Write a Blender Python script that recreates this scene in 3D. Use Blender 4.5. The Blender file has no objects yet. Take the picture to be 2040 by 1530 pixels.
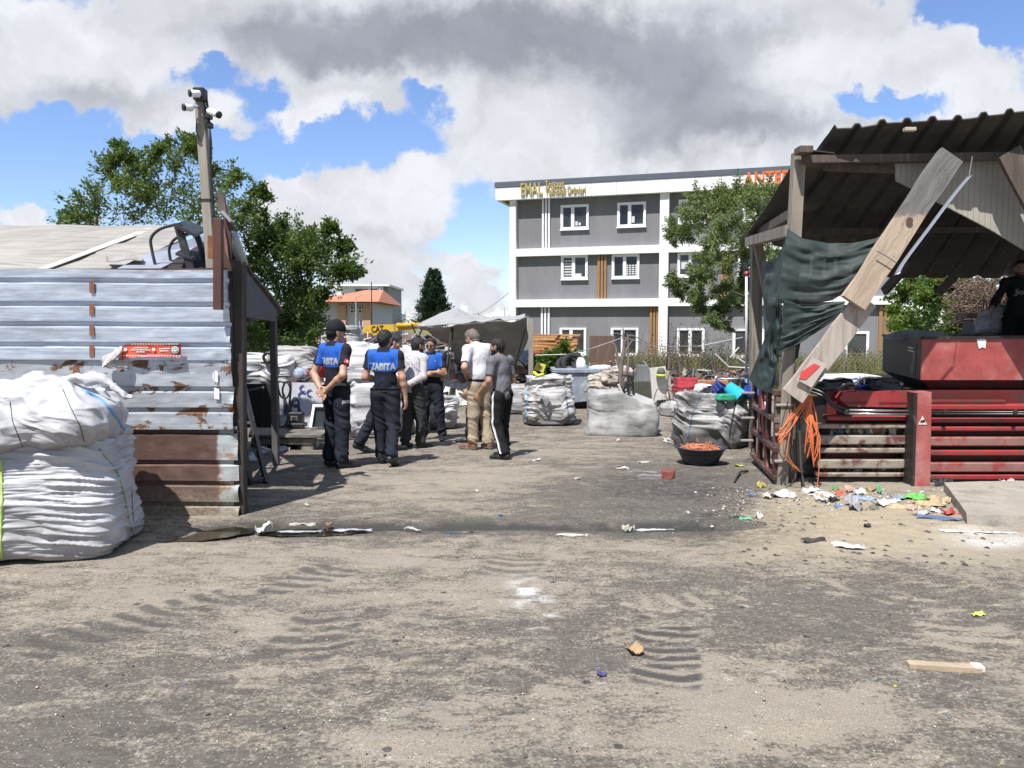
import bpy, math, random
import numpy as np
from mathutils import Vector, Matrix
from mathutils.bvhtree import BVHTree
R = math.radians
random.seed(7); RNG = np.random.default_rng(11)
scene = bpy.context.scene
COL = scene.collection
# ------------------------------------------------------------------ camera
HC, FPX, PITCH = 1.7, 1530.0, math.atan(115/1530.0)
cam_d = bpy.data.cameras.new('camera'); cam = bpy.data.objects.new('camera', cam_d); COL.objects.link(cam)
cam_d.sensor_width = 36; cam_d.lens = FPX/2040*36; cam_d.clip_start = .05; cam_d.clip_end = 3000
cam.location = (0, 0, HC); cam.rotation_euler = (math.pi/2-PITCH, 0, 0); scene.camera = cam
# ------------------------------------------------------------------ exposure
scene.view_settings.view_transform = 'Standard'; scene.view_settings.look = 'None'
scene.view_settings.exposure = 0.55; scene.view_settings.gamma = 1
scene.render.engine = 'CYCLES'
scene.cycles.max_bounces = 6; scene.cycles.diffuse_bounces = 3; scene.cycles.glossy_bounces = 3
scene.cycles.transparent_max_bounces = 16; scene.cycles.use_denoising = True
# ------------------------------------------------------------------ sun
SUN_EL = R(60); SUN_DIR = Vector((-.45*math.cos(SUN_EL), -.893*math.cos(SUN_EL), math.sin(SUN_EL))).normalized()
sd = bpy.data.lights.new('sun', 'SUN'); so = bpy.data.objects.new('sun', sd); COL.objects.link(so)
sd.energy = 4.8; sd.angle = R(.5); sd.color = (1, .975, .94)
so.rotation_euler = SUN_DIR.to_track_quat('Z', 'Y').to_euler(); so.location = (0, 0, 30)

def ray(px, py):
    x, y = (px-1020)/FPX, -(py-765)/FPX
    return np.array([x, math.cos(PITCH)+y*math.sin(PITCH), -math.sin(PITCH)+y*math.cos(PITCH)])
def P(px, py, Y):
    d = ray(px, py); return np.array([0, 0, HC])+d*(Y/d[1])
def gz(x, y):
    return -.035*np.clip(np.asarray(y, float)-8.5, 0, 5)
def G(px, py):
    d = ray(px, py); z = 0.
    for _ in range(12):
        t = (z-HC)/d[2]; z = float(gz(d[0]*t, d[1]*t))
    return np.array([d[0]*t, d[1]*t, z])
# ------------------------------------------------------------------ node helpers
class NT:
    def __init__(s, tree): s.t = tree; s.n = tree.nodes; s.l = tree.links
    def node(s, typ, **kw):
        n = s.n.new(typ)
        for k, v in kw.items():
            if k == 'ins':
                for a, b in v.items(): s.put(n.inputs[a], b)
            else: setattr(n, k, v)
        return n
    def put(s, sock, v):
        if v is None: return
        if isinstance(v, bpy.types.NodeSocket): s.l.new(v, sock)
        elif isinstance(v, (tuple, list)) and len(v) == 3 and sock.type == 'RGBA': sock.default_value = (*v, 1)
        else: sock.default_value = v
    def math(s, op, a, b=None, c=None, clamp=False):
        n = s.node('ShaderNodeMath', operation=op, use_clamp=clamp)
        s.put(n.inputs[0], a); s.put(n.inputs[1], b); s.put(n.inputs[2], c); return n.outputs[0]
    def vmath(s, op, a, b=None):
        n = s.node('ShaderNodeVectorMath', operation=op); s.put(n.inputs[0], a)
        if b is not None: s.put(n.inputs['Scale' if op == 'SCALE' else 1], b)
        return n.outputs['Value' if op in ('LENGTH', 'DOT_PRODUCT', 'DISTANCE') else 0]
    def noise(s, vec, scale, detail=4, rough=.55, out=0, dist=0., dim='3D'):
        n = s.node('ShaderNodeTexNoise', noise_dimensions=dim); s.put(n.inputs['Vector'], vec); s.put(n.inputs['Scale'], scale)
        n.inputs['Detail'].default_value = detail; n.inputs['Roughness'].default_value = rough; n.inputs['Distortion'].default_value = dist
        return n.outputs[out]
    def ramp(s, v, a, b, lo=0., hi=1., smooth=True):
        n = s.node('ShaderNodeMapRange', interpolation_type='SMOOTHSTEP' if smooth else 'LINEAR')
        s.put(n.inputs[0], v); s.put(n.inputs[1], a); s.put(n.inputs[2], b); s.put(n.inputs[3], lo); s.put(n.inputs[4], hi); return n.outputs[0]
    def mix(s, f, a, b, blend='MIX'):
        n = s.node('ShaderNodeMix', data_type='RGBA', blend_type=blend); s.put(n.inputs[0], f)
        s.put(n.inputs[6], a); s.put(n.inputs[7], b); return n.outputs[2]
    def xyz(s, v):
        n = s.node('ShaderNodeSeparateXYZ'); s.put(n.inputs[0], v); return n.outputs
    def comb(s, x=0., y=0., z=0.):
        n = s.node('ShaderNodeCombineXYZ'); s.put(n.inputs[0], x); s.put(n.inputs[1], y); s.put(n.inputs[2], z); return n.outputs[0]
# ------------------------------------------------------------------ world: sky texture with cloud cover by direction
world = bpy.data.worlds.new('World'); scene.world = world; world.use_nodes = True
def build_world():
    T = NT(world.node_tree); T.n.clear()
    sky = T.node('ShaderNodeTexSky', sky_type='NISHITA', sun_disc=False, sun_elevation=SUN_EL,
                 sun_rotation=math.atan2(SUN_DIR.x, SUN_DIR.y), air_density=1.0, dust_density=.3, ozone_density=2.5)
    g = T.node('ShaderNodeTexCoord').outputs['Generated']
    x, y, z = T.xyz(g)
    yy = T.math('MAXIMUM', y, .08)
    uv = T.comb(T.math('DIVIDE', x, yy), T.math('DIVIDE', z, yy), 0.)
    w1 = T.vmath('SUBTRACT', T.noise(uv, 5, 3, .6, out=1, dim='2D'), (.5, .5, .5)); w2 = T.vmath('SUBTRACT', T.noise(uv, 17, 5, .64, out=1, dim='2D'), (.5, .5, .5))
    uw = T.vmath('ADD', uv, T.vmath('ADD', T.vmath('SCALE', w1, .10), T.vmath('SCALE', w2, .07)))
    def uvof(px, py):
        d = ray(px, py); return (d[0]/d[1], d[2]/d[1], 0)
    def blobs(lst, src):
        tot = None
        for px, py, rx, ry, w in lst:
            c = uvof(px, py); sx, sy = FPX/rx, FPX/ry
            n = T.node('ShaderNodeVectorMath', operation='MULTIPLY_ADD'); T.put(n.inputs[0], src)
            n.inputs[1].default_value = (sx, sy, 0); n.inputs[2].default_value = (-c[0]*sx, -c[1]*sy, 0); v = n.outputs[0]
            tot = T.math('MULTIPLY_ADD', T.math('POWER', .367879, T.vmath('DOT_PRODUCT', v, v)), w, 0. if tot is None else tot)
        return tot
    cover = blobs(CLOUDS, uw)
    det = T.noise(uv, 11, 7, .62, dim='2D')
    dens = T.math('ADD', cover, T.math('MULTIPLY', T.math('SUBTRACT', det, .5), 1.15))
    alpha = T.ramp(dens, .24, .78)
    grey = T.math('ADD', blobs(GREYS, uw), T.math('MULTIPLY', T.math('SUBTRACT', T.noise(uv, 4, 4, .5, dim='2D'), .5), .8))
    greyf = T.ramp(grey, .0, 1.15)
    # billow shading: brighter on the side of each lump that faces the sun, painted into the cloud colour
    n1 = T.noise(uw, 6, 4, .5, dim='2D'); n2 = T.noise(T.vmath('ADD', uw, (-.014, .028, 0)), 6, 4, .5, dim='2D')
    bil = T.ramp(T.math('SUBTRACT', n1, n2), -.12, .12, .86, 1.05, smooth=False)
    cw = T.mix(greyf, (.92, .945, 1.0), (.41, .435, .51))
    cw = T.mix(1., cw, T.comb(bil, bil, bil), 'MULTIPLY')
    front = T.ramp(y, .08, .2)
    a = T.math('MULTIPLY', alpha, front)
    bgs = T.node('ShaderNodeBackground'); T.put(bgs.inputs[0], T.mix(1., sky.outputs[0], (.92, .97, 1.16), 'MULTIPLY')); bgs.inputs[1].default_value = .11
    bgc = T.node('ShaderNodeBackground'); T.put(bgc.inputs[0], cw); bgc.inputs[1].default_value = .63
    m = T.node('ShaderNodeMixShader'); T.put(m.inputs[0], a); T.l.new(bgs.outputs[0], m.inputs[1]); T.l.new(bgc.outputs[0], m.inputs[2])
    # unseen grey cloud overhead and behind the camera, added to set the ambient light
    over = T.math('MULTIPLY', T.math('MAXIMUM', T.ramp(y, .12, -.15), T.ramp(z, .52, .72)), T.ramp(T.noise(g, 2.2, 4, .6), .30, .55, .72, .97))
    bgo = T.node('ShaderNodeBackground'); T.put(bgo.inputs[0], T.mix(T.noise(g, 3.1, 4, .6), (.22, .28, .40), (.33, .39, .50))); bgo.inputs[1].default_value = .95
    m2 = T.node('ShaderNodeMixShader'); T.put(m2.inputs[0], over); T.l.new(m.outputs[0], m2.inputs[1]); T.l.new(bgo.outputs[0], m2.inputs[2])
    o = T.node('ShaderNodeOutputWorld'); T.l.new(m2.outputs[0], o.inputs[0])
# centre px, py, radius x, y, weight
CLOUDS = [(900, 50, 560, 150, 1.1), (1400, 150, 440, 180, 1.1), (200, 90, 330, 120, 1.0), (1650, 60, 260, 130, .75), (1540, 280, 280, 80, .8),
          (1950, 130, 130, 62, .95), (1970, 235, 130, 42, .75), (430, 255, 150, 48, .8), (110, 210, 170, 44, .6), (700, 190, 110, 50, .55), (615, 265, 44, 52, .8),
          (740, 420, 190, 90, 1.25), (600, 400, 80, 60, .7), (560, 450, 80, 56, .6), (830, 470, 90, 60, .5), (890, 330, 90, 40, .6), (1010, 240, 190, 70, .7), (1220, 330, 260, 56, .7), (80, 430, 120, 30, 1.2), (50, 375, 70, 14, .4),
          (700, 545, 110, 36, .7), (960, 530, 70, 24, 1.2), (970, 590, 60, 32, 1.3), (820, 580, 60, 26, 1.1), (850, 625, 260, 16, .5),
          (440, 150, 46, 40, -1.0), (740, 285, 125, 46, -1.1), (840, 195, 70, 30, -1.0), (540, 215, 66, 30, -.8), (330, 330, 240, 50, -1.0), (690, 300, 60, 24, -.4), (1000, 460, 60, 60, -.5), (1800, 214, 120, 34, -1.4), (570, 320, 70, 30, -.5), (2000, 20, 120, 45, -1.3), (60, 300, 140, 60, -1.1), (1860, 10, 40, 25, -.4), (2000, 330, 120, 40, -.3),
          (950, 445, 70, 40, -.7), (880, 485, 70, 18, -.4), (1000, 505, 60, 14, -.3), (470, 345, 60, 40, -.4), (180, 400, 90, 30, -.4), (880, 560, 40, 20, -.3)]
# the grey undersides of the cloud deck
GREYS = [(980, 70, 420, 85, .95), (1380, 190, 260, 90, 1.0), (1250, 60, 500, 70, .5), (560, 60, 220, 60, .6), (110, 205, 200, 42, .7), (700, 120, 130, 50, .6), (1500, 280, 260, 40, .5),
         (800, 480, 140, 30, .35), (690, 200, 120, 24, .35), (980, 540, 70, 10, .2), (1620, 120, 120, 60, -.4), (260, 110, 200, 40, -.2), (1700, 260, 200, 30, .3)]
build_world()
# ------------------------------------------------------------------ numpy noise
_PERM = np.random.default_rng(3).permutation(256).astype(np.int64); _PERM = np.concatenate([_PERM]*3)
_VAL = np.random.default_rng(5).random(256)*2-1
def vnoise(p):
    p = np.asarray(p, float); i = np.floor(p).astype(np.int64); f = p-i; f = f*f*(3-2*f); i &= 255
    out = 0
    for dx in (0, 1):
        wx = f[..., 0] if dx else 1-f[..., 0]; a = _PERM[i[..., 0]+dx]
        for dy in (0, 1):
            wy = f[..., 1] if dy else 1-f[..., 1]; b = _PERM[a+((i[..., 1]+dy) & 255)]
            for dz in (0, 1):
                wz = f[..., 2] if dz else 1-f[..., 2]
                out = out+wx*wy*wz*_VAL[_PERM[b+((i[..., 2]+dz) & 255)]]
    return out
def fbm(p, oct=4, gain=.5):
    p = np.asarray(p, float); o = 0; a = 1
    for k in range(oct): o = o+a*vnoise(p*2**k+k*17.3); a *= gain
    return o
def sstep(x, a, b):
    t = np.clip((x-a)/(b-a), 0, 1); return t*t*(3-2*t)
# ------------------------------------------------------------------ materials
_M = {}
def mat(name, col, rough=.7, var=.12, scale=4, bump=.0, bscale=40, metal=0., col2=None, mixs=None, stretch=None, spec=.5, trans=0., alpha=1., island=0., fine=.0):
    """one procedural material: base colour broken up by noise, optional second colour in patches (mixs = scale, lo, hi), optional bump"""
    if name in _M: return _M[name]
    m = bpy.data.materials.new(name); m.use_nodes = True; T = NT(m.node_tree); b = T.n['Principled BSDF']
    co = T.node('ShaderNodeTexCoord').outputs['Object']
    if stretch: co = T.vmath('MULTIPLY', co, stretch)
    c = (*col, 1)
    if col2 is not None:
        s, lo, hi = mixs; c = T.mix(T.ramp(T.noise(co, s, 6, .62, dist=.4), lo, hi), c, (*col2, 1))
    v = T.ramp(T.noise(co, scale, 5, .6), .25, .75, 1-var, 1+var, smooth=False)
    if fine: v = T.math('MULTIPLY', v, T.ramp(T.noise(co, scale*14, 3, .7), .3, .7, 1-fine, 1+fine, smooth=False))
    if island:
        r = T.node('ShaderNodeNewGeometry').outputs['Random Per Island']; v = T.math('MULTIPLY', v, T.ramp(r, 0, 1, 1-island, 1+island, smooth=False))
    T.put(b.inputs['Base Color'], T.mix(1., c, T.comb(v, v, v), 'MULTIPLY'))
    b.inputs['Roughness'].default_value = rough; b.inputs['Metallic'].default_value = metal
    b.inputs['Specular IOR Level'].default_value = spec
    if trans: b.inputs['Transmission Weight'].default_value = trans
    if alpha < 1: b.inputs['Alpha'].default_value = alpha
    if bump:
        n = T.node('ShaderNodeBump'); n.inputs['Strength'].default_value = bump; n.inputs['Distance'].default_value = .01
        T.put(n.inputs['Height'], T.noise(co, bscale, 4, .65)); T.l.new(n.outputs[0], b.inputs['Normal'])
    _M[name] = m; return m
def custom(name, fn):
    if name in _M: return _M[name]
    m = bpy.data.materials.new(name); m.use_nodes = True; T = NT(m.node_tree); fn(T, T.n['Principled BSDF']); _M[name] = m; return m
# ------------------------------------------------------------------ mesh builder
def unit(v):
    v = np.asarray(v, float); return v/max(np.linalg.norm(v), 1e-9)
def frame(d, up=(0, 0, 1)):
    d = unit(d); u = np.asarray(up, float)
    if abs(np.dot(d, unit(u))) > .98: u = np.array([0, 1., 0])
    a = unit(np.cross(d, u)); return a, np.cross(a, d), d
class MB:
    def __init__(s): s.v = []; s.f = []; s.m = []; s.n = 0; s.attr = {}
    def add(s, v, f, m=0):
        v = np.asarray(v, float).reshape(-1, 3); s.v.append(v)
        for q in f: s.f.append(tuple(int(i)+s.n for i in q)); s.m.append(m)
        s.n += len(v); return s
    def box(s, c, size, rz=0., m=0, R3=None, bev=0.):
        c = np.asarray(c, float); h = np.asarray(size, float)/2
        if R3 is None: R3 = np.array([[math.cos(rz), -math.sin(rz), 0], [math.sin(rz), math.cos(rz), 0], [0, 0, 1]])
        b = min(bev, h.min()*.9)
        if b <= 0:
            v = np.array([[x, y, z] for x in (-1, 1) for y in (-1, 1) for z in (-1, 1)])*h
            f = [(0, 1, 3, 2), (4, 6, 7, 5), (0, 4, 5, 1), (2, 3, 7, 6), (0, 2, 6, 4), (1, 5, 7, 3)]
        else:                                                  # chamfered: 24 points
            v = []; idx = {}
            for sx in (-1, 1):
                for sy in (-1, 1):
                    for sz in (-1, 1):
                        for ax in range(3):
                            q = np.array([sx, sy, sz])*(h-b); q[ax] = (sx, sy, sz)[ax]*h[ax]; idx[(sx, sy, sz, ax)] = len(v); v.append(q)
            f = []
            for ax in range(3):
                o = [a for a in range(3) if a != ax]
                for sg in (-1, 1):
                    ring = []
                    for a, b_ in ((-1, -1), (1, -1), (1, 1), (-1, 1)):
                        k = [0, 0, 0]; k[ax] = sg; k[o[0]] = a; k[o[1]] = b_; ring.append(idx[(*k, ax)])
                    f.append(ring if (sg > 0) == (ax != 1) else ring[::-1])
                for a in (-1, 1):
                    for b_ in (-1, 1):
                        k0 = [0, 0, 0]; k0[o[0]] = a; k0[o[1]] = b_; k1 = list(k0); k0[ax] = -1; k1[ax] = 1
                        f.append((idx[(*k0, o[0])], idx[(*k1, o[0])], idx[(*k1, o[1])], idx[(*k0, o[1])]))
            for sx in (-1, 1):
                for sy in (-1, 1):
                    for sz in (-1, 1): f.append([idx[(sx, sy, sz, a)] for a in range(3)])
        return s.add(np.asarray(v)@R3.T+c, f, m)
    def beam(s, a, b, w, h, up=(0, 0, 1), m=0, bev=0.):
        a = np.asarray(a, float); b = np.asarray(b, float); x, y, d = frame(b-a, up); L = np.linalg.norm(b-a)
        return s.box((a+b)/2, (w, h, L), m=m, R3=np.stack([x, y, d], 1), bev=bev)
    def tube(s, pts, r, n=8, m=0, cap=True):
        pts = np.asarray(pts, float); k = len(pts); r = np.broadcast_to(np.asarray(r, float), (k,))
        t = np.gradient(pts, axis=0) if k > 2 else np.repeat([pts[1]-pts[0]], 2, 0)
        x, y, _ = frame(t[0]); V = []
        ang = np.linspace(0, 2*np.pi, n, endpoint=False)
        for i in range(k):
            d = unit(t[i]); x = unit(x-d*np.dot(x, d)); y = np.cross(d, x)
            V.append(pts[i]+r[i]*(np.cos(ang)[:, None]*x+np.sin(ang)[:, None]*y))
        F = [(i*n+j, i*n+(j+1) % n, (i+1)*n+(j+1) % n, (i+1)*n+j) for i in range(k-1) for j in range(n)]
        if cap: F += [tuple(range(n))[::-1], tuple((k-1)*n+j for j in range(n))]
        return s.add(np.concatenate(V), F, m)
    def grid(s, A, m=0, closed_u=False, th=0.):
        """A (nu, nv, 3) sheet; th > 0 gives it thickness"""
        A = np.asarray(A, float); nu, nv = A.shape[:2]
        def q(o):
            iu = nu if closed_u else nu-1
            return [(o+i*nv+j, o+((i+1) % nu)*nv+j, o+((i+1) % nu)*nv+j+1, o+i*nv+j+1) for i in range(iu) for j in range(nv-1)]
        if not th: return s.add(A.reshape(-1, 3), q(0), m)
        du = np.gradient(A, axis=0); dv = np.gradient(A, axis=1); nn = np.cross(du, dv); nn /= np.maximum(np.linalg.norm(nn, axis=2, keepdims=True), 1e-9)
        N = nu*nv; f = q(0)+[t[::-1] for t in q(N)]
        rim = [i*nv for i in range(nu)]+[(nu-1)*nv+j for j in range(1, nv)]+[i*nv+nv-1 for i in range(nu-2, -1, -1)]+[j for j in range(nv-2, 0, -1)]
        f += [(rim[i-1], rim[i], rim[i]+N, rim[i-1]+N) for i in range(len(rim))]
        return s.add(np.concatenate([(A+nn*th/2).reshape(-1, 3), (A-nn*th/2).reshape(-1, 3)]), f, m)
    def prism(s, poly, ext, m=0):
        """planar polygon (k, 3) pushed along the vector ext"""
        p = np.asarray(poly, float); k = len(p); e = np.asarray(ext, float)
        f = [tuple(range(k))[::-1], tuple(range(k, 2*k))]+[(i, (i+1) % k, (i+1) % k+k, i+k) for i in range(k)]
        return s.add(np.concatenate([p, p+e]), f, m)
    def lathe(s, prof, c=(0, 0, 0), n=24, m=0, axis=None):
        prof = np.asarray(prof, float); k = len(prof); ang = np.linspace(0, 2*np.pi, n, endpoint=False)
        V = np.stack([prof[:, 0][:, None]*np.cos(ang), prof[:, 0][:, None]*np.sin(ang), np.repeat(prof[:, 1][:, None], n, 1)], 2).reshape(-1, 3)
        if axis is not None: V = V@np.stack(frame(axis), 1).T
        F = [(i*n+j, i*n+(j+1) % n, (i+1)*n+(j+1) % n, (i+1)*n+j) for i in range(k-1) for j in range(n)]
        return s.add(V+np.asarray(c, float), F, m)
    def build(s, name, mats, parent=None, smooth=False, label=None, cat=None, group=None, kind=None, origin=None):
        v = np.concatenate(s.v) if s.v else np.zeros((0, 3))
        return mkobj(name, v, s.f, mats, parent, smooth, s.m, label, cat, group, kind, origin)
def mkobj(name, v, f, mats, parent=None, smooth=False, mi=None, label=None, cat=None, group=None, kind=None, origin=None, fixn=True):
    v = np.asarray(v, float); me = bpy.data.meshes.new(name)
    if parent is not None: off = np.array(parent_origin(parent))
    elif origin is not None: off = np.asarray(origin, float)
    else: off = np.array([v[:, 0].mean(), v[:, 1].mean(), v[:, 2].min()])
    v = v-off
    if isinstance(f, np.ndarray):
        k = f.shape[1]; me.vertices.add(len(v)); me.vertices.foreach_set('co', v.astype(np.float32).ravel())
        me.loops.add(f.size); me.loops.foreach_set('vertex_index', f.astype(np.int32).ravel())
        me.polygons.add(len(f)); me.polygons.foreach_set('loop_start', np.arange(0, f.size, k, dtype=np.int32))
        me.update(calc_edges=True); me.validate()
    else: me.from_pydata(v.tolist(), [], f)
    for m in (mats if isinstance(mats, (list, tuple)) else [mats]): me.materials.append(m)
    if mi is not None and len(me.materials) > 1: me.polygons.foreach_set('material_index', np.asarray(mi, np.int32))
    if smooth: me.polygons.foreach_set('use_smooth', np.ones(len(me.polygons), bool))
    me.update()
    o = bpy.data.objects.new(name, me); COL.objects.link(o)
    if parent is not None: o.parent = parent
    else: o.location = off
    if label: o['label'] = label
    if cat: o['category'] = cat
    if group: o['group'] = group
    if kind: o['kind'] = kind
    return o
def parent_origin(p):
    q = np.array(p.location)
    while p.parent is not None: p = p.parent; q = q+np.array(p.location)
    return q
def thing(name, label, cat, loc, group=None):
    o = bpy.data.objects.new(name, None); COL.objects.link(o); o.location = loc; o['label'] = label; o['category'] = cat
    if group: o['group'] = group
    return o
def copy_tree(o, delta, label=None, parent=None):
    c = o.copy(); COL.objects.link(c)
    if parent is None: c.location = Vector(o.location)+Vector(delta)
    else: c.parent = parent
    if label: c['label'] = label
    for ch in o.children: copy_tree(ch, (0, 0, 0), None, c)
    return c
def solid_fix(o):
    import bmesh
    b = bmesh.new(); b.from_mesh(o.data); bmesh.ops.recalc_face_normals(b, faces=b.faces); b.to_mesh(o.data); b.free(); return o
# ------------------------------------------------------------------ lettering
def text_mesh(body, size, extrude=.0, bold=0.):
    cu = bpy.data.curves.new('lettering', 'FONT'); cu.body = body; cu.size = size; cu.extrude = extrude; cu.offset = bold; cu.align_x = 'CENTER'; cu.resolution_u = 3
    o = bpy.data.objects.new('lettering', cu); me = o.to_mesh()
    v = np.array([q.co[:] for q in me.vertices]).reshape(-1, 3); f = [tuple(p.vertices) for p in me.polygons]; o.to_mesh_clear()
    bpy.data.objects.remove(o); bpy.data.curves.remove(cu)
    return v, f
def text_on(name, body, size, c, right, up, mats, parent, extrude=.0, width=None, bold=0., **kw):
    v, f = text_mesh(body, size, extrude, bold)
    v[:, 1] -= (v[:, 1].max()+v[:, 1].min())/2; v[:, 0] -= (v[:, 0].max()+v[:, 0].min())/2
    if width: v[:, 0] *= width/(v[:, 0].max()-v[:, 0].min())
    r = unit(right); u = unit(np.asarray(up)-r*np.dot(up, r)); n = np.cross(r, u)
    return mkobj(name, np.asarray(c)+v[:, :1]*r+v[:, 1:2]*u+v[:, 2:3]*n, f, mats, parent, **kw)
# ------------------------------------------------------------------ distance fields -> one continuous surface (surface nets)
class SDF:
    def __init__(s, lo, hi, h):
        s.lo = np.asarray(lo, float); s.h = h; s.n = np.ceil((np.asarray(hi)-s.lo)/h).astype(int)+1; s.f = np.full(s.n, .2, np.float32)
    def _blk(s, lo, hi, pad):
        a = np.clip(np.floor((lo-pad-s.lo)/s.h).astype(int), 0, s.n-1); b = np.clip(np.ceil((hi+pad-s.lo)/s.h).astype(int)+1, 1, s.n)
        sl = tuple(slice(i, j) for i, j in zip(a, b)); ax = [s.lo[k]+s.h*np.arange(a[k], b[k]) for k in range(3)]
        return sl, ax
    def cone(s, a, b, ra, rb, k=.02, flat=None, fk=1., cut=None, sub=False):
        """round cone a-b; flat: direction along which it is thinner by fk; cut: (point, normal) keeps the side behind the plane"""
        a = np.asarray(a, float); b = np.asarray(b, float); rm = max(ra, rb)
        sl, ax = s._blk(np.minimum(a, b), np.maximum(a, b), rm+k*2+.03)
        X = np.stack(np.meshgrid(*ax, indexing='ij'), -1)-a; d = b-a
        if flat is not None and fk != 1:
            fl = unit(flat); X = X+(X@fl)[..., None]*fl*(fk-1); d = d+np.dot(d, fl)*fl*(fk-1)
        L2 = max(float(d@d), 1e-12); t = np.clip(X@d/L2, 0, 1)
        D = np.linalg.norm(X-t[..., None]*d, axis=-1)-(ra+(rb-ra)*t)
        if cut is not None:
            P0 = np.stack(np.meshgrid(*ax, indexing='ij'), -1)-np.asarray(cut[0]); D = np.maximum(D, P0@unit(cut[1]))
        F = s.f[sl]
        if sub: s.f[sl] = np.maximum(F, -D); return s
        if k > 0:
            hh = np.clip(.5+.5*(F-D)/k, 0, 1); s.f[sl] = F+(D-F)*hh-k*hh*(1-hh)
        else: s.f[sl] = np.minimum(F, D)
        return s
    def box(s, c, half, r=.02, Rm=None, k=.01):
        c = np.asarray(c, float); half = np.asarray(half, float); rad = np.linalg.norm(half)
        sl, ax = s._blk(c-rad, c+rad, .03); X = np.stack(np.meshgrid(*ax, indexing='ij'), -1)-c
        if Rm is not None: X = X@Rm
        q = np.abs(X)-half+r; D = np.linalg.norm(np.maximum(q, 0), axis=-1)+np.minimum(q.max(-1), 0)-r
        F = s.f[sl]; hh = np.clip(.5+.5*(F-D)/k, 0, 1); s.f[sl] = F+(D-F)*hh-k*hh*(1-hh); return s
    def coords(s): return np.stack(np.meshgrid(*[s.lo[k]+s.h*np.arange(s.n[k]) for k in range(3)], indexing='ij'), -1)
    def warp(s, fn, band=.05):
        """adds fn(points) to the field near the surface"""
        I = np.nonzero(np.abs(s.f) < band); p = s.lo+s.h*np.stack(I, -1); s.f[I] += fn(p); return s
    def keep(s, p, n):
        """cuts off everything in front of the plane"""
        X = s.coords(); s.f = np.maximum(s.f, (X-np.asarray(p))@unit(n)).astype(np.float32); return s
    def mesh(s):
        f = s.f; S = f < 0
        c = [S[i:S.shape[0]-1+i, j:S.shape[1]-1+j, k:S.shape[2]-1+k] for i in (0, 1) for j in (0, 1) for k in (0, 1)]
        tot = sum(q.astype(np.int8) for q in c); act = (tot > 0) & (tot < 8)
        idx = np.full(act.shape, -1, np.int64); I = np.stack(np.nonzero(act), -1); idx[tuple(I.T)] = np.arange(len(I))
        acc = np.zeros((len(I), 3)); cnt = np.zeros(len(I))
        cor = [(i, j, k) for i in (0, 1) for j in (0, 1) for k in (0, 1)]
        for a in cor:
            for ax in range(3):
                if a[ax]: continue
                b = list(a); b[ax] = 1
                fa = f[tuple((I+a).T)]; fb = f[tuple((I+b).T)]; x = (fa < 0) != (fb < 0)
                t = np.where(x, fa/np.where(x, fa-fb, 1), 0); q = np.array(a, float)+np.zeros((len(I), 3)); q[:, ax] += t
                acc[x] += q[x]; cnt[x] += 1
        V = s.lo+s.h*(I+acc/np.maximum(cnt, 1)[:, None]); Q = []
        for ax in range(3):
            o1, o2 = [(1, 2), (2, 0), (0, 1)][ax]
            sl0 = [slice(1, -1)]*3; sl1 = [slice(1, -1)]*3; sl0[ax] = slice(0, -1); sl1[ax] = slice(1, None)
            A = S[tuple(sl0)]; B = S[tuple(sl1)]
            for sign in (0, 1):
                E = np.stack(np.nonzero((A & ~B) if sign else (~A & B)), -1)
                if not len(E): continue
                base = E.copy()
                for k in range(3):
                    if k != ax: base[:, k] += 1
                def at(d1, d2):
                    q = base.copy(); q[:, o1] += d1; q[:, o2] += d2; return idx[tuple(q.T)]
                q = np.stack([at(-1, -1), at(0, -1), at(0, 0), at(-1, 0)], 1)
                Q.append(q if sign else q[:, ::-1])
        Q = np.concatenate(Q); return V, Q[(Q >= 0).all(1)]
def relax(V, F, it=2, w=.5):
    """light smoothing of a quad mesh"""
    e = np.concatenate([F[:, [0, 1]], F[:, [1, 2]], F[:, [2, 3]], F[:, [3, 0]]]); n = len(V)
    for _ in range(it):
        s = np.zeros_like(V); c = np.bincount(e[:, 0], minlength=n).astype(float)
        for k in range(3): s[:, k] = np.bincount(e[:, 0], V[e[:, 1], k], n)
        V = V*(1-w)+w*np.where(c[:, None] > 0, s/np.maximum(c, 1)[:, None], V)
    return V
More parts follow.
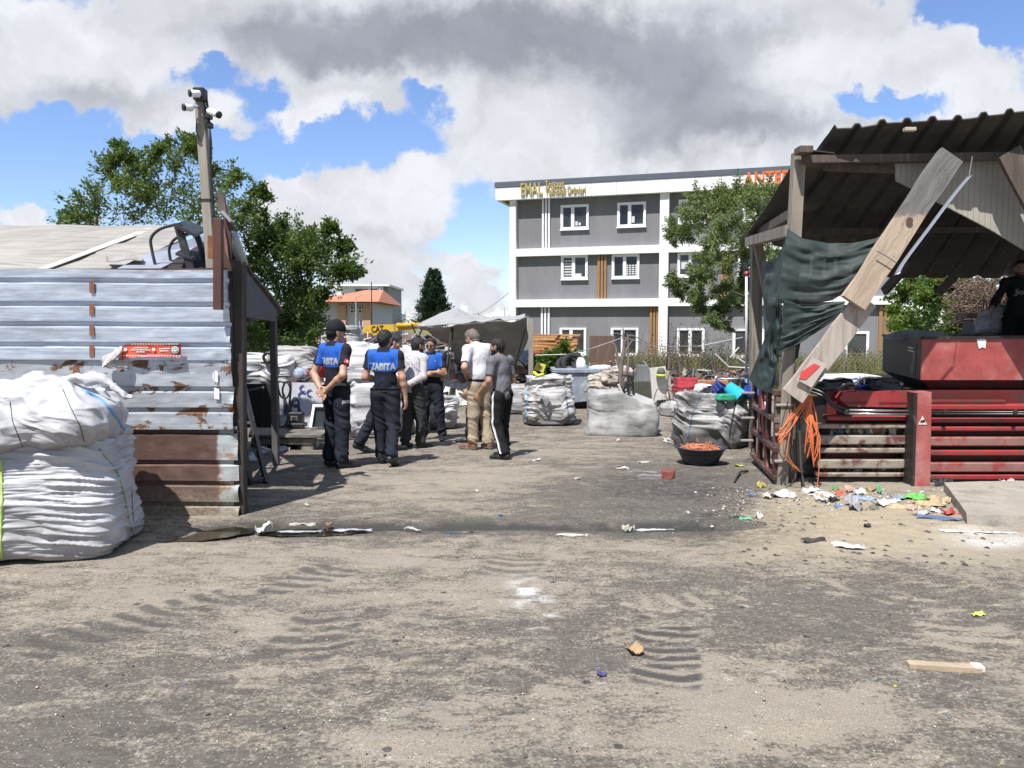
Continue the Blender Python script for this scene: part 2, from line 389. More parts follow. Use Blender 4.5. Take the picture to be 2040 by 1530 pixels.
# ------------------------------------------------------------------ ground: one sheet, with dust, oil, tread and lime marks as stains of their own shape
def gsrc(y): return
def build_ground():
    ys = [1.6]
    while ys[-1] < 15: ys.append(ys[-1]+max(.009, ys[-1]*.0042))
    ys = [-400, -60, -8, -1, .6, 1.2]+ys+list(np.geomspace(15.3, 2500, 34))
    xs = np.concatenate([-np.geomspace(2500, 8, 26), np.arange(-7.6, 7.61, .02), np.geomspace(8, 2500, 26)])
    X, Y = np.meshgrid(xs, np.array(ys), indexing='ij'); Z0 = gz(X, Y)
    p = np.stack([X, Y, X*0], -1)
    near = (np.abs(X) < 9) & (Y > 1) & (Y < 20)
    # forward projection of ground points: only used to lay each stain at the place it has in the photographed yard
    dz = Z0-HC; cy = Y*math.cos(PITCH)-dz*math.sin(PITCH); cu = Y*math.sin(PITCH)+dz*math.cos(PITCH)
    cy = np.maximum(cy, .2); PX = 1020+FPX*X/cy; PY = 765-FPX*cu/cy
    big = fbm(p*np.array([.55, .8, 1]), 4); med = fbm(p*np.array([2.2, 3.4, 1])+9, 4); fin = fbm(p*np.array([9, 14, 1])+31, 3)
    rot = np.stack([X*.94+Y*.34, -X*.34*.35+Y*.94*3.2, X*0], -1); scr = fbm(rot*1.7+5, 5)
    dust = .70+.10*big+.10*med+.06*fin+.14*scr
    def blob(px, py, rx, ry): return np.exp(-(((PX-px)/rx)**2+((PY-py)/ry)**2))
    for px, py, rx, ry, w in [(1720, 1060, 320, 62, .5), (1750, 1030, 300, 60, .55), (1600, 1000, 160, 40, .35), (2000, 1090, 200, 50, .25), (800, 1475, 240, 42, .55), (1560, 1420, 300, 70, .45), (1300, 1500, 200, 60, .2), (330, 1120, 330, 55, .22), (900, 1100, 420, 40, .2),
                              (800, 970, 260, 50, .25), (1080, 900, 140, 40, .12), (1390, 965, 190, 40, -.55), (1400, 1040, 190, 40, -.5), (1200, 1000, 180, 40, -.16), (1700, 1170, 330, 40, -.10), (250, 1260, 330, 70, -.2), (330, 1440, 330, 70, -.16), (1900, 1400, 130, 40, -.3),
                              (1150, 1300, 200, 70, -.12), (1560, 1230, 200, 50, -.18), (700, 1300, 220, 70, -.1), (560, 1000, 100, 60, -.15), (1000, 1050, 700, 12, -.4), (1325, 1300, 110, 95, .34), (630, 1262, 130, 70, .26), (850, 1262, 110, 80, .18), (360, 1215, 330, 80, .18), (1560, 1410, 260, 80, .12), (1000, 1195, 160, 45, .16)]:
        dust += w*blob(px, py, rx, ry)
    dark = np.clip(.9*blob(1380, 1000, 190, 60)*(.75+.7*med)+.6*blob(1300, 960, 120, 30)+.5*blob(1460, 1060, 160, 30), 0, 1)
    chan_y = 6.42+.05*vnoise(np.stack([X*.8, X*0, X*0], -1)); chan = np.exp(-((Y-chan_y)/.10)**2)*sstep(X, -2.9, -2.3)*(1-sstep(X, 1.5, 2.2))
    wet = np.clip(chan*(1.0+.3*fin)+.5*np.exp(-((Y-chan_y)/.28)**2)*(med > -.05)*sstep(X, -3, -2.4)*(1-sstep(X, 1.6, 2.6)), 0, 1)
    tread = np.zeros_like(X); tsand = np.zeros_like(X)
    def track(a, b, width, space, bow, slant, amt, dst, fill=.5, seed=0):
        nonlocal tread, tsand
        a = G(*a)[:2]; b = G(*b)[:2]; d = b-a; L = np.linalg.norm(d); d /= L; n = np.array([-d[1], d[0]])
        s = (X-a[0])*d[0]+(Y-a[1])*d[1]; c = ((X-a[0])*n[0]+(Y-a[1])*n[1])/(width/2)
        wob = .20*vnoise(np.stack([X*7, Y*7, X*0+seed], -1))
        ph = s/space-bow*c*c+slant*c+wob; tri = np.abs((ph % 1)-.5)*2
        bar = sstep(tri, 1-fill-.12, 1-fill+.12)
        win = sstep(1.02-np.abs(c)+.22*vnoise(np.stack([X*5, Y*5, X*0+seed+3], -1)), 0, .14)*sstep(s, -.02, .06)*sstep(L-s, -.02, .06)
        wear = sstep(med*.7+fin*.5+.62, .15, .5)
        v = bar*win*wear*amt
        if dst: tsand = np.maximum(tsand, v)
        else: tread = np.maximum(tread, v)
    track((1325, 1370), (1330, 1225), .34, .105, .55, 0., 1., 0, .56, 1); track((585, 1318), (690, 1205), .46, .14, .35, .5, .75, 0, .5, 2)
    track((800, 1325), (905, 1200), .42, .13, .3, .4, .55, 0, .5, 3); track((30, 1300), (700, 1125), .42, .15, .3, .5, .7, 0, .5, 4); track((1000, 1150), (1035, 1105), .4, .13, .4, .0, .5, 0, .5, 5)
    track((1640, 1330), (1760, 1230), .42, .15, .3, .3, .35, 0, .5, 6); track((1450, 1470), (1700, 1340), .5, .15, .4, .4, .7, 1, .5, 7); track((1120, 1230), (1700, 1170), .34, .15, .3, .4, .55, 1, .35, 8)
    track((1980, 1300), (1800, 1180), .5, .16, .3, -.4, .6, 1, .4, 9); track((880, 1480), (1110, 1350), .5, .16, .3, .4, .5, 1, .4, 10); track((180, 1500), (420, 1330), .46, .15, .3, .4, .35, 0, .5, 11)
    lime = np.clip(1.25*blob(1042, 1175, 26, 22)*(.62+.9*fin)+.85*blob(1072, 1222, 36, 34)*sstep(fin, .0, .4)+1.2*blob(2010, 1078, 90, 13)*(.55+.8*med)+1.0*blob(1925, 1062, 60, 9)*(.5+.9*med)+.5*blob(1300, 945, 40, 8)*sstep(fin, 0, .4), 0, 1)
    grass = sstep(Y, 19, 30)
    Z = Z0+np.where(near, -.03*blob(620, 1059, 150, 11)-.03*blob(410, 1066, 120, 16)-.014*blob(920, 1058, 60, 6)+.003*med+.003*fin-.028*chan-.0012*tread+.010*blob(1750, 1040, 330, 60)*(1+fin), 0)
    nu, nv = X.shape; i = np.arange(nu*nv).reshape(nu, nv)
    F = np.stack([i[:-1, :-1], i[1:, :-1], i[1:, 1:], i[:-1, 1:]], -1).reshape(-1, 4)
    def mk(T, b):
        at = lambda n: T.node('ShaderNodeAttribute', attribute_name=n).outputs['Fac']
        co = T.node('ShaderNodeTexCoord').outputs['Object']
        cs = T.vmath('MULTIPLY', co, (1, 1.9, 1))
        n1 = T.noise(cs, 2.4, 12, .74, dist=.7); n2 = T.noise(co, 48, 5, .75); n3 = T.noise(cs, 1.1, 4, .6); n4 = T.noise(co, 150, 3, .7); n5 = T.noise(cs, 11, 7, .72, dist=.8)
        base = T.mix(T.ramp(n5, .35, .68), (.088, .076, .064), (.158, .138, .114)); base = T.mix(T.ramp(n2, .50, .66), base, (.20, .185, .165)); base = T.mix(T.ramp(n4, .60, .72), base, (.30, .28, .25))
        vo = T.node('ShaderNodeTexVoronoi', feature='F1'); T.put(vo.inputs['Vector'], co); vo.inputs['Scale'].default_value = 52
        rnd = T.xyz(vo.outputs['Color'])[0]
        stone = T.math('MULTIPLY', T.ramp(vo.outputs['Distance'], .36, .22), T.ramp(rnd, .74, .78))
        d = T.math('ADD', at('dust'), T.math('MULTIPLY', T.math('SUBTRACT', n1, .5), 1.7)); d = T.math('ADD', d, T.math('MULTIPLY', T.math('SUBTRACT', n5, .5), 1.2)); d = T.math('ADD', d, T.math('MULTIPLY', T.math('SUBTRACT', n2, .5), 1.5))
        d = T.math('ADD', d, T.math('MULTIPLY', T.math('SUBTRACT', n4, .5), .9)); d = T.math('ADD', d, T.math('MULTIPLY', at('tsand'), .7))
        df = T.math('MULTIPLY', T.ramp(d, .40, .86), .9)
        df = T.math('MULTIPLY', df, T.math('SUBTRACT', 1., T.math('MULTIPLY', at('tread'), .92)))
        sand = T.mix(T.ramp(n3, .3, .7), (.38, .32, .24), (.315, .27, .212)); sand = T.mix(T.ramp(n4, .40, .62), sand, (.20, .18, .15)); sand = T.mix(T.ramp(n2, .56, .74), sand, (.44, .39, .31))
        sand = T.mix(at('sandy'), sand, T.mix(T.ramp(n4, .4, .64), (.44, .365, .25), (.27, .225, .16))); c = T.mix(df, base, sand); c = T.mix(T.math('MULTIPLY', stone, .62), c, (.46, .43, .40))
        # pale curls of squeezed dust, drawn out by tyres
        ln = T.noise(T.vmath('MULTIPLY', co, (1, 1.5, 1)), 4.2, 3, .5, dist=1.2); cur = T.math('MULTIPLY', T.ramp(T.math('ABSOLUTE', T.math('SUBTRACT', ln, .5)), .016, .004), T.ramp(n1, .50, .60)); c = T.mix(T.math('MULTIPLY', cur, T.ramp(n2, .35, .6, 0, .75)), c, (.50, .46, .40))
        dk = T.math('MULTIPLY', at('dark'), T.ramp(T.noise(co, 14, 5, .7), .32, .6)); c = T.mix(T.math('MULTIPLY', dk, .9), c, (.045, .042, .042))
        c = T.mix(T.math('MULTIPLY', at('tread'), .8), c, (.058, .054, .052))
        blk = T.node('ShaderNodeTexVoronoi', feature='F1'); T.put(blk.inputs['Vector'], co); blk.inputs['Scale'].default_value = 3.1
        c = T.mix(T.math('MULTIPLY', T.ramp(T.math('ADD', blk.outputs['Distance'], T.math('MULTIPLY', n2, .05)), .105, .075), .8), c, (.04, .038, .038))
        lm = T.math('MULTIPLY', at('lime'), T.ramp(T.noise(co, 70, 3, .7), .34, .56)); c = T.mix(lm, c, (.72, .70, .69))
        c = T.mix(T.math('MULTIPLY', at('wet'), .82), c, (.04, .037, .03))
        c = T.mix(at('grass'), c, T.mix(T.ramp(n3, .35, .65), (.20, .17, .085), (.09, .11, .04)))
        T.put(b.inputs['Base Color'], c)
        T.put(b.inputs['Roughness'], T.math('SUBTRACT', .92, T.math('MULTIPLY', at('wet'), .55))); b.inputs['Specular IOR Level'].default_value = .3
        bp = T.node('ShaderNodeBump'); bp.inputs['Strength'].default_value = .8; bp.inputs['Distance'].default_value = .010
        h = T.math('ADD', T.math('MULTIPLY', n2, .8), T.math('MULTIPLY', n4, .5)); h = T.math('ADD', h, T.math('MULTIPLY', stone, .5)); h = T.math('ADD', h, T.math('MULTIPLY', df, .35))
        T.put(bp.inputs['Height'], h); T.l.new(bp.outputs[0], b.inputs['Normal'])
    o = mkobj('ground', np.stack([X, Y, Z], -1).reshape(-1, 3), F, custom('yard_ground', mk), None, True, kind='structure', label='oil stained dusty yard ground with tractor tyre prints', origin=(0, 0, 0))
    for n, a in dict(dust=dust, dark=dark, wet=wet, tread=tread, tsand=tsand, lime=lime, grass=grass, sandy=np.clip(blob(1720, 1060, 300, 60)*(1+.5*fin)+.7*blob(1600, 1020, 120, 50), 0, 1)).items():
        at = o.data.attributes.new(n, 'FLOAT', 'POINT'); at.data.foreach_set('value', a.astype(np.float32).ravel())
build_ground()
# puddle in the drain line
def build_puddle():
    for (pts, lab) in ((((500, 1059), (560, 1053), (640, 1051), (700, 1052), (738, 1056), (700, 1063), (640, 1066), (560, 1066)), 'murky puddle lying in the shallow drain line'),
                       (((320, 1080), (400, 1056), (470, 1047), (520, 1050), (500, 1060), (400, 1075)), 'dark puddle seeping from under the metal wall'),
                       (((880, 1057), (955, 1055), (958, 1058), (885, 1061)), 'thin sliver of water in the drain line')):
        q = np.array([G(*p) for p in pts]); c = q.mean(0); k = 48
        ang = np.linspace(0, 1, k, endpoint=False)*len(q); i = ang.astype(int); t = (ang-i)[:, None]; r = q[i]*(1-t)+q[(i+1) % len(q)]*t
        r = r+(r-c)*(.14*fbm(r*9, 3))[:, None]; r[:, 2] = -.0105
        mb = MB(); mb.add(r, [tuple(range(k))])
        def mk(T, b):
            co = T.node('ShaderNodeTexCoord').outputs['Object']
            T.put(b.inputs['Base Color'], T.mix(T.ramp(T.noise(co, 4, 3), .4, .6), (.018, .016, .010), (.035, .03, .02))); b.inputs['Roughness'].default_value = .03; b.inputs['Specular IOR Level'].default_value = .9
        o = mb.build('puddle', custom('puddle_water', mk), kind='structure'); o['label'] = lab
build_puddle()
# loose grit and crumbs of plastic on the yard
def build_grit():
    n = 2400; rng = np.random.default_rng(4)
    px = rng.uniform(-40, 2080, n*4); py = rng.uniform(900, 1525, n*4)
    w = .07+.9*np.exp(-(((px-1600)/330)**2+((py-1010)/75)**2))+.5*np.exp(-(((px-1350)/160)**2+((py-1050)/30)**2))+.05*(py > 1150)
    keep = rng.random(n*4) < w; px = px[keep][:n]; py = py[keep][:n]
    O = np.array([[1, 0, 0], [-1, 0, 0], [0, 1, 0], [0, -1, 0], [0, 0, 1], [0, 0, -1.]]); FO = np.array([(0, 2, 4), (2, 1, 4), (1, 3, 4), (3, 0, 4), (2, 0, 5), (1, 2, 5), (3, 1, 5), (0, 3, 5)])
    V = []; F = []
    for k, (a, b) in enumerate(zip(px, py)):
        g = G(a, b); r = rng.uniform(.003, .0085)*(1.6 if rng.random() < .1 else 1); s = np.array([1, rng.uniform(.5, 1), rng.uniform(.25, .7)])
        th = rng.uniform(0, 6.28); M3 = np.array([[math.cos(th), -math.sin(th), 0], [math.sin(th), math.cos(th), 0], [0, 0, 1]])
        V.append((O*s*rng.uniform(.7, 1.3, (6, 1)))@M3.T*r+g+(0, 0, r*.2)); F.append(FO+6*k)
    def mk(T, b):
        r = T.node('ShaderNodeNewGeometry').outputs['Random Per Island']
        cr = T.node('ShaderNodeValToRGB'); T.put(cr.inputs[0], r); e = cr.color_ramp; e.interpolation = 'CONSTANT'
        cols = [(.0, (.30, .27, .23)), (.3, (.05, .05, .05)), (.55, (.5, .47, .42)), (.75, (.16, .14, .12)), (.9, (.5, .48, .45)), (.965, (.1, .25, .5)), (.98, (.5, .1, .06)), (.99, (.5, .4, .05))]
        e.elements[0].color = (*cols[0][1], 1); e.elements[1].position = cols[1][0]; e.elements[1].color = (*cols[1][1], 1)
        for p_, c_ in cols[2:]: x = e.elements.new(p_); x.color = (*c_, 1)
        T.put(b.inputs['Base Color'], cr.outputs[0]); b.inputs['Roughness'].default_value = .85
    mkobj('gravel', np.concatenate(V), np.concatenate(F), custom('grit', mk), None, kind='stuff', label='loose grit and crumbs scattered over the yard', origin=(0, 0, 0))
build_grit()
# ------------------------------------------------------------------ materials shared by many things
WHITE = mat('white_panel', (.80, .80, .81), .45, .05, 1.2, .05, 8)
PVC = mat('white_window_frame', (.82, .82, .83), .35, .03)
def glass_mk(T, b):
    co = T.node('ShaderNodeTexCoord').outputs['Object']
    T.put(b.inputs['Base Color'], T.mix(T.ramp(T.noise(co, .6, 3), .35, .65), (.015, .018, .02), (.06, .065, .07))); b.inputs['Roughness'].default_value = .06; b.inputs['Specular IOR Level'].default_value = .75
GLASS = custom('window_glass', glass_mk)
BLACKP = mat('black_plastic', (.018, .018, .019), .45, .2, 6)
STEELG = mat('grey_steel', (.30, .31, .32), .45, .2, 6, .1, 30, .6, (.20, .10, .05), (9, .58, .7))
# ------------------------------------------------------------------ main building
BA = G(1016, 713)*0+P(1016, 712, 46); BE = np.array([.958, -.287, 0]); BE /= np.linalg.norm(BE); BN = np.array([BE[1], -BE[0], 0])
BZ0 = float(gz(0, 46)); BA[2] = 0
def bp(px, py, o=0.):
    d = ray(px, py); A = BA+BN*o; t = ((A-np.array([0, 0, HC]))@BN)/(d@BN); q = np.array([0, 0, HC])+d*t
    return float((q-A)@BE), float(q[2])
def bw(t, z, o=0.): return BA+BE*t+BN*o+np.array([0, 0, z])
BR3 = np.stack([BE, -BN, [0, 0, 1]], 1)
def bbox(mb, t0, t1, z0, z1, o0, o1, m=0):
    mb.box(bw((t0+t1)/2, (z0+z1)/2, (o0+o1)/2), (abs(t1-t0), abs(o1-o0), abs(z1-z0)), R3=BR3, m=m)
def build_building():
    root = thing('office_building', 'three storey dark grey office building with white fascia, bands and pilasters', 'building', bw(10, BZ0))
    tR = bp(1796, 640)[0]; top = bp(1000, 362, .6)[1]
    def wmk(T, b):
        co = T.node('ShaderNodeTexCoord').outputs['Object']; cs = T.vmath('MULTIPLY', co, (1, 1, .35))
        n = T.noise(cs, .5, 6, .65); s = T.noise(T.vmath('MULTIPLY', co, (6, 6, .25)), 1.5, 4, .6)
        c = T.mix(T.ramp(n, .3, .7), (.165, .165, .175), (.215, .215, .228)); c = T.mix(T.math('MULTIPLY', T.ramp(s, .5, .8), .35), c, (.28, .28, .29))
        T.put(b.inputs['Base Color'], c); b.inputs['Roughness'].default_value = .85
        bp_ = T.node('ShaderNodeBump'); bp_.inputs['Strength'].default_value = .3; T.put(bp_.inputs['Height'], T.noise(co, 30, 3)); T.l.new(bp_.outputs[0], b.inputs['Normal'])
    wallm = custom('grey_render', wmk)
    mb = MB(); bbox(mb, .1, tR-.1, BZ0-.3, top-.35, -9, 0); mb.build('wall', wallm, root)
    mb = MB(); bbox(mb, -.75, tR+.6, top-.32, top-.02, -9.4, .64); mb.build('roof', mat('roof_flashing', (.12, .135, .16), .4, .08, 2, metal=.3), root)
    # fascia of white panels with joints
    zf = bp(1013, 398, .6)[1]; mb = MB(); t = -.7
    while t < tR+.5:
        w = min(1.42, tR+.55-t); bbox(mb, t, t+w-.015, zf, top-.33, .30, .60); t += 1.42
    bbox(mb, -.7, -.45, zf+.02, top-.34, -9.2, .29)
    bbox(mb, -.68, tR+.5, zf+.03, zf+.12, .004, .295)
    mb.build('fascia', WHITE, root)
    # pilasters
    for (a, b) in ((1016, 1028), (1313, 1331), (1783, 1797)):
        t0 = bp(a, 560, .3)[0]; t1 = bp(b, 560, .3)[0]; mb = MB(); z = BZ0
        while z < zf+.02: h = min(1.5, zf+.02-z); bbox(mb, t0, t1, z, z+h-.012, .003, .38); z += 1.5
        mb.build('pilaster', WHITE, root)
    pt = [bp(1028, 560, .3)[0], bp(1313, 560, .3)[0], bp(1331, 560, .3)[0], bp(1783, 560, .3)[0]]
    for (ya, yb) in ((496, 511), (597, 612)):
        z1 = bp(1030, ya, .3)[1]; z0 = bp(1030, yb, .3)[1]
        for (t0, t1) in ((pt[0], pt[1]), (pt[2], pt[3])):
            mb = MB(); t = t0
            while t < t1-.05: w = min(1.42, t1-t); bbox(mb, t+.006, t+w-.006, z0, z1, .003, .34); t += 1.42
            mb.build('floor_band', WHITE, root)
    zb = [bp(1030, y, .3)[1] for y in (498, 511, 597, 612)]
    # slat groups: white pairs and brown groups
    brown = mat('brown_slat', (.30, .17, .07), .55, .1, 3)
    def slats(xs, ytop, ybot, z0, z1, m):
        mb = MB()
        for (a, b) in xs: t0 = bp(a, (ytop+ybot)/2, .1)[0]; t1 = bp(b, (ytop+ybot)/2, .1)[0]; bbox(mb, t0, t1, z0, z1, .003, .14)
        mb.build('trim_slat', m, root)
    slats(((1080, 1083.5), (1086, 1089.5), (1092, 1095.5)), 395, 498, zb[0], zf+.02, WHITE)
    slats(((1078, 1081.5), (1084.5, 1088), (1091.5, 1095)), 612, 660, .9, zb[3], WHITE)
    slats(((1190, 1195), (1197, 1201.5), (1203.5, 1208)), 512, 596, zb[2], zb[1], brown)
    slats(((1294, 1299), (1301, 1305), (1307, 1311)), 612, 720, BZ0, zb[3], brown)
    slats(((1436, 1441), (1443, 1447.5), (1450, 1454)), 512, 596, zb[2], zb[1], brown)
    slats(((1750, 1757), (1760, 1766), (1770, 1777)), 612, 720, BZ0, zb[3], brown)
    blind = mat('window_blind', (.55, .57, .58), .8, .1, 3)
    def win(x0, y0, x1, y1, split=.42, dress=None):
        t0, z1 = bp(x0, y0, .08); t1, _ = bp(x1, y0, .08); z0 = bp(x0, y1, .08)[1]
        f = .10; mb = MB()
        bbox(mb, t0, t0+f, z0, z1, .003, .11); bbox(mb, t1-f, t1, z0, z1, .003, .11); bbox(mb, t0+f, t1-f, z1-f, z1, .003, .108); bbox(mb, t0+f, t1-f, z0, z0+f, .003, .108)
        ts = t0+f+(t1-t0-2*f)*split; bbox(mb, ts-.05, ts+.05, z0+f, z1-f, .003, .10)
        for (a, b) in ((t0+f, ts-.05), (ts+.05, t1-f)):
            for q in ((a, a+.045, z0+f, z1-f), (b-.045, b, z0+f, z1-f), (a+.045, b-.045, z1-f-.045, z1-f), (a+.045, b-.045, z0+f, z0+f+.045)): bbox(mb, *q, .003, .075)
        w = mb.build('window', PVC, root)
        mb = MB(); bbox(mb, t0+f, t1-f, z0+f, z1-f, .002, .03); mb.build('pane', GLASS, w)
        mb = MB(); bbox(mb, t0-.03, t1+.03, z0-.05, z0-.001, .003, .16); mb.build('sill', PVC, w)
        if dress:
            mb = MB()
            for (a, b, c, d) in dress: bbox(mb, t0+f+(t1-t0-2*f)*a, t0+f+(t1-t0-2*f)*b, z0+f+(z1-z0-2*f)*c, z0+f+(z1-z0-2*f)*d, .031, .034)
            mb.build('blind', blind, w)
    sl = [(.06, .40, .12+.13*k, .19+.13*k) for k in range(6)]
    win(1117, 409, 1173, 458, .42, [(.52, .62, .1, .3), (.66, .74, .1, .24)]); win(1230, 404, 1287, 453, .42, [(.5, .62, .12, .42)])
    win(1118, 509, 1171, 557, .46, sl+[(.5, .8, .04, .2)]); win(1219, 507, 1274, 555, .46, [(.52+.12*k, .61+.12*k, .1+.1*j, .17+.1*j) for k in range(4) for j in range(5)])
    win(1352, 398, 1409, 446); win(1350, 503, 1407, 552, .44, [(.08, .4, .3, .7)])
    win(1115, 653, 1168, 706); win(1217, 653, 1272, 708); win(1349, 654, 1404, 710, .47)
    win(1460, 655, 1524, 712, .47); win(1470, 500, 1530, 550); win(1480, 395, 1540, 442); win(1560, 500, 1620, 550); win(1640, 500, 1700, 550)
    # glazed door behind the shelter
    t0, z1 = bp(1684, 660, .08); t1 = bp(1732, 660, .08)[0]; mb = MB()
    for q in ((t0, t0+.13, BZ0, z1), (t1-.13, t1, BZ0, z1), (t0+.13, t1-.13, z1-.13, z1)): bbox(mb, *q, .003, .1)
    d = mb.build('door', PVC, root); mb = MB(); bbox(mb, t0+.13, t1-.13, BZ0, z1-.13, .002, .04); mb.build('pane', GLASS, d)
    # raised letters on the fascia
    gold = mat('gold_letter', (.50, .40, .16), .4, .05, metal=.3); orange = mat('orange_letter', (.85, .16, .02), .5, .05)
    def sign(body, x0, x1, y0, y1, m, w=True):
        t0, z1 = bp(x0, y0, .62); t1, _ = bp(x1, y0, .62); z0 = bp(x0, y1, .62)[1]
        text_on('letter_sign', body, (z1-z0)*1.38, bw((t0+t1)/2, (z0+z1)/2, .665), BE, (0, 0, 1), m, root, .04, (t1-t0), .012)
    sign('EMAL', 1038, 1081, 365, 390, gold); sign('İnşaat', 1087, 1125, 361, 374, gold); sign('Teknoloji Ürünleri', 1087, 1167, 376, 389, gold)
    sign('ANTEBLİ', 1482, 1600, 339, 366, orange)
    mb = MB()
    for y in (343, 351, 359, 367):
        t0, z = bp(1459, y, .62); t1 = bp(1482, y, .62)[0]; bbox(mb, t0, t1, z-.02, z+.02, .603, .615)
    mb.build('sign_line', mat('sign_grey', (.25, .26, .27), .6), root)
build_building()
# ------------------------------------------------------------------ far buildings
def facing_box(mb, px0, px1, py0, py1, Y, depth, m=0):
    a = P(px0, py0, Y); b = P(px1, py1, Y); x0, x1 = a[0], b[0]; mb.box(((x0+x1)/2, Y+depth/2, (a[2]+b[2])/2), (x1-x0, depth, abs(a[2]-b[2])), m=m); return mb
def far_buildings():
    beige = mat('beige_render', (.55, .46, .38), .85, .06, .3); pale = mat('pale_render', (.50, .50, .52), .85, .05, .3); salmon = mat('salmon_render', (.50, .30, .20), .85, .08, .3)
    tile = mat('roof_tile', (.50, .19, .11), .8, .15, 1.5); dglass = mat('far_glass', (.05, .055, .065), .2, .3, .5); grey = mat('grey_gable', (.27, .275, .29), .85, .06, .3); whitef = mat('white_render', (.72, .72, .72), .8, .04, .3)
    def ybase(Y): return P(1000, 650, Y)[2]
    # red roofed school-like building
    Y = 74; base = -.2
    r = thing('red_roofed_building', 'pale low building with red tiled hip roof beyond the scrap heap', 'building', P(700, 700, Y))
    def fb(name, px0, px1, py0, py1, Yq, d, m, par): mb = MB(); facing_box(mb, px0, px1, py0, py1, Yq, d); return mb.build(name, m, par)
    fb('wall', 620, 738, 602, 716, Y, 14, [pale], r)
    for (a, b) in ((612, 636), (672, 690), (722, 739)): fb('wall_panel', a, b, 607, 716, Y-.3, .29, [salmon], r)
    a = P(612, 601, Y-1); b = P(742, 601, Y-1); c = P(650, 578, Y+7); d = P(745, 578, Y+7)
    zt = P(660, 577, Y+6)[2]; A = np.array([[a[0], Y-1.2, a[2]], [b[0]+.6, Y-1.2, a[2]], [b[0]-.3, Y+7, zt], [a[0]+4, Y+7, zt], [b[0]+.6, Y+15, a[2]], [a[0], Y+15, a[2]]])
    mb = MB(); mb.add(A, [(0, 1, 2, 3), (1, 4, 2), (4, 5, 3, 2), (5, 0, 3), (1, 0, 5, 4)]); mb.build('roof', tile, r)
    for (x0, x1) in ((697, 712), (713, 728)):
        w = fb('window', x0, x1, 609, 624, Y-.25, .24, [whitef], r); mb = MB()
        for k in range(2):
            for j in range(2): xm = x0+1.5+k*6.6; ym = 610.5+j*6.8; facing_box(mb, xm, xm+5.4, ym, ym+5.4, Y-.262, .01)
        mb.build('pane', dglass, w)
    fb('awning', 692, 732, 603, 607, Y-1.0, .99, [grey], r)
    w = fb('window', 716, 728, 637, 650, Y-.25, .24, [whitef], r); mb = MB(); facing_box(mb, 717, 721.5, 638, 649, Y-.262, .01); facing_box(mb, 722.5, 727, 638, 649, Y-.262, .01); mb.build('pane', dglass, w)
    # tall apartment block
    Y = 130
    r = thing('apartment_block', 'tall white and grey apartment block with stacked balconies', 'building', P(730, 700, Y))
    fb('wall', 676, 756, 571, 716, Y, 16, [whitef], r); fb('gable_wall', 762, 775, 570, 716, Y+.5, 15.5, [grey], r); fb('stair_wall', 755, 764, 569, 716, Y-.6, 14, [pale], r)
    fb('roof', 674, 776, 566, 570, Y-.8, 17, [whitef], r)
    for k in range(6):
        y0 = 576+k*11.5
        for (x0, x1) in ((708, 722), (724, 733), (738, 752)):
            w = fb('window', x0, x1, y0, y0+7.5, Y-.12, .11, [dglass], r)
        fb('balcony', 736, 754, y0+7, y0+10, Y-1.3, 1.29, [pale], r); fb('window', 757.5, 761, y0-1, y0+7, Y-.72, .11, [dglass], r)
    # farthest small block
    Y = 170
    r = thing('distant_block', 'small hazy white block far behind the excavator arm', 'building', P(790, 700, Y))
    fb('wall', 775, 783, 622, 716, Y, 8, [whitef], r); fb('side_wall', 783, 789, 624, 716, Y+1, 8, [pale], r); fb('tower_wall', 790, 799, 625, 716, Y+4, 8, [whitef], r)
    for x in (784.5, 792, 796): fb('window', x, x+1.6, 626, 650, Y-.1 if x < 790 else Y+3.9, .09, [dglass], r)
    # masts, a lamp post and wires
    metal = mat('galvanised_post', (.45, .46, .47), .5, .1, 3, metal=.4)
    for (px, y0, y1, Y, rr, lab) in ((740, 562, 660, 60, .06, 'thin dark flagpole in front of the red roofed building'), (709, 592, 680, 62, .07, 'pale lamp post standing before the red roofed building'), (808, 620, 660, 120, .08, 'far lattice mast beyond the excavator arm'), (953, 622, 660, 70, .05, 'wire post rising behind the grey tarpaulin'), (1005, 612, 660, 72, .05, 'short aerial mast beside the white pilaster')):
        mb = MB(); a = P(px, y1, Y); b = P(px, y0, Y); mb.tube([(a[0], Y, -.2), b], [rr, rr*.6], 6)
        if px == 709: mb.tube([b, P(722, 588, Y-.5)], rr*.5, 5)
        mb.build('mast' if px != 709 else 'lamp_post', metal if px != 740 else BLACKP, label=lab, cat='pole')
    mb = MB()
    for (p, q, sag) in (((775, 618, 72), (953, 624, 70), 4), ((953, 626, 70), (1016, 628, 60), 1.5), ((953, 626, 70), (1013, 583, 48), .5)):
        a = P(*p); b = P(*q); t = np.linspace(0, 1, 12)[:, None]; c = a*(1-t)+b*t; c[:, 2] -= (sag*.2*4*t*(1-t))[:, 0]; mb.tube(c, .018, 4)
    mb.build('overhead_wire', BLACKP, label='thin overhead wire strung between the far posts', cat='wire')
far_buildings()
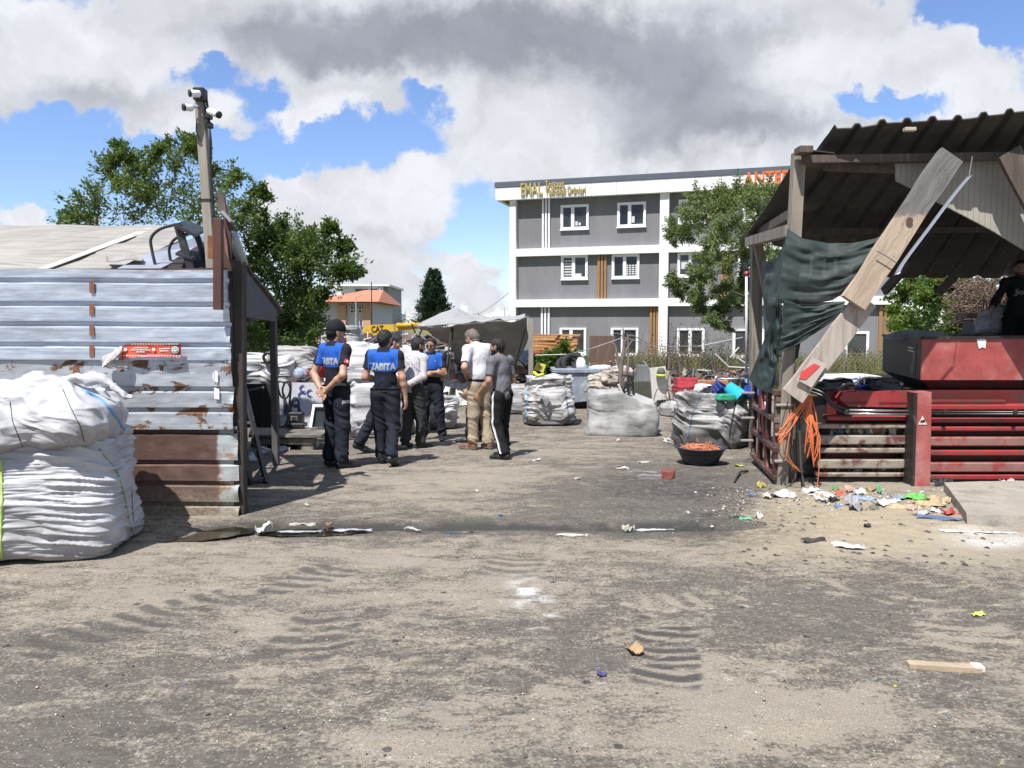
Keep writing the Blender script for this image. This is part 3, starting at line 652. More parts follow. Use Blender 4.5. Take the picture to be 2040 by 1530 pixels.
# ------------------------------------------------------------------ trees and plants
def leaf_mat(name, c1, c2, c3=None, tr=.35):
    def mk(T, b):
        r = T.node('ShaderNodeNewGeometry').outputs['Random Per Island']; co = T.node('ShaderNodeTexCoord').outputs['Object']
        c = T.mix(r, c1, c2); c = T.mix(T.ramp(T.noise(co, 1.3, 3), .42, .7), c, c3 or c2)
        T.put(b.inputs['Base Color'], c); b.inputs['Roughness'].default_value = .5; b.inputs['Specular IOR Level'].default_value = .4
        t = T.node('ShaderNodeBsdfTranslucent'); T.put(t.inputs[0], T.mix(1., c, (1.3, 1.5, .5), 'MULTIPLY')); m = T.node('ShaderNodeMixShader'); m.inputs[0].default_value = tr
        out = [n for n in T.n if n.type == 'OUTPUT_MATERIAL'][0]; T.l.new(b.outputs[0], m.inputs[1]); T.l.new(t.outputs[0], m.inputs[2]); T.l.new(m.outputs[0], out.inputs[0])
    return custom(name, mk)
BARK = mat('bark', (.10, .08, .06), .9, .3, 8, .6, 30)
def leaves(C, D, L, W, rng, droop=.3):
    """one folded 4-corner leaf at each C pointing along D"""
    n = len(C); d = D+rng.normal(0, .55, (n, 3)); d[:, 2] -= droop; d /= np.linalg.norm(d, axis=1, keepdims=True)
    s = np.cross(d, rng.normal(0, 1, (n, 3))+np.array([0, 0, .6])); s /= np.maximum(np.linalg.norm(s, axis=1, keepdims=True), 1e-6)
    l = (L*rng.uniform(.6, 1.25, n))[:, None]; w = (W*rng.uniform(.6, 1.2, n))[:, None]; nn = np.cross(d, s)
    V = np.stack([C, C+d*l*.5+s*w+nn*w*.3, C+d*l, C+d*l*.5-s*w+nn*w*.3], 1).reshape(-1, 3)
    return V, np.arange(4*n).reshape(n, 4)
def make_tree(name, label, cat, base, clumps, Y, n, L, W, lm, trunk=.16, bark=BARK, spray=14, seed=1, depth=.8, fork=None, droop=.25, group=None, bare=0., limb=.035):
    """clumps: (px, py, radius m) outline of the crown on the photograph, each given its own depth round Y"""
    rng = np.random.default_rng(seed); base = np.asarray(base, float)
    root = thing(name, label, cat, base, group)
    cl = []; 
    for (px, py, r) in clumps:
        Yk = Y+rng.uniform(-depth, depth)*1.6; cl.append((P(px, py, Yk), r))
    cen = np.mean([c for c, _ in cl], 0); zlo = min(c[2]-r for c, r in cl); fk = np.array(fork) if fork is not None else base*.5+cen*.5
    mb = MB(); t = np.linspace(0, 1, 6)[:, None]; tr = base*(1-t)+fk*t; tr[1:-1] += rng.normal(0, .06, (4, 3)); mb.tube(tr, np.linspace(trunk, trunk*.6, 6), 8)
    C = []; D = []
    per = max(1, int(n/len(cl)/spray)); cl.sort(key=lambda q: np.linalg.norm(q[0]-fk)); sk = [(fk, limb)]
    for (c, r) in cl:
        # each limb leaves the nearest limb already grown, so the skeleton branches and branches again
        j = min(range(len(sk)), key=lambda k: np.linalg.norm(sk[k][0]-c)+.35*np.linalg.norm(sk[k][0]-fk)*.5+(.6 if sk[k][0][2] > c[2]+.1 else 0)); p0, r0 = sk[j]
        t = np.linspace(0, 1, 7)[:, None]; mid = (p0+c)/2+np.array([0, 0, .12*np.linalg.norm(c-p0)])+rng.normal(0, .04, 3)*np.linalg.norm(c-p0); b = (1-t)**2*p0+2*t*(1-t)*mid+t**2*c
        rr = np.linspace(r0*.75, max(r0*.25, .007), 7); mb.tube(b, rr, 5); sk += [(b[k], rr[k]) for k in (2, 3, 4, 5, 6)]
        ax = unit(c-fk)
        for k in range(spray):
            # a spray: a twig from inside the clump outward, leaves along it
            d = unit(rng.normal(0, 1, 3)+ax*.9+np.array([0, 0, .35])); st = c+rng.normal(0, r*.28, 3); ln = r*rng.uniform(.5, 1.4)
            mb.tube([st, st+d*ln*.55+rng.normal(0, .02, 3), st+d*ln], [.008, .006, .003], 3, cap=False)
            u = rng.random(per)**.8; q = st+d*ln*u[:, None]+rng.normal(0, r*.10+.015, (per, 3)); C.append(q); D.append(np.repeat(d[None], per, 0))
    mb.build('trunk', bark, root, True)
    if bare < 1:
        V, F = leaves(np.concatenate(C), np.concatenate(D), L, W, rng, droop); mkobj('crown', V, F, lm, root)
    return root
LEAF1 = leaf_mat('leaf_dark', (.04, .07, .02), (.085, .14, .032), (.125, .175, .048)); LEAF2 = leaf_mat('leaf_mid', (.055, .09, .025), (.115, .17, .042), (.16, .21, .06))
LEAF3 = leaf_mat('leaf_grey', (.10, .14, .055), (.17, .215, .08), (.21, .24, .10)); LEAF4 = leaf_mat('leaf_fresh', (.05, .10, .018), (.11, .19, .03), (.16, .22, .05)); NEEDLE = leaf_mat('conifer_needle', (.012, .03, .018), (.028, .055, .028), (.04, .07, .035), .15)
make_tree('broadleaf_tree', 'spiky dark green tree behind the beige roof and camera pole', 'tree', (P(395, 640, 15.5)[0], 15.5, -.2),
    [(165, 432, .32), (200, 405, .34), (215, 350, .28), (240, 300, .16), (262, 320, .2), (250, 375, .4), (290, 340, .32), (312, 305, .16), (340, 300, .18), (375, 300, .2), (400, 320, .25), (350, 345, .38), (310, 390, .45), (370, 400, .5), (250, 425, .45),
     (430, 380, .4), (470, 365, .26), (505, 385, .24), (525, 395, .15), (490, 420, .3), (440, 440, .5), (330, 440, .5), (190, 445, .4), (420, 345, .22), (385, 285, .12), (268, 355, .3), (150, 440, .22), (520, 432, .2), (400, 440, .55), (480, 455, .4), (280, 400, .4), (225, 325, .16)],
    15.5, 18000, .085, .021, LEAF2, .17, seed=3, group='broadleaf trees behind the shed', fork=P(385, 520, 15.5), limb=.09)
make_tree('broadleaf_tree', 'rounder dense dark tree behind the shed canopy', 'tree', (P(590, 700, 17)[0], 17, -.25),
    [(525, 480, .35), (560, 465, .28), (545, 520, .5), (590, 500, .5), (620, 480, .25), (650, 462, .2), (640, 510, .4), (680, 500, .2), (685, 545, .24), (708, 545, .12), (650, 550, .55), (590, 560, .6), (540, 580, .6), (600, 600, .5), (560, 620, .6), (625, 600, .3), (510, 530, .4), (605, 640, .45), (590, 660, .6), (530, 660, .6), (610, 665, .3), (590, 690, .45), (560, 700, .6), (500, 600, .5), (510, 690, .5), (600, 530, .4), (570, 500, .35), (500, 650, .5)],
    17, 32000, .09, .025, LEAF1, .2, spray=18, seed=8, group='broadleaf trees behind the shed', fork=P(592, 690, 17), limb=.09)
make_tree('feathery_tree', 'feathery grey green tree in front of the office building', 'tree', (P(1490, 735, 24)[0], 24, -.25),
    [(1395, 395, .35), (1440, 392, .35), (1480, 388, .35), (1515, 392, .4), (1548, 396, .35), (1400, 440, .45), (1440, 425, .5), (1500, 420, .6), (1540, 430, .5), (1345, 455, .3), (1370, 465, .35), (1430, 480, .5), (1480, 480, .55), (1530, 490, .5), (1410, 520, .35), (1450, 530, .4), (1350, 560, .25), (1365, 580, .25), (1390, 590, .25), (1400, 560, .3), (1440, 575, .3), (1430, 625, .3), (1445, 645, .25), (1420, 640, .22), (1470, 600, .35), (1495, 560, .35), (1500, 620, .3), (1460, 400, .4), (1340, 475, .18), (1450, 455, .5), (1480, 510, .5), (1420, 500, .4), (1510, 455, .5), (1380, 425, .35), (1400, 610, .25), (1450, 600, .35), (1480, 580, .35), (1390, 545, .3), (1565, 392, .3), (1510, 530, .4)],
    24, 46000, .115, .020, LEAF3, .14, spray=14, seed=5, fork=P(1492, 590, 24), droop=.75, depth=1.1, limb=.08)
make_tree('shrub', 'bright leafy bush beyond the red hopper', 'bush', (P(1860, 700, 17)[0], 17, -.3),
    [(1800, 600, .3), (1830, 575, .3), (1870, 570, .3), (1905, 580, .3), (1820, 640, .4), (1860, 615, .45), (1900, 625, .4), (1800, 660, .3), (1940, 610, .35), (1880, 660, .4), (1930, 650, .35), (1960, 585, .3), (1985, 610, .3), (1840, 665, .4), (1785, 630, .2), (1910, 600, .3), (1850, 590, .3)],
    17, 15000, .085, .03, LEAF4, .05, spray=14, seed=6, fork=(P(1860, 680, 17)[0], 17, .8))
def conifer():
    rng = np.random.default_rng(2); Y = 60; b = P(865, 700, Y); b[2] = -.2; top = P(867, 548, Y); root = thing('conifer_tree', 'dark pointed conifer standing behind the grey tarpaulin', 'tree', b)
    mb = MB(); mb.tube([b, top], [.25, .03], 8); C = []; D = []
    H = top[2]-b[2]
    for k in range(300):
        h = rng.uniform(.22, .985); rad = 1.7*(1-h)**.75*rng.uniform(.6, 1.15)+.12; a = rng.uniform(0, 6.28); s = b+(0, 0, h*H)
        e = s+np.array([math.cos(a)*rad, math.sin(a)*rad, rad*.35+.25]); mb.tube([s, (s+e)/2-(0, 0, .1), e], [.03, .02, .01], 3, cap=False)
        m = 60; u = rng.random(m)**.6; q = s+(e-s)*u[:, None]+rng.normal(0, .10, (m, 3)); C.append(q); D.append(np.repeat(unit(e-s+(0, 0, .8))[None], m, 0))
    mb.build('trunk', BARK, root, True); V, F = leaves(np.concatenate(C), np.concatenate(D), .30, .05, rng, -.3); mkobj('crown', V, F, NEEDLE, root)
conifer()
# ------------------------------------------------------------------ sacks and big bags
def cloth_mk(base, grime, gscale=2.2, glow=.46, ghi=.78, low=.0, lowh=.25):
    def mk(T, b):
        co = T.node('ShaderNodeTexCoord').outputs['Object']; z = T.xyz(co)[2]
        g = T.ramp(T.noise(T.vmath('MULTIPLY', co, (1, 1, 1.6)), gscale, 7, .68), glow, ghi)
        if low: g = T.math('MAXIMUM', g, T.math('MULTIPLY', T.ramp(T.math('ADD', z, T.math('MULTIPLY', T.noise(co, 4, 5, .7), lowh*.8)), lowh*1.3, lowh*.65), low))
        c = T.mix(T.math('MULTIPLY', g, .88), base, grime)
        sc = T.math('MULTIPLY', T.ramp(T.noise(T.vmath('MULTIPLY', co, (1, 1, .6)), 28, 4, .75, dist=2.), .62, .70), T.ramp(T.noise(co, 3.1, 2), .52, .6)); c = T.mix(T.math('MULTIPLY', sc, .8), c, (.10, .09, .09))
        T.put(b.inputs['Base Color'], c); b.inputs['Roughness'].default_value = .55; b.inputs['Specular IOR Level'].default_value = .35
        bp_ = T.node('ShaderNodeBump'); bp_.inputs['Strength'].default_value = .35; bp_.inputs['Distance'].default_value = .012; T.put(bp_.inputs['Height'], T.noise(T.vmath('MULTIPLY', co, (1, 1, 2.2)), 14, 5, .6)); T.l.new(bp_.outputs[0], b.inputs['Normal'])
    return mk
CLOTH = custom('white_woven_cloth', cloth_mk((.475, .475, .495), (.25, .235, .22), low=.85, lowh=.16)); CLOTHD = custom('soiled_woven_cloth', cloth_mk((.47, .46, .455), (.10, .092, .085), 2.6, .43, .68, .85, .40)); CLOTHG = custom('grey_woven_cloth', cloth_mk((.36, .355, .35), (.12, .115, .11), 2.6, .40, .74, .7, .10))
CLOTHK = custom('blackened_woven_cloth', cloth_mk((.44, .435, .43), (.04, .038, .036), 1.8, .38, .62, 1., .62))
def bag(name, label, c, size, rz=0., prof=None, sq=.75, fold=.03, kx=1.2, kz=9., tilt=.0, m=None, seed=0, lean=(0, 0), nu=220, nv=170, group='white bulk bags in the yard', lump=.06, top=None, parent=None, cat='bulk bag', crease=None):
    """filled woven bag: square-ish section, profile from the bottom centre to the top centre, cloth folds pressed out of its own surface"""
    prof = np.array(prof if prof is not None else [(0, 0), (.6, 0), (.92, .03), (1.0, .18), (1.03, .45), (1.0, .72), (.92, .92), (.75, 1.0), (.4, 1.02), (0, .99)], float)
    seg = np.r_[0, np.cumsum(np.linalg.norm(np.diff(prof*[.5, 1], axis=0), axis=1))]; v = np.linspace(0, seg[-1], nv)
    pr = np.interp(v, seg, prof[:, 0]); pz = np.interp(v, seg, prof[:, 1])
    kk = np.hanning(9); kk /= kk.sum(); pad = lambda a: np.convolve(np.r_[[a[0]]*4, a, [a[-1]]*4], kk, 'valid'); pr = pad(pr); pz = pad(pz); pr[0] = pr[-1] = 0
    th = np.linspace(0, 2*np.pi, nu, endpoint=False); e = 2/(2+6*sq)
    cx = np.sign(np.cos(th))*np.abs(np.cos(th))**e; cy = np.sign(np.sin(th))*np.abs(np.sin(th))**e
    X = cx[:, None]*pr*size[0]/2; Y = cy[:, None]*pr*size[1]/2; Z = np.broadcast_to(pz*size[2], X.shape).copy(); A = np.stack([X, Y, Z], 2)
    nr = np.stack([np.broadcast_to(np.cos(th)[:, None], X.shape), np.broadcast_to(np.sin(th)[:, None], X.shape), np.broadcast_to(np.clip((np.gradient(pz)*0+(pz-.55))*1.2, -.4, 1.2), X.shape)], 2); nr /= np.linalg.norm(nr, axis=2, keepdims=True)
    big = fbm(A*2.6+seed*7.7, 3)
    q = np.stack([A[..., 0]*kx*2, A[..., 1]*kx*2, (A[..., 2]+tilt*(A[..., 0]+A[..., 1]))*kz], 2); q[..., 2] += 1.2*vnoise(A*3+seed)
    f1 = 1-np.abs(vnoise(q+seed*3.1))*2.2; f2 = 1-np.abs(vnoise(q*2.1+seed*5.3+9))*2.2; f3 = fbm(q*4.3+seed, 2)
    f = np.clip(f1, -.3, 1)**2*np.sign(f1)+.5*np.clip(f2, -.3, 1)+.22*f3
    mask = sstep(pz*size[2], .0, .05)*1.
    A = A+nr*(lump*big+fold*f*mask)[..., None]
    if crease: A = crease(A)
    A[..., 0] += lean[0]*A[..., 2]; A[..., 1] += lean[1]*A[..., 2]; A[..., 2] = np.maximum(A[..., 2], .0)
    cr, sr = math.cos(rz), math.sin(rz); B = A.copy(); B[..., 0] = A[..., 0]*cr-A[..., 1]*sr; B[..., 1] = A[..., 0]*sr+A[..., 1]*cr; B += np.asarray(c)
    i = np.arange(nu*nv).reshape(nu, nv); j = np.roll(i, -1, 0); F = np.stack([i[:, :-1], j[:, :-1], j[:, 1:], i[:, 1:]], -1).reshape(-1, 4)
    return mkobj(name, B.reshape(-1, 3), F, m or CLOTH, parent, True, label=label, cat=cat, group=group, origin=c)
def hit(objs, px, py, lift=.004):
    """the point of a thing's own surface that the photograph shows at px, py"""
    d = Vector(ray(px, py)).normalized(); o = Vector((0, 0, HC)); best = None
    for ob in objs:
        if ob.type != 'MESH': continue
        off = Vector(parent_origin(ob)); ok, loc, nrm, _ = ob.ray_cast(o-off, d)
        if ok:
            w = loc+off; L = (w-o).length
            if best is None or L < best[0]: best = (L, w-d*lift)
    return np.array(best[1]) if best else None
def trace(objs, pts, n=40, lift=.004):
    pts = np.array(pts, float); t = np.linspace(0, len(pts)-1, n); i = np.minimum(t.astype(int), len(pts)-2); f = (t-i)[:, None]; q = pts[i]*(1-f)+pts[i+1]*f
    h = [hit(objs, a, b, lift) for a, b in q]; h = [x for x in h if x is not None]; return np.array(h)
def seam(ob, pts, r, m, name='strap', n=40):
    h = trace([ob], pts, n, r*.3)
    if len(h) > 2:
        k = np.array([.25, .5, .25])
        for c in range(3): h[1:-1, c] = np.convolve(h[:, c], k, 'valid')
        MB().tube(h, r, 6).build(name, m, ob, True)
BLUE = mat('blue_strap', (.12, .34, .62), .6, .15); GREEN = mat('green_seam', (.25, .36, .22), .7, .2, 20); BLK = mat('black_seam', (.03, .03, .035), .7, .2); LIME = mat('lime_strap', (.45, .6, .15), .6, .1)
def left_bags():
    c = np.array([-3.60, 5.86, 0]); b1 = bag('bulk_bag', 'stuffed white bulk bag standing by the metal wall under another bag', c, (1.14, 1.02, .98), R(14), [(0, 0), (.75, 0), (.95, .03), (1.03, .15), (1.0, .4), (.98, .6), (.93, .8), (.84, .92), (.6, 1.0), (.3, 1.0), (0, .96)], .5, .024, .9, 19, .14, CLOTH, 3, nu=340, nv=300, lump=.05)
    seam(b1, ((198, 895), (232, 935), (248, 985), (258, 1040), (268, 1068)), .007, GREEN); seam(b1, ((2, 915), (4, 1000), (1, 1075), (4, 1130)), .009, LIME); seam(b1, ((262, 975), (266, 1040)), .004, BLK)
    c2 = np.array([-3.72, 5.80, .80]); b2 = bag('bulk_bag', 'white bulk bag with a blue seam lying on top of another bag', c2, (1.35, 1.06, .50), R(8), [(0, .10), (.5, .06), (.8, .0), (.97, .14), (1.04, .4), (1.0, .62), (.84, .82), (.6, .93), (.3, 1.0), (0, 1.0)], .25, .026, 1.4, 5.5, .25, CLOTH, 12, nu=320, nv=260, lump=.075)
    seam(b2, ((165, 777), (200, 795), (232, 830), (255, 870), (262, 880)), .012, BLUE); seam(b2, ((125, 775), (140, 810), (160, 850), (168, 880)), .003, BLK); seam(b2, ((20, 800), (25, 840), (45, 890)), .003, BLK)
    # twisted cloth neck and torn corner lying on the upper bag
    for (pts, rr) in ((((30, 775), (55, 758), (75, 748), (92, 760), (98, 785)), (.02, .05, .045, .05, .03)), (((120, 765), (150, 752), (200, 755), (235, 775)), (.03, .045, .04, .02)), (((225, 768), (250, 790), (262, 795)), (.03, .035, .01))):
        q = np.array([P(a, b, 5.72) for a, b in pts]); t = np.linspace(0, len(q)-1, 24); i = np.minimum(t.astype(int), len(q)-2); f = (t-i)[:, None]; q = q[i]*(1-f)+q[i+1]*f; r = np.interp(t, range(len(rr)), rr)
        mb = MB(); n = 20; mb.tube(q, r, n); v = mb.v[0]; v += (.02*fbm(v*14, 3))[:, None]*np.array([.6, .8, 1]); mb.v = [v]; mb.build('neck', CLOTH, b2, True)
left_bags()
# ------------------------------------------------------------------ metal shed
WY = 6.76
def sheet_mk(kind):
    def mk(T, b):
        co = T.node('ShaderNodeTexCoord').outputs['Object']; x, y, z = T.xyz(co)
        st = T.noise(T.vmath('MULTIPLY', co, (1.2, 1, 22)), 1.6, 5, .65); n = T.noise(co, 2.3, 6, .65); n2 = T.noise(co, 30, 4, .7)
        c = T.mix(T.ramp(st, .35, .65), (.42, .47, .55), (.62, .665, .73)); c = T.mix(T.math('MULTIPLY', T.ramp(n2, .55, .75), .3), c, (.8, .82, .85)); c = T.mix(T.math('MULTIPLY', T.ramp(n, .5, .8), .4), c, (.36, .38, .42))
        rn = T.noise(T.vmath('MULTIPLY', co, (1.7, 1, 3.0)), 2.1, 7, .72, dist=.6)
        rc = T.mix(T.ramp(n2, .35, .65), (.085, .038, .022), (.185, .088, .045))
        if kind == 'up': r = T.math('MULTIPLY', T.ramp(rn, .66, .72), .5)
        elif kind == 'mid': r = T.math('MAXIMUM', T.ramp(T.math('ADD', rn, T.math('MULTIPLY', T.math('SINE', T.math('MULTIPLY', z, 34.)), .05)), .55, .60), T.math('MULTIPLY', T.ramp(T.noise(T.vmath('MULTIPLY', co, (9, 1, .8)), 1.5, 4), .6, .75), .35)); c = T.mix(.45, c, (.40, .40, .39))
        else:
            edge = T.ramp(T.math('ADD', x, T.math('MULTIPLY', T.noise(co, 6, 4), .16)), 1.43, 1.47)
            brown = T.mix(T.ramp(n, .35, .7), (.105, .062, .05), (.17, .105, .085)); gal = T.mix(T.ramp(rn, .5, .62), (.42, .45, .45), (.28, .16, .08)); c = T.mix(edge, brown, gal)
            low = T.ramp(T.math('ADD', z, T.math('MULTIPLY', n, .5)), .62, .30); c = T.mix(T.math('MULTIPLY', low, .8), c, T.mix(T.ramp(n2, .4, .6), (.20, .16, .11), (.33, .29, .22))); r = T.math('MULTIPLY', T.ramp(rn, .6, .68), .6)
        c = T.mix(r, c, rc); T.put(b.inputs['Base Color'], c)
        T.put(b.inputs['Metallic'], T.math('MULTIPLY', T.math('SUBTRACT', 1., r), .55 if kind == 'up' else (.4 if kind == 'mid' else .1))); T.put(b.inputs['Roughness'], T.math('ADD', T.ramp(n, .3, .7, .36, .52), T.math('MULTIPLY', r, .3)))
        bp_ = T.node('ShaderNodeBump'); bp_.inputs['Strength'].default_value = .25; bp_.inputs['Distance'].default_value = .004; T.put(bp_.inputs['Height'], T.math('ADD', n2, st)); T.l.new(bp_.outputs[0], b.inputs['Normal'])
    return mk
def zy(y): return P(400, y, WY)[2]
def rib_sheet(name, ledges, ztop, zbot, x0, x1, y0, mk, parent, seed, dent=.005, slope=0.):
    """horizontal trapezoid ribs: each ledge faces up and catches the sun, the face below it steps back in shade"""
    zs, off = [zbot], [0.]
    led = sorted(ledges)
    for i, z in enumerate(led):
        zs += [z-.058, z-.040, z-.012, z]; off += [0., -.034, -.034, 0.]
    zs.append(ztop); off.append(0.)
    zz = []; oo = []
    for k in range(len(zs)-1):
        n = max(2, int((zs[k+1]-zs[k])/.022)+1)
        for t in np.linspace(0, 1, n, endpoint=False): zz.append(zs[k]+(zs[k+1]-zs[k])*t); oo.append(off[k]+(off[k+1]-off[k])*t)
    zz.append(zs[-1]); oo.append(off[-1]); zz = np.array(zz); oo = np.array(oo)
    xs = np.arange(x0, x1+.001, .022); X, Z = np.meshgrid(xs, zz, indexing='ij'); p = np.stack([X, Z, X*0+seed], -1)
    d = dent*1.5*fbm(p*np.array([2.2, 5, 1]), 4)+dent*1.6*np.clip(vnoise(p*np.array([3.1, 7, 1])+5), .25, 1)*vnoise(p*np.array([12, 12, 1]))
    Y = y0-oo[None, :]+d; Zz = Z+.006*vnoise(p*np.array([1.3, .4, 1])+3)+slope*(X-x1)
    # the free right end is bent and torn a little
    e = sstep(X, x1-.09, x1)*vnoise(np.stack([Z*9, X*0, X*0+seed], -1)); Y += .03*e
    mb = MB(); mb.grid(np.stack([X, Y, Zz], -1)); return mb.build(name, custom('sheet_'+mk, sheet_mk(mk)), parent, False)
def build_shed():
    S = thing('metal_shed', 'patched shed with ribbed rusty metal front wall, beige roof and dark side canopy', 'shed', (-4, WY, 0))
    xr = P(467, 800, WY)[0]
    rib_sheet('wall_sheet', [zy(y) for y in (554, 601, 641, 682)], zy(538), zy(718), -7.6, xr, WY, 'up', S, 1, slope=-.004)
    rib_sheet('wall_sheet', [zy(y) for y in (770, 812)], zy(712), zy(856), -7.6, xr, WY+.022, 'mid', S, 2, slope=-.003)
    rib_sheet('wall_sheet', [zy(y) for y in (856, 918, 960, 1002)], zy(850), zy(1036), -7.6, xr+.01, WY+.045, 'low', S, 3)
    rust = mat('rust_strip', (.20, .085, .045), .8, .3, 12, .2, 60); mb = MB()
    for (a, b) in ((559, 584), (606, 628), (647, 669), (687, 711)):
        h = [P(x, y, WY-.008) for x, y in ((178, a), (188, a), (188, b), (179, b))]; mb.prism(h, (0, -.004, 0))
    mb.build('rust_strip', rust, S); MB().prism([P(x, y, WY-.012) for x, y in ((145, 730), (158, 730), (160, 752), (146, 754))], (0, -.004, 0)).build('rust_strip', rust, S)
    scr = mat('paint_drip', (.78, .79, .80), .6); mb = MB()
    for (a, b, c, d) in ((428, 738, 434, 762), (427, 772, 437, 796), (424, 740, 426, 758)): mb.prism([P(x, y, WY+.004) for x, y in ((a, b), (c, b+3), (c, d), (a, d-2))], (0, -.003, 0))
    mb.build('paint_drip', scr, S)
    # top rail, corner post, side posts
    wood = mat('dark_weathered_wood', (.05, .04, .034), .85, .35, 10, .5, 50, stretch=(3, 3, .5)); brownst = mat('red_brown_steel', (.085, .032, .024), .6, .25, 6, .15, 40)
    a = P(-500, 541, WY+.03); b = P(452, 537, WY+.03); MB().beam(a, b, .03, .025).build('top_rail', brownst, S)
    MB().beam((P(480, 1030, 6.88)[0], 6.88, 0), P(477, 520, 6.88), .095, .10, up=(0, 1, 0), bev=.008).build('corner_post', wood, S)
    MB().beam((P(546, 760, 9.5)[0], 9.5, -.03), P(544, 628, 9.5), .075, .08, up=(0, 1, 0), bev=.006).build('post', mat('grey_post', (.10, .095, .09), .8, .3, 8, .3), S)
    # beige roof with lap lines, rising away from the wall
    def rmk(T, b):
        co = T.node('ShaderNodeTexCoord').outputs['Object']; n = T.noise(T.vmath('MULTIPLY', co, (1.3, .4, 1)), 1.2, 6, .65); s = T.noise(T.vmath('MULTIPLY', co, (1, 9, 1)), 1.4, 5, .7)
        c = T.mix(T.ramp(n, .35, .7), (.36, .335, .30), (.27, .25, .225)); c = T.mix(T.math('MULTIPLY', T.ramp(s, .46, .66), .7), c, (.17, .155, .14)); T.put(b.inputs['Base Color'], c); b.inputs['Roughness'].default_value = .8
    roofm = custom('beige_roof', rmk); x0, x1 = -9.5, P(413, 470, 10.5)[0]
    z0, z1 = zy(545)+.005, P(300, 452, 10.5)[2]; Yf, Yb = 6.84, 10.5
    u = np.linspace(0, 1, 120); w = np.linspace(0, 1, 60); U, W = np.meshgrid(u, w, indexing='ij'); xe = P(225, 540, Yf)[0]*(1-W)+x1*W; X = x0+(xe-x0)*U; Y = Yf+(Yb-Yf)*W
    Z = z0+(z1-z0)*W+.012*fbm(np.stack([X*2, Y*2, X*0], -1), 3)+.012*((W > .33).astype(float)+(W > .68))-.012
    MB().grid(np.stack([X, Y, Z], -1), th=.02).build('roof', roofm, S)
    def onroof(px, py, o=.02):
        d = ray(px, py); k = (z1-z0)/(Yb-Yf); t = (z0+o-Yf*k-HC)/(d[2]-k*d[1]); return np.array([0, 0, HC])+d*t
    MB().prism([onroof(*q) for q in ((62, 541), (84, 541), (312, 455), (292, 455))], (0, 0, .006)).build('roof_strip', mat('pale_strip', (.46, .43, .38), .7, .1), S)
    MB().prism([P(*q) for q in ((228, 540, 6.86), (300, 505, 7.6), (413, 468, 8.4), (415, 492, 8.3), (315, 539, 6.86))], (0, 0, .012)).build('flashing', mat('blue_grey_flashing', (.42, .45, .52), .45, .15, 3, metal=.4, col2=(.33, .27, .2), mixs=(5, .5, .7)), S)
    q = [P(*p) for p in ((308, 538, 6.95), (415, 490, 8.2), (424, 470, 8.2), (424, 545, 6.95))]; MB().prism(q, (0, .02, 0)).build('gable_shade', mat('gable_dark', (.03, .026, .024), .9, .3), S)  # dark sheet standing in for the unlit opening below the flashing
    # curled flap of roof sheet
    A = np.array([[P(212+8*i, 517+(-6 if j == 1 else (4 if j == 0 else -1))*1.0+2*math.sin(i*.9)-i*.4, 7.02+.10*j) for j in range(4)] for i in range(10)]); MB().grid(A, th=.006).build('roof_flap', mat('flap_sheet', (.32, .30, .28), .7, .3, 8), S, True)
    # canopy that falls away behind, seen from below
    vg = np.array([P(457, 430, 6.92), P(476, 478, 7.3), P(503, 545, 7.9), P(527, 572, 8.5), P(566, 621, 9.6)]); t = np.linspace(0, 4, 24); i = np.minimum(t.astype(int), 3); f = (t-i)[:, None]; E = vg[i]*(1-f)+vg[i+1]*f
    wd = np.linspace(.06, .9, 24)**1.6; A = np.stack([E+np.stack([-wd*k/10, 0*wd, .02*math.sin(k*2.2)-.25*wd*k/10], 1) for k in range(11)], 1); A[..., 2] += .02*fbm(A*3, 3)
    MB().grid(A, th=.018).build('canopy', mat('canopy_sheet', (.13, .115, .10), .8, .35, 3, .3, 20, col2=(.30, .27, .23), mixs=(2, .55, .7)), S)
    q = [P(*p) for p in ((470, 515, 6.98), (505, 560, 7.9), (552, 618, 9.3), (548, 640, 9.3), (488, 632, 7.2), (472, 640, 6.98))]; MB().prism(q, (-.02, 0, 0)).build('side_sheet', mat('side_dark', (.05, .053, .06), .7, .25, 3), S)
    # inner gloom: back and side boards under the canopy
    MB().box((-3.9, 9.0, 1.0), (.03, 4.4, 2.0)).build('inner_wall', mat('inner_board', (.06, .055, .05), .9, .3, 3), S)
    # roll of clear film on the verge
    a = P(463, 465, 7.0); b = P(484, 525, 7.35); mb = MB(); mb.tube([a, (a+b)/2, b], [.035, .05, .045], 14); mb.build('film_roll', mat('clear_film', (.40, .45, .47), .25, .2, 9), S, True)
    # rusty steel post and plates clamped over the wall top
    p = thing('steel_post', 'red brown square steel post clamped over the wall top', 'post', P(435, 617, 6.66)); MB().beam(P(435, 617, 6.66), P(435, 436, 6.66), .072, .06, up=(0, 1, 0), bev=.004).build('post', brownst, p)
    MB().prism([P(*q) for q in ((444, 425, 6.9), (459, 440, 6.9), (461, 540, 6.9), (444, 540, 6.9))], (0, .03, 0)).build('plate', mat('brown_plate', (.07, .034, .028), .7, .3, 6), p)
    MB().prism([P(*q) for q in ((444, 440, 6.87), (452, 480, 6.87), (456, 520, 6.87), (448, 500, 6.87))], (0, .01, 0)).build('plate', mat('pink_plate', (.20, .10, .085), .7, .2, 6), p)
    MB().prism([P(*q) for q in ((431, 380, 6.95), (446, 392, 6.95), (452, 430, 6.95), (444, 432, 6.95), (437, 420, 6.95))], (0, .04, 0)).build('plate', mat('dull_plate', (.13, .085, .075), .7, .3, 6), p)
    MB().beam(P(443, 421, 6.85), P(461, 442, 6.85), .02, .05, up=(0, 1, 0)).build('bracket', mat('grey_bracket', (.3, .29, .28), .6, .2), p)
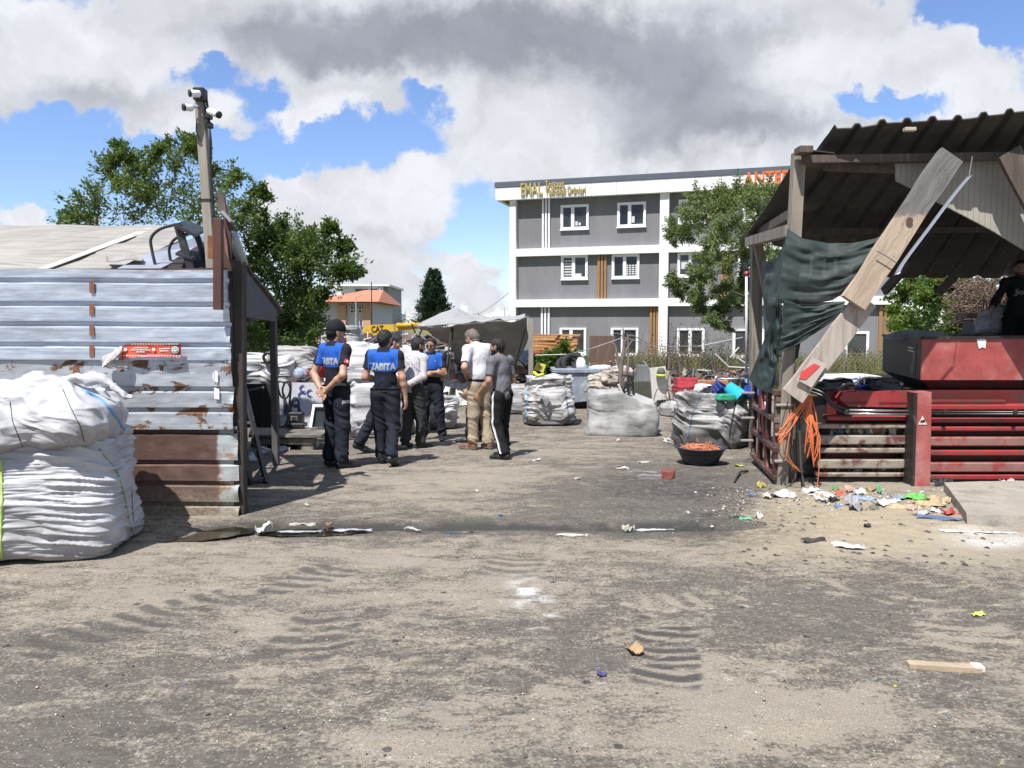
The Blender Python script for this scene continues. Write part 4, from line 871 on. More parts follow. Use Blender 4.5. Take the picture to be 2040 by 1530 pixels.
    MB().beam(P(421, 515, 6.72), P(421, 470, 6.72), .045, .05, up=(0, 1, 0)).build('bracket', mat('orange_rust', (.22, .085, .03), .8, .3, 14), p)
    mb = MB()
    for k in range(8): a = P(428, 462+k*6, 6.70); mb.beam(a, a+np.array([.012, 0, .012]), .006, .02)
    mb.build('chain', BLACKP, p)
build_shed()
# ------------------------------------------------------------------ banner
def build_banner():
    Yb = WY-.05; b = thing('banner', 'torn red banner with a round emblem taped to the metal wall', 'banner', P(300, 700, Yb))
    us = np.linspace(0, 1, 40); A = np.array([[P(236+125*u+(6*(1-v) if u < .1 else 0)*0, (686 if u > .08 else 692)+(711-686)*v+(1.2*math.sin(u*9)) - (1.5 if v < .1 else 0)*math.sin(u*3), Yb+.006*math.sin(u*12+v*2)) for v in np.linspace(0, 1, 6)] for u in us])
    def mk(T, bb):
        co = T.node('ShaderNodeTexCoord').outputs['Object']; x = T.xyz(co)[0]; c = T.mix(T.ramp(x, .02, .30), (.62, .10, .055), (.30, .045, .04)); T.put(bb.inputs['Base Color'], T.mix(T.math('MULTIPLY', T.ramp(T.noise(co, 9, 5), .5, .75), .35), c, (.5, .2, .16))); bb.inputs['Roughness'].default_value = .5
    MB().grid(A, th=.003).build('sheet', custom('banner_red', mk), b, True)
    wm = mat('banner_white', (.75, .72, .70), .6); mb = MB()
    for k in range(21): x = 240+k*5.8; mb.prism([P(*q, Yb-.011) for q in ((x, 707.5), (x+3.4, 707.5), (x+3, 709.5), (x-.4, 709.5))], (0, .002, 0))
    mb.build('border', wm, b); mb = MB()
    for k in range(17): x = 262+k*5.6; mb.prism([P(*q, Yb-.011) for q in ((x, 684.5), (x+3.2, 684.5), (x+2.8, 686.2), (x-.4, 686.2))], (0, .002, 0))
    mb.build('border', wm, b); mb = MB()
    for (x0, x1, y) in ((266, 294, 693), (261, 300, 697), (272, 288, 701), (317, 338, 694.5), (318, 336, 699)):
        x = x0
        while x < x1: w = random.uniform(1.2, 3); mb.prism([P(*q, Yb-.011) for q in ((x, y-1), (min(x+w, x1), y-1), (min(x+w, x1), y+1), (x, y+1))], (0, .002, 0)); x += w+.7
    mb.build('lettering', wm, b)
    def disc(px, py, r, m, o, name): c = P(px, py, Yb-o); mb = MB(); mb.lathe([(0, 0), (r, 0), (r, .002), (0, .002)], c, 20, axis=(0, -1, 0)); mb.build(name, m, b)
    disc(349, 697, .031, wm, .011, 'emblem'); disc(349, 697, .024, mat('emblem_green', (.05, .30, .25), .5), .0135, 'emblem'); disc(349, 697, .015, wm, .016, 'emblem'); disc(349, 696, .006, mat('emblem_green', (.05, .3, .25)), .0185, 'emblem'); disc(250, 696, .014, wm, .011, 'emblem'); disc(306, 696, .014, wm, .011, 'emblem')
    # crumpled torn end
    mb = MB(); A = []
    for u in np.linspace(0, 1, 22):
        c = P(238-20*u, 692+26*u, Yb-.03-.02*math.sin(u*3)); r = .018+.055*u
        A.append([c+np.array([r*math.cos(a)*(1+.35*math.sin(a*3+u*7)), r*.6*math.sin(a), r*.55*math.sin(a*1+.4)+.02*math.sin(a*5+u*9)*u]) for a in np.linspace(0, 2*np.pi, 26)])
    mb.grid(np.array(A)); mb.build('torn_end', mat('crumpled_paper', (.42, .40, .38), .8, .3, 22, .5, 40), b, True)
build_banner()
# ------------------------------------------------------------------ platform ladder lying on the roof
def tubepath(pts, Y, r, n=8, m=28):
    q = np.array([P(*p, Y) if len(p) == 2 else P(*p) for p in pts]); t = np.linspace(0, len(q)-1, m); i = np.clip(t.astype(int), 0, len(q)-2); f = (t-i)[:, None]
    a = q[np.maximum(i-1, 0)]; b = q[i]; c = q[i+1]; d = q[np.minimum(i+2, len(q)-1)]
    return .5*((2*b)+(-a+c)*f+(2*a-5*b+4*c-d)*f**2+(-a+3*b-3*c+d)*f**3)
def build_platform_ladder():
    blk = mat('black_ladder_paint', (.022, .024, .027), .5, .3, 6, .1, 40, col2=(.12, .12, .12), mixs=(7, .6, .75)); L = thing('platform_ladder', 'black platform ladder with curved handrails propped on the shed roof', 'ladder', P(375, 537, 7.25))
    MB().prism([P(*q) for q in ((348, 446, 7.0), (372, 438, 7.6), (413, 455, 7.5), (388, 466, 6.95))], (0, 0, -.03)).build('platform', blk, L)
    MB().beam(P(353, 445, 7.05), P(381, 538, 7.05), .065, .03, up=(0, 1, 0)).build('stile', blk, L); MB().beam(P(388, 458, 7.35), P(418, 538, 7.3), .05, .03, up=(0, 1, 0)).build('stile', blk, L)
    MB().prism([P(*q) for q in ((349, 504, 7.02), (362, 496, 7.35), (405, 503, 7.3), (383, 513, 7.02))], (0, 0, -.02)).build('step', blk, L)
    MB().tube(tubepath(((350, 447), (318, 457), (301, 475), (303, 500), (312, 539)), 7.05, 0), .014, 8).build('handrail', blk, L, True); MB().tube(tubepath(((392, 459), (352, 474), (338, 492), (339, 515), (346, 539)), 7.3, 0), .014, 8).build('handrail', blk, L, True)
build_platform_ladder()
# ------------------------------------------------------------------ camera pole and its cameras
def build_pole():
    grey = mat('grey_timber', (.30, .27, .225), .85, .25, 5, .4, 40, stretch=(4, 4, .35), col2=(.17, .15, .13), mixs=(3, .5, .7)); Yp = 7.0
    p = thing('camera_pole', 'tall weathered timber pole carrying security cameras above the shed', 'pole', P(423, 545, Yp)); MB().beam(P(424, 560, Yp), P(398, 183, Yp), .082, .08, up=(0, 1, 0), bev=.006).build('timber', grey, p)
    mb = MB(); mb.tube(tubepath(((411, 190), (418, 250), (419, 330), (425, 400), (427, 450)), Yp-.03, 0), .008, 6); mb.tube(tubepath(((404, 195), (412, 230), (421, 280), (421, 360), (427, 430)), Yp-.05, 0), .006, 6); mb.tube(tubepath(((393, 235), (391, 260), (399, 280)), Yp-.06, 0), .005, 5); mb.build('cable', BLACKP, p, True)
    
    for q, z_, w_ in ((P(399, 189, Yp-.05), (.10, .10, .11), .01), (P(415, 226, Yp-.05), (.06, .07, .10), .008), (P(418, 250, Yp-.03), (.05, .06, .05), .008)): MB().box(q, z_, bev=w_).build('junction_box', BLACKP, p)
    mb = MB()
    for y in (399,): c = P(413, y, Yp); mb.box(c, (.10, .10, .012))
    mb.build('wire_tie', BLACKP, p)
    white = mat('camera_white', (.75, .75, .76), .35, .04)
    for (a, b, hold, lab) in (((397, 187), (381, 186), (397, 187), 'white bullet camera at the very top of the pole'), ((382, 215), (369, 214), (396, 211), 'white bullet camera on the shed side of the pole, below the top one'), ((417, 221), (434, 228), (411, 219), 'white bullet camera on the yard side of the pole')):
        A = P(*a, Yp-.12); B = P(*b, Yp-.16); c = thing('security_camera', lab, 'camera', A, 'security cameras on the pole'); d = unit(B-A)
        MB().tube([A-d*.01, A, B, B+d*.005], [.02, .030, .030, .028], 14).build('housing', white, c, True); MB().tube([B+d*.004, B+d*.02], [.031, .031], 14).build('lens_hood', BLACKP, c, True)
        MB().tube([P(*hold, Yp-.05), A+d*.01], .014, 8).build('bracket', white, c, True)
build_pole()
# ------------------------------------------------------------------ people: each body one continuous surface, clothes as their own closed layers
def skin_mk(c):
    def mk(T, b):
        co = T.node('ShaderNodeTexCoord').outputs['Object']; n = T.noise(co, 22, 4, .6); n2 = T.noise(co, 5, 2)
        k = T.mix(T.ramp(n, .35, .7), c, tuple(x*y for x, y in zip(c, (.86, .78, .74)))); k = T.mix(T.math('MULTIPLY', T.ramp(n2, .5, .7), .3), k, tuple(x*y for x, y in zip(c, (1.05, .82, .76))))
        T.put(b.inputs['Base Color'], k); b.inputs['Roughness'].default_value = .5; b.inputs['Subsurface Weight'].default_value = .0
    return mk
SKIN = custom('skin_light', skin_mk((.50, .30, .215))); SKIN2 = custom('skin_tan', skin_mk((.38, .215, .145)))
def hairmat(n, c): return mat(n, c, .55, .35, 20, .6, 160, stretch=(3, 3, .6))
HAIRK = hairmat('hair_black', (.012, .010, .009)); HAIRB = hairmat('hair_brown', (.05, .032, .022)); HAIRG = hairmat('hair_grizzled', (.16, .13, .11))
def fabric(n, c, var=.12, rough=.85, bump=.15, **k): return mat(n, c, rough, var, 9, bump, 90, spec=.2, **k)
NAVY = fabric('navy_fabric', (.016, .019, .030)); ROYAL = fabric('royal_blue_fabric', (.026, .115, .50), .08); DARKN = fabric('black_sleeve_fabric', (.022, .022, .028)); PANTN = fabric('navy_trouser_fabric', (.018, .020, .030), .2)
WHITEF = fabric('white_shirt_fabric', (.60, .60, .62), .04); GREYT = fabric('grey_shirt_fabric', (.155, .15, .17), .10); BEIGE = fabric('beige_trouser_fabric', (.36, .29, .21), .10); BLACKF = fabric('black_fabric', (.013, .013, .014)); JEAN = fabric('dark_denim', (.045, .047, .048), .25)
SHOEK = mat('black_shoe', (.012, .012, .013), .5, .2, 12); SHOEB = mat('brown_shoe', (.17, .075, .055), .6, .15, 12); SOLE = mat('pale_sole', (.55, .50, .44), .7, .1); SOLEK = mat('dark_sole', (.03, .03, .032), .8, .1); WHITES = fabric('white_stripe', (.72, .72, .72), .04); REFL = mat('grey_print', (.40, .43, .48), .5, .05)
def check_mk(T, b):
    co = T.node('ShaderNodeTexCoord').outputs['Object']; x, y, z = T.xyz(T.vmath('ADD', co, T.vmath('SCALE', T.noise(co, 6, 2, out=1), .03)))
    a = T.math('ABSOLUTE', T.math('SINE', T.math('MULTIPLY', T.math('ADD', x, T.math('MULTIPLY', y, .8)), 3.1416/.030))); c = T.math('ABSOLUTE', T.math('SINE', T.math('MULTIPLY', z, 3.1416/.034)))
    l = T.math('MAXIMUM', T.ramp(a, .30, .12), T.math('MULTIPLY', T.ramp(c, .26, .10), .6)); T.put(b.inputs['Base Color'], T.mix(T.math('MULTIPLY', l, .8), (.50, .48, .50), (.09, .09, .11))); b.inputs['Roughness'].default_value = .85
CHECK = custom('checked_shirt_fabric', check_mk)
REST = dict(pelvis=(0, 0, .96), waist=(0, 0, 1.08), chest=(0, .0, 1.30), neck=(0, -.01, 1.475), head=(0, .02, 1.61), shL=(-.175, -.01, 1.415), shR=(.175, -.01, 1.415), elL=(-.235, -.03, 1.14), elR=(.235, -.03, 1.14), wrL=(-.25, .06, .90), wrR=(.25, .06, .90),
            hipL=(-.09, 0, .92), hipR=(.09, 0, .92), knL=(-.10, .02, .50), knR=(.10, .02, .50), anL=(-.105, -.03, .085), anR=(.105, -.03, .085), toL=(-.125, .15, .03), toR=(.125, .15, .03))
def person(label, px, py_foot, py_top, yaw, J=None, top='polo', shirt=NAVY, trousers=PANTN, hairm=HAIRK, skin=SKIN, shoe=SHOEK, sole=SOLEK, look=0., nod=0., sleeve=.62, hem=.93, hands=None, hair_style='short', beard=None, cap=False, glasses=False, paint=None, extras=None, group=None, loc=None, seed=0, wide=1., belly=0., hidden_feet=False, face=True):
    g = np.array(loc, float) if loc is not None else G(px, py_foot)
    ztop = P(px, py_top, g[1])[2]; j = {k: np.array(v, float) for k, v in REST.items()}
    for k, v in (J or {}).items(): j[k] = np.array(v, float)
    Hh = max(j['head'][2]+.145, 1.4); sc = (ztop-g[2])/Hh
    root = thing('person', label, 'person', g, group); cy, sy = math.cos(yaw), math.sin(yaw)
    RW = np.array([[cy, sy, 0], [-sy, cy, 0], [0, 0, 1]])                # yaw turns clockwise seen from above: 0 faces away from the camera, +90 to the image's right
    W = lambda v: (np.asarray(v)*sc)@RW.T+g
    fwd = np.array([0, 1., 0])
    hd = np.array([math.sin(look)*math.cos(nod), math.cos(look)*math.cos(nod), -math.sin(nod)]); hr = np.array([math.cos(look), -math.sin(look), 0.]); hu = np.cross(hr, hd); HC_ = j['head']
    H = lambda r, f, u: HC_+hr*r+hd*f+hu*u
    lo = np.min([v for v in j.values()], 0)-.22; hi = np.max([v for v in j.values()], 0)+.26; lo[2] = -.04
    shax = unit(j['shR']-j['shL']); cf = unit(np.cross([0, 0, 1.], shax)); cf = cf if cf[1] > -.2 or True else -cf
    def torso(S, g_=0., k=.05):
        S.cone(j['pelvis'], j['waist'], .125+g_, .118+g_+belly*.5, k, cf, 1.28); S.cone(j['waist'], j['chest'], .118+g_+belly, .135+g_, k, cf, 1.32)
        S.cone(j['chest'], (j['chest']+j['neck'])/2, .140+g_, .105+g_, k, cf, 1.38)
        for a in ('shL', 'shR'): S.cone((j['neck']+j['chest'])*.5, j[a], .085+g_*.8, .060+g_*.8, k, cf, 1.1); S.cone(j['neck']-(0, 0, .02), j[a], .048+g_*.6, .050+g_*.7, k)
        if belly: S.cone(j['waist']+cf*.06, j['chest']*.3+j['waist']*.7+cf*.05, .10+g_, .09+g_, .06)
    # ---- body
    S = SDF(lo, hi, .0085); torso(S)
    S.cone(j['neck']-(0, 0, .03), HC_-hu*.055-hd*.01, .060, .054, .025)
    S.cone(H(0, -.018, .035), H(0, .012, .040), .086, .084, .02, hr, 1.10); S.cone(H(0, .02, .0), H(0, .045, -.075), .068, .040, .03, hr, 1.05); S.cone(H(-.045, .0, -.05), H(0, .06, -.088), .030, .026, .02); S.cone(H(.045, .0, -.05), H(0, .06, -.088), .030, .026, .02)
    S.cone(H(0, .088, .012), H(0, .108, -.022), .010, .016, .012); S.cone(H(-.038, .076, .026), H(.038, .076, .026), .016, .016, .012); S.cone(H(-.02, .082, -.052), H(.02, .082, -.052), .012, .012, .008)
    for s in (-1, 1):
        S.cone(H(s*.034, .095, .006), H(s*.036, .092, .006), .013, .013, .004, sub=True); S.cone(H(s*.082, -.012, .022), H(s*.080, -.002, -.022), .022, .015, .008, hr, 2.2); S.cone(H(s*.05, .055, -.015), H(s*.05, .05, -.015), .022, .022, .02)
    for q, s in (('L', -1), ('R', 1)):
        S.cone(j['sh'+q], j['el'+q], .052, .042, .03); S.cone(j['el'+q], j['el'+q]*.65+j['wr'+q]*.35, .042, .043, .03); S.cone(j['el'+q]*.65+j['wr'+q]*.35, j['wr'+q], .043, .027, .02)
        S.cone(j['hip'+q], j['kn'+q], .084, .052, .04); S.cone(j['kn'+q]*.75+j['an'+q]*.25, j['an'+q], .052, .034, .03); S.cone(j['kn'+q], j['kn'+q]*.75+j['an'+q]*.25, .050, .050, .02)
        S.cone(j['an'+q]-(0, 0, .02), j['to'+q], .028, .020, .02); S.cone(j['an'+q]-(0, 0, .03), j['an'+q]-(0, 0, .04)-(unit(j['to'+q]-j['an'+q])*.02), .028, .026, .02)
        # hand: palm, four fingers of unequal length with a bend, thumb from the side
        wr = j['wr'+q]; fa = unit(wr-j['el'+q]); hspec = (hands or {}).get(q, {}); dv = unit(hspec.get('dir', fa*1.0+np.array([0, .15, 0]))); palm = np.asarray(hspec.get('palm', (-s, .15, 0)), float); palm = unit(palm-dv*np.dot(palm, dv)); side = np.cross(dv, palm)*s; curl = hspec.get('curl', .45)
        ctr = wr+dv*.052; S.cone(wr, ctr, .027, .036, .02, palm, 1.5); S.cone(ctr-side*.012, ctr+dv*.032-side*.014, .028, .030, .012, palm, 1.8); S.cone(ctr+side*.014, ctr+dv*.030+side*.014, .026, .028, .012, palm, 1.8)
        for n_, (o_, ln) in enumerate(((-.031, .064), (-.0105, .075), (.0105, .079), (.031, .070))):
            b0 = ctr+dv*.045+side*o_; sp = dv+side*o_*1.6
            d1 = unit(sp*math.cos(curl*.6)+palm*math.sin(curl*.6)); d2 = unit(sp*math.cos(curl*1.5)+palm*math.sin(curl*1.5)); d3 = unit(sp*math.cos(curl*2.2)+palm*math.sin(curl*2.2))
            b1 = b0+d1*ln*.48; b2 = b1+d2*ln*.32; S.cone(b0, b1, .0100, .0095, .004); S.cone(b1, b2, .0095, .0088, .004); S.cone(b2, b2+d3*ln*.24, .0088, .0078, .004)
        t0 = wr+dv*.028+side*.024; t1 = t0+unit(dv*.7+side*.75+palm*.25)*.036; t2 = t1+unit(dv*.95+side*.2+palm*.4)*.03; S.cone(t0, t1, .0135, .0115, .008); S.cone(t1, t2, .0115, .0095, .005)
    V, F = S.mesh(); V = relax(V, F, 1, .4); body = mkobj('body', W(V), F, skin, root, True)
    # ---- trousers
    def legs(S, gr, wob):
        S.cone(j['pelvis'], j['waist']*.6+j['pelvis']*.4, .128+gr, .122+gr, .05, cf, 1.26)
        for q in 'LR':
            kn, an = j['kn'+q], j['an'+q]; S.cone(j['hip'+q], kn, .098+gr, .070+gr, .05); S.cone(kn, an+(kn-an)*.12, .068+gr, .062+gr, .04); S.cone(an+(kn-an)*.2, an+(kn-an)*-.02, .058+gr, .058+gr, .025, cut=(an+(kn-an)*.03, an-kn))
    S = SDF(lo, np.array([hi[0], hi[1], 1.12]), .0095); legs(S, .012, 0)
    def wr_(p):
        q = p*np.array([7, 7, 15])+seed*3.3; q[:, 2] += p[:, 0]*9; a = .006+.010*np.exp(-((p[:, 2]-.12)/.12)**2)+.007*np.exp(-((p[:, 2]-.5)/.10)**2)+.003*np.exp(-((p[:, 2]-.88)/.06)**2)
        return -a*(1-np.abs(vnoise(q))*2.4)-.002*vnoise(p*40)
    S.warp(wr_); S.keep((0, 0, 1.05), (0, 0, 1)); V, F = S.mesh(); V = relax(V, F, 1, .5); tro = mkobj('trousers', W(V), F, trousers, root, True)
    # ---- shirt
    S = SDF(np.array([lo[0], lo[1], hem-.08]), np.array([hi[0], hi[1], j['head'][2]+.05]), .0085); torso(S, .016)
    if hem < .97: S.cone(j['pelvis'], j['waist'], .138, .132, .05, cf, 1.26)
    for q in 'LR':
        a, e, w = j['sh'+q], j['el'+q], j['wr'+q]; en = a+(e-a)*min(sleeve, 1)
        if sleeve <= 1: S.cone(a, a+(e-a)*(sleeve+.1), .066, .064, .035, cut=(en, e-a))
        else: S.cone(a, e, .064, .054, .035); en = e+(w-e)*(sleeve-1); S.cone(e, e+(w-e)*(sleeve-.9), .054, .046, .03, cut=(en, w-e))
    if top in ('polo', 'shirt'): S.cone(j['neck']-(0, 0, .005), j['neck']+(HC_-j['neck'])*.30, .066, .066, .012, cut=(j['neck']+(HC_-j['neck'])*.26, HC_-j['neck']))
    else: S.cone(j['neck']-(0, 0, .02), j['neck']+(HC_-j['neck'])*.1, .064, .062, .02, cut=(j['neck']+(HC_-j['neck'])*.04, HC_-j['neck']))
    def wr2(p):
        q = p*np.array([8, 8, 11])+seed*5.1; q[:, 2] += np.abs(p[:, 0])*12; a = .005+.008*np.exp(-((p[:, 2]-hem-.09)/.10)**2); return -a*(1-np.abs(vnoise(q))*2.3)-.0015*vnoise(p*38+3)
    S.warp(wr2); S.keep((0, 0, hem), (0, 0, -1)); V, F = S.mesh(); V = relax(V, F, 1, .5)
    if paint is not None:
        c = V[F].mean(1); mats, mi = paint(c, j, cf, shax); sh = mkobj('shirt', W(V), F, mats, root, True, mi)
    else: sh = mkobj('shirt', W(V), F, shirt, root, True)
    # ---- shoes
    for q in 'LR':
        an, to = j['an'+q], j['to'+q]; d = unit((to-an)*np.array([1, 1, .6])); heel = an-(0, 0, .045)-d*.035; 
        if np.linalg.norm((to-an)[:2]) < .1: d = unit(to-an)
        tip = to-(0, 0, .0)+d*.035; S = SDF(np.minimum(heel, tip)-.14, np.maximum(heel, tip)+.14, .008); up = np.array([0, 0, 1.]); lat = unit(np.cross(d, up))
        S.cone(heel+(0, 0, .012), heel*.5+tip*.5, .040, .043, .03, lat, .95); S.cone(heel*.5+tip*.5, tip-(0, 0, .0), .043, .034, .03, up, 1.1); S.cone(heel+(0, 0, .01), an+d*.01+(0, 0, .01), .042, .040, .03); S.keep(np.minimum(heel, tip)*0+np.array([0, 0, min(heel[2], tip[2])-.028]), (0, 0, -1))
        V, F = S.mesh(); V = relax(V, F, 1, .4); nl = unit(np.cross(lat, tip-heel)); nl = nl if nl[2] > 0 else -nl; c = (V[F].mean(1)-heel)@nl; mkobj('shoe', W(V), F, [shoe, sole], root, True, (c < -.008).astype(int))
    # ---- hair
    if hair_style:
        S = SDF(HC_-.2, HC_+.2, .006); S.cone(H(0, -.022, .042), H(0, .010, .050), .097, .092, .02, hr, 1.10); S.cone(H(0, -.05, .0), H(0, -.045, -.035), .072, .062, .02)
        S.keep(H(0, .055, .055), hd*.85-hu*.55); S.keep(H(0, 0, -.052), -hu+hd*.25); S.keep(H(0, .012, .012), hd*.9-hu*.75)
        S.warp(lambda p: -.004*(1-np.abs(vnoise((p-HC_)*np.array([60, 60, 38])+seed))*2)-.003*vnoise((p-HC_)*90))
        V, F = S.mesh(); mkobj('hair', W(V), F, hairm, root, True)
    if beard is not None:
        S = SDF(HC_-.2, HC_+.2, .006); S.cone(H(0, .022, -.03), H(0, .046, -.082), .070, .046, .03, hr, 1.04); S.cone(H(-.048, 0, -.045), H(0, .062, -.095), .034, .030, .02); S.cone(H(.048, 0, -.045), H(0, .062, -.095), .034, .030, .02); S.cone(H(-.022, .092, -.036), H(.022, .092, -.036), .009, .009, .006)
        S.keep(H(0, .02, -.028), hu*.9+hd*.12); S.warp(lambda p: -.003*vnoise((p-HC_)*80)); S.cone(H(-.014, .108, -.054), H(.014, .108, -.054), .011, .011, .003, sub=True); V, F = S.mesh(); mkobj('beard', W(V), F, beard, root, True)
    if face:
        ey = mat('eye_white', (.5, .48, .45), .3); ir = mat('eye_iris', (.02, .012, .008), .2)
        for s in (-1, 1):
            for m_, r_, o_, nm in ((ey, .0115, .086, 'eye'), (ir, .0062, .0925, 'iris')):
                mb = MB(); mb.lathe([(r_*math.sin(a)+1e-5, -r_*math.cos(a)) for a in np.linspace(0, np.pi, 7)], (0, 0, 0), 10); v = np.concatenate(mb.v)+H(s*.034, o_, .008); mb.v = [W(v)]; mb.build(nm, m_, root, True)
            mb = MB(); pts = [W(H(s*(.018+.032*t), .094-.012*t*t, .030+.006*math.sin(t*2.6))) for t in np.linspace(0, 1, 6)]; mb.tube(pts, [.003*sc, .0045*sc, .0045*sc, .004*sc, .0035*sc, .002*sc], 6); mb.build('eyebrow', hairm, root, True)
        mb = MB(); mb.tube([W(H(x, .0945-abs(x)*.25, -.053)) for x in np.linspace(-.022, .022, 6)], [.002, .0045, .005, .005, .0045, .002], 6); mb.build('mouth', mat('lip', (.30, .12, .10), .5), root, True)
    if glasses:
        gm = mat('sunglass_lens', (.02, .008, .006), .08, spec=.8); 
        for s in (-1, 1):
            A = np.array([[W(H(s*(.034+.029*math.cos(a)*r), .100-.02*(abs(.034*s+.029*s*math.cos(a)*r)/.06)**2, .006+.019*math.sin(a)*r)) for r in np.linspace(.02, 1, 4)] for a in np.linspace(0, 2*np.pi, 20)]); MB().grid(A, th=.004).build('sunglass_lens', gm, root, True)
            MB().tube([W(H(s*.062, .090, .010)), W(H(s*.080, .05, .012)), W(H(s*.085, -.005, .010))], .003, 6).build('temple_arm', BLACKP, root)
        MB().tube([W(H(-.012, .104, .012)), W(H(0, .108, .014)), W(H(.012, .104, .012))], .003, 6).build('bridge', BLACKP, root)
    if cap:
        cm = fabric('cap_fabric', (.014, .015, .020)); S = SDF(HC_-.2, HC_+.26, .006); S.cone(H(0, -.022, .050), H(0, .018, .055), .104, .098, .03, hr, 1.10); S.cone(H(0, -.01, .09), H(0, .0, .095), .078, .078, .03); S.keep(H(0, 0, .028), -hu-hd*.10); V, F = S.mesh(); mkobj('cap', W(V), F, cm, root, True)
        A = np.array([[W(H(x*.085, .085+.085*t*math.sqrt(max(0, 1-x*x*.8)), .048-.010*t-.035*x*x)) for t in np.linspace(0, 1, 6)] for x in np.linspace(-1, 1, 13)]); MB().grid(A, th=.006).build('cap_brim', cm, root, True)
        mb = MB(); mb.box((0, 0, 0), (.055, .006, .013)); v = np.concatenate(mb.v); q = H(-.02, -.125, .062)+v[:, :1]*hr+v[:, 1:2]*hd+v[:, 2:3]*hu; mb.v = [W(q)]; mb.build('cap_label', WHITES, root)
    # belt
    if top in ('polo', 'shirt') or extras and extras.get('belt'):
        A = []; zb = hem+.012; S2 = [o for o in (sh, tro)]
    ctx = dict(root=root, W=W, j=j, sc=sc, body=body, shirt=sh, trousers=tro, cf=cf, shax=shax, RW=RW, H=H)
    if extras and 'fn' in extras: extras['fn'](ctx)
    return ctx
def wrap_text(ctx, body, size, centre, fdir, m, name='lettering', width=None, target='shirt', lift=.004, up=(0, 0, 1)):
    """lays lettering on the cloth itself: every point is dropped onto the garment along fdir"""
    ob = ctx[target]; v, f = text_mesh(body, size, 0, .006); v[:, 0] -= (v[:, 0].max()+v[:, 0].min())/2; v[:, 1] -= (v[:, 1].max()+v[:, 1].min())/2
    if width: v[:, 0] *= width/(v[:, 0].max()-v[:, 0].min())
    import bmesh
    me = bpy.data.meshes.new('tmp'); me.from_pydata(v.tolist(), [], f); b = bmesh.new(); b.from_mesh(me); bmesh.ops.triangulate(b, faces=b.faces)
    for _ in range(2): bmesh.ops.subdivide_edges(b, edges=[e for e in b.edges if e.calc_length() > .018], cuts=1)
    bmesh.ops.triangulate(b, faces=b.faces); v = np.array([q.co[:] for q in b.verts]); f = [tuple(q.index for q in fc.verts) for fc in b.faces]; b.free(); bpy.data.meshes.remove(me)
    fd = unit(ctx['RW']@np.asarray(fdir, float)); up = np.asarray(up, float); r = unit(np.cross(fd, up)); u = np.cross(r, fd); C = ctx['W'](centre); off = parent_origin(ob); out = []; ok_ = []
    for p in v:
        q = C+r*p[0]+u*p[1]-fd*.6; ok, loc, nrm, _ = ob.ray_cast(Vector(q-off), Vector(fd)); ok_.append(ok); out.append(np.array(loc)+off-fd*lift if ok else C)
    f = [t for t in f if all(ok_[i] for i in t)]
    if f: return mkobj(name, np.array(out), f, m, ctx['root'])
def patch_disc(ctx, centre, fdir, r, m, name='emblem', target='shirt', lift=.005, n=18):
    ob = ctx[target]; fd = unit(ctx['RW']@np.asarray(fdir, float)); rr, uu, _ = frame(fd); C = ctx['W'](centre); off = parent_origin(ob); V = []
    for k in range(3):
        for a in np.linspace(0, 2*np.pi, n, endpoint=False):
            q = C+(rr*math.cos(a)+uu*math.sin(a))*r*k/2-fd*.5; ok, loc, nrm, _ = ob.ray_cast(Vector(q-off), Vector(fd))
            if not ok: return
            V.append(np.array(loc)+off-fd*lift)
    F = [(k*n+i, k*n+(i+1) % n, (k+1)*n+(i+1) % n, (k+1)*n+i) for k in range(2) for i in range(n)]; return mkobj(name, np.array(V), F, m, ctx['root'])
def officer_paint(c, j, cf, shax):
    x = (c-j['chest'])@shax; z = c[:, 2]; y = (c-j['chest'])@cf; mi = np.zeros(len(c), int)
    zz = z-j['chest'][2]; mi[(zz > -.085) & (np.abs(x) < .198)] = 1
    mi[np.abs(x) >= .198] = 2; mi[(z > j['neck'][2]-.012) & (np.abs(x) < .085)] = 0
    mi[(zz > .135) & (np.abs(x) > .08) & (np.abs(y) < .028)] = 2
    return [NAVY, ROYAL, DARKN], mi
def belt(ctx, m=BLACKF, z=None):
    j = ctx['j']; cf = ctx['cf']; sx = ctx['shax']; z = z or .975; ob = ctx['trousers']; C = j['pelvis']*1.0; C[2] = z; pts = []; off = parent_origin(ob)
    for a in np.linspace(0, 2*np.pi, 36, endpoint=False):
        d = ctx['RW']@(sx*math.cos(a)+cf*math.sin(a)); o = ctx['W'](C)+d*.5; ok, loc, nrm, _ = ob.ray_cast(Vector(o-off), Vector(-d)); pts.append(np.array(loc)+off+d*.006 if ok else ctx['W'](C)+d*.14)
    pts = np.array(pts); A = np.stack([pts+(0, 0, -.02*ctx['sc']), pts+(0, 0, .02*ctx['sc'])], 1); mb = MB(); mb.grid(np.concatenate([A, A[:1]]), th=.005); mb.build('belt', m, ctx['root'], True)
PG = 'group of men talking in the yard'
OFF = 'municipal officers in blue and navy shirts'
def f1(c):
    wrap_text(c, 'ZABITA', .105, c['j']['chest']+np.array([0, 0, -.015]), (0, 1, 0), REFL, 'back_lettering', .30)
    s = c['j']['shR']*.55+c['j']['elR']*.45; rd = mat('flag_red', (.65, .03, .05), .6); patch_disc(c, s+np.array([0, 0, .0]), (-1, .25, 0), .034, rd, 'sleeve_badge'); patch_disc(c, s+np.array([0, .004, .0]), (-1, .25, 0), .015, WHITES, 'sleeve_badge', lift=.008)
    belt(c); wrap_text(c, '[ZABITA]', .035, c['j']['hipR']*.72+c['j']['knR']*.28+np.array([.05, .0, 0]), (-1, .35, 0), REFL, 'trouser_lettering', .11, 'trousers')
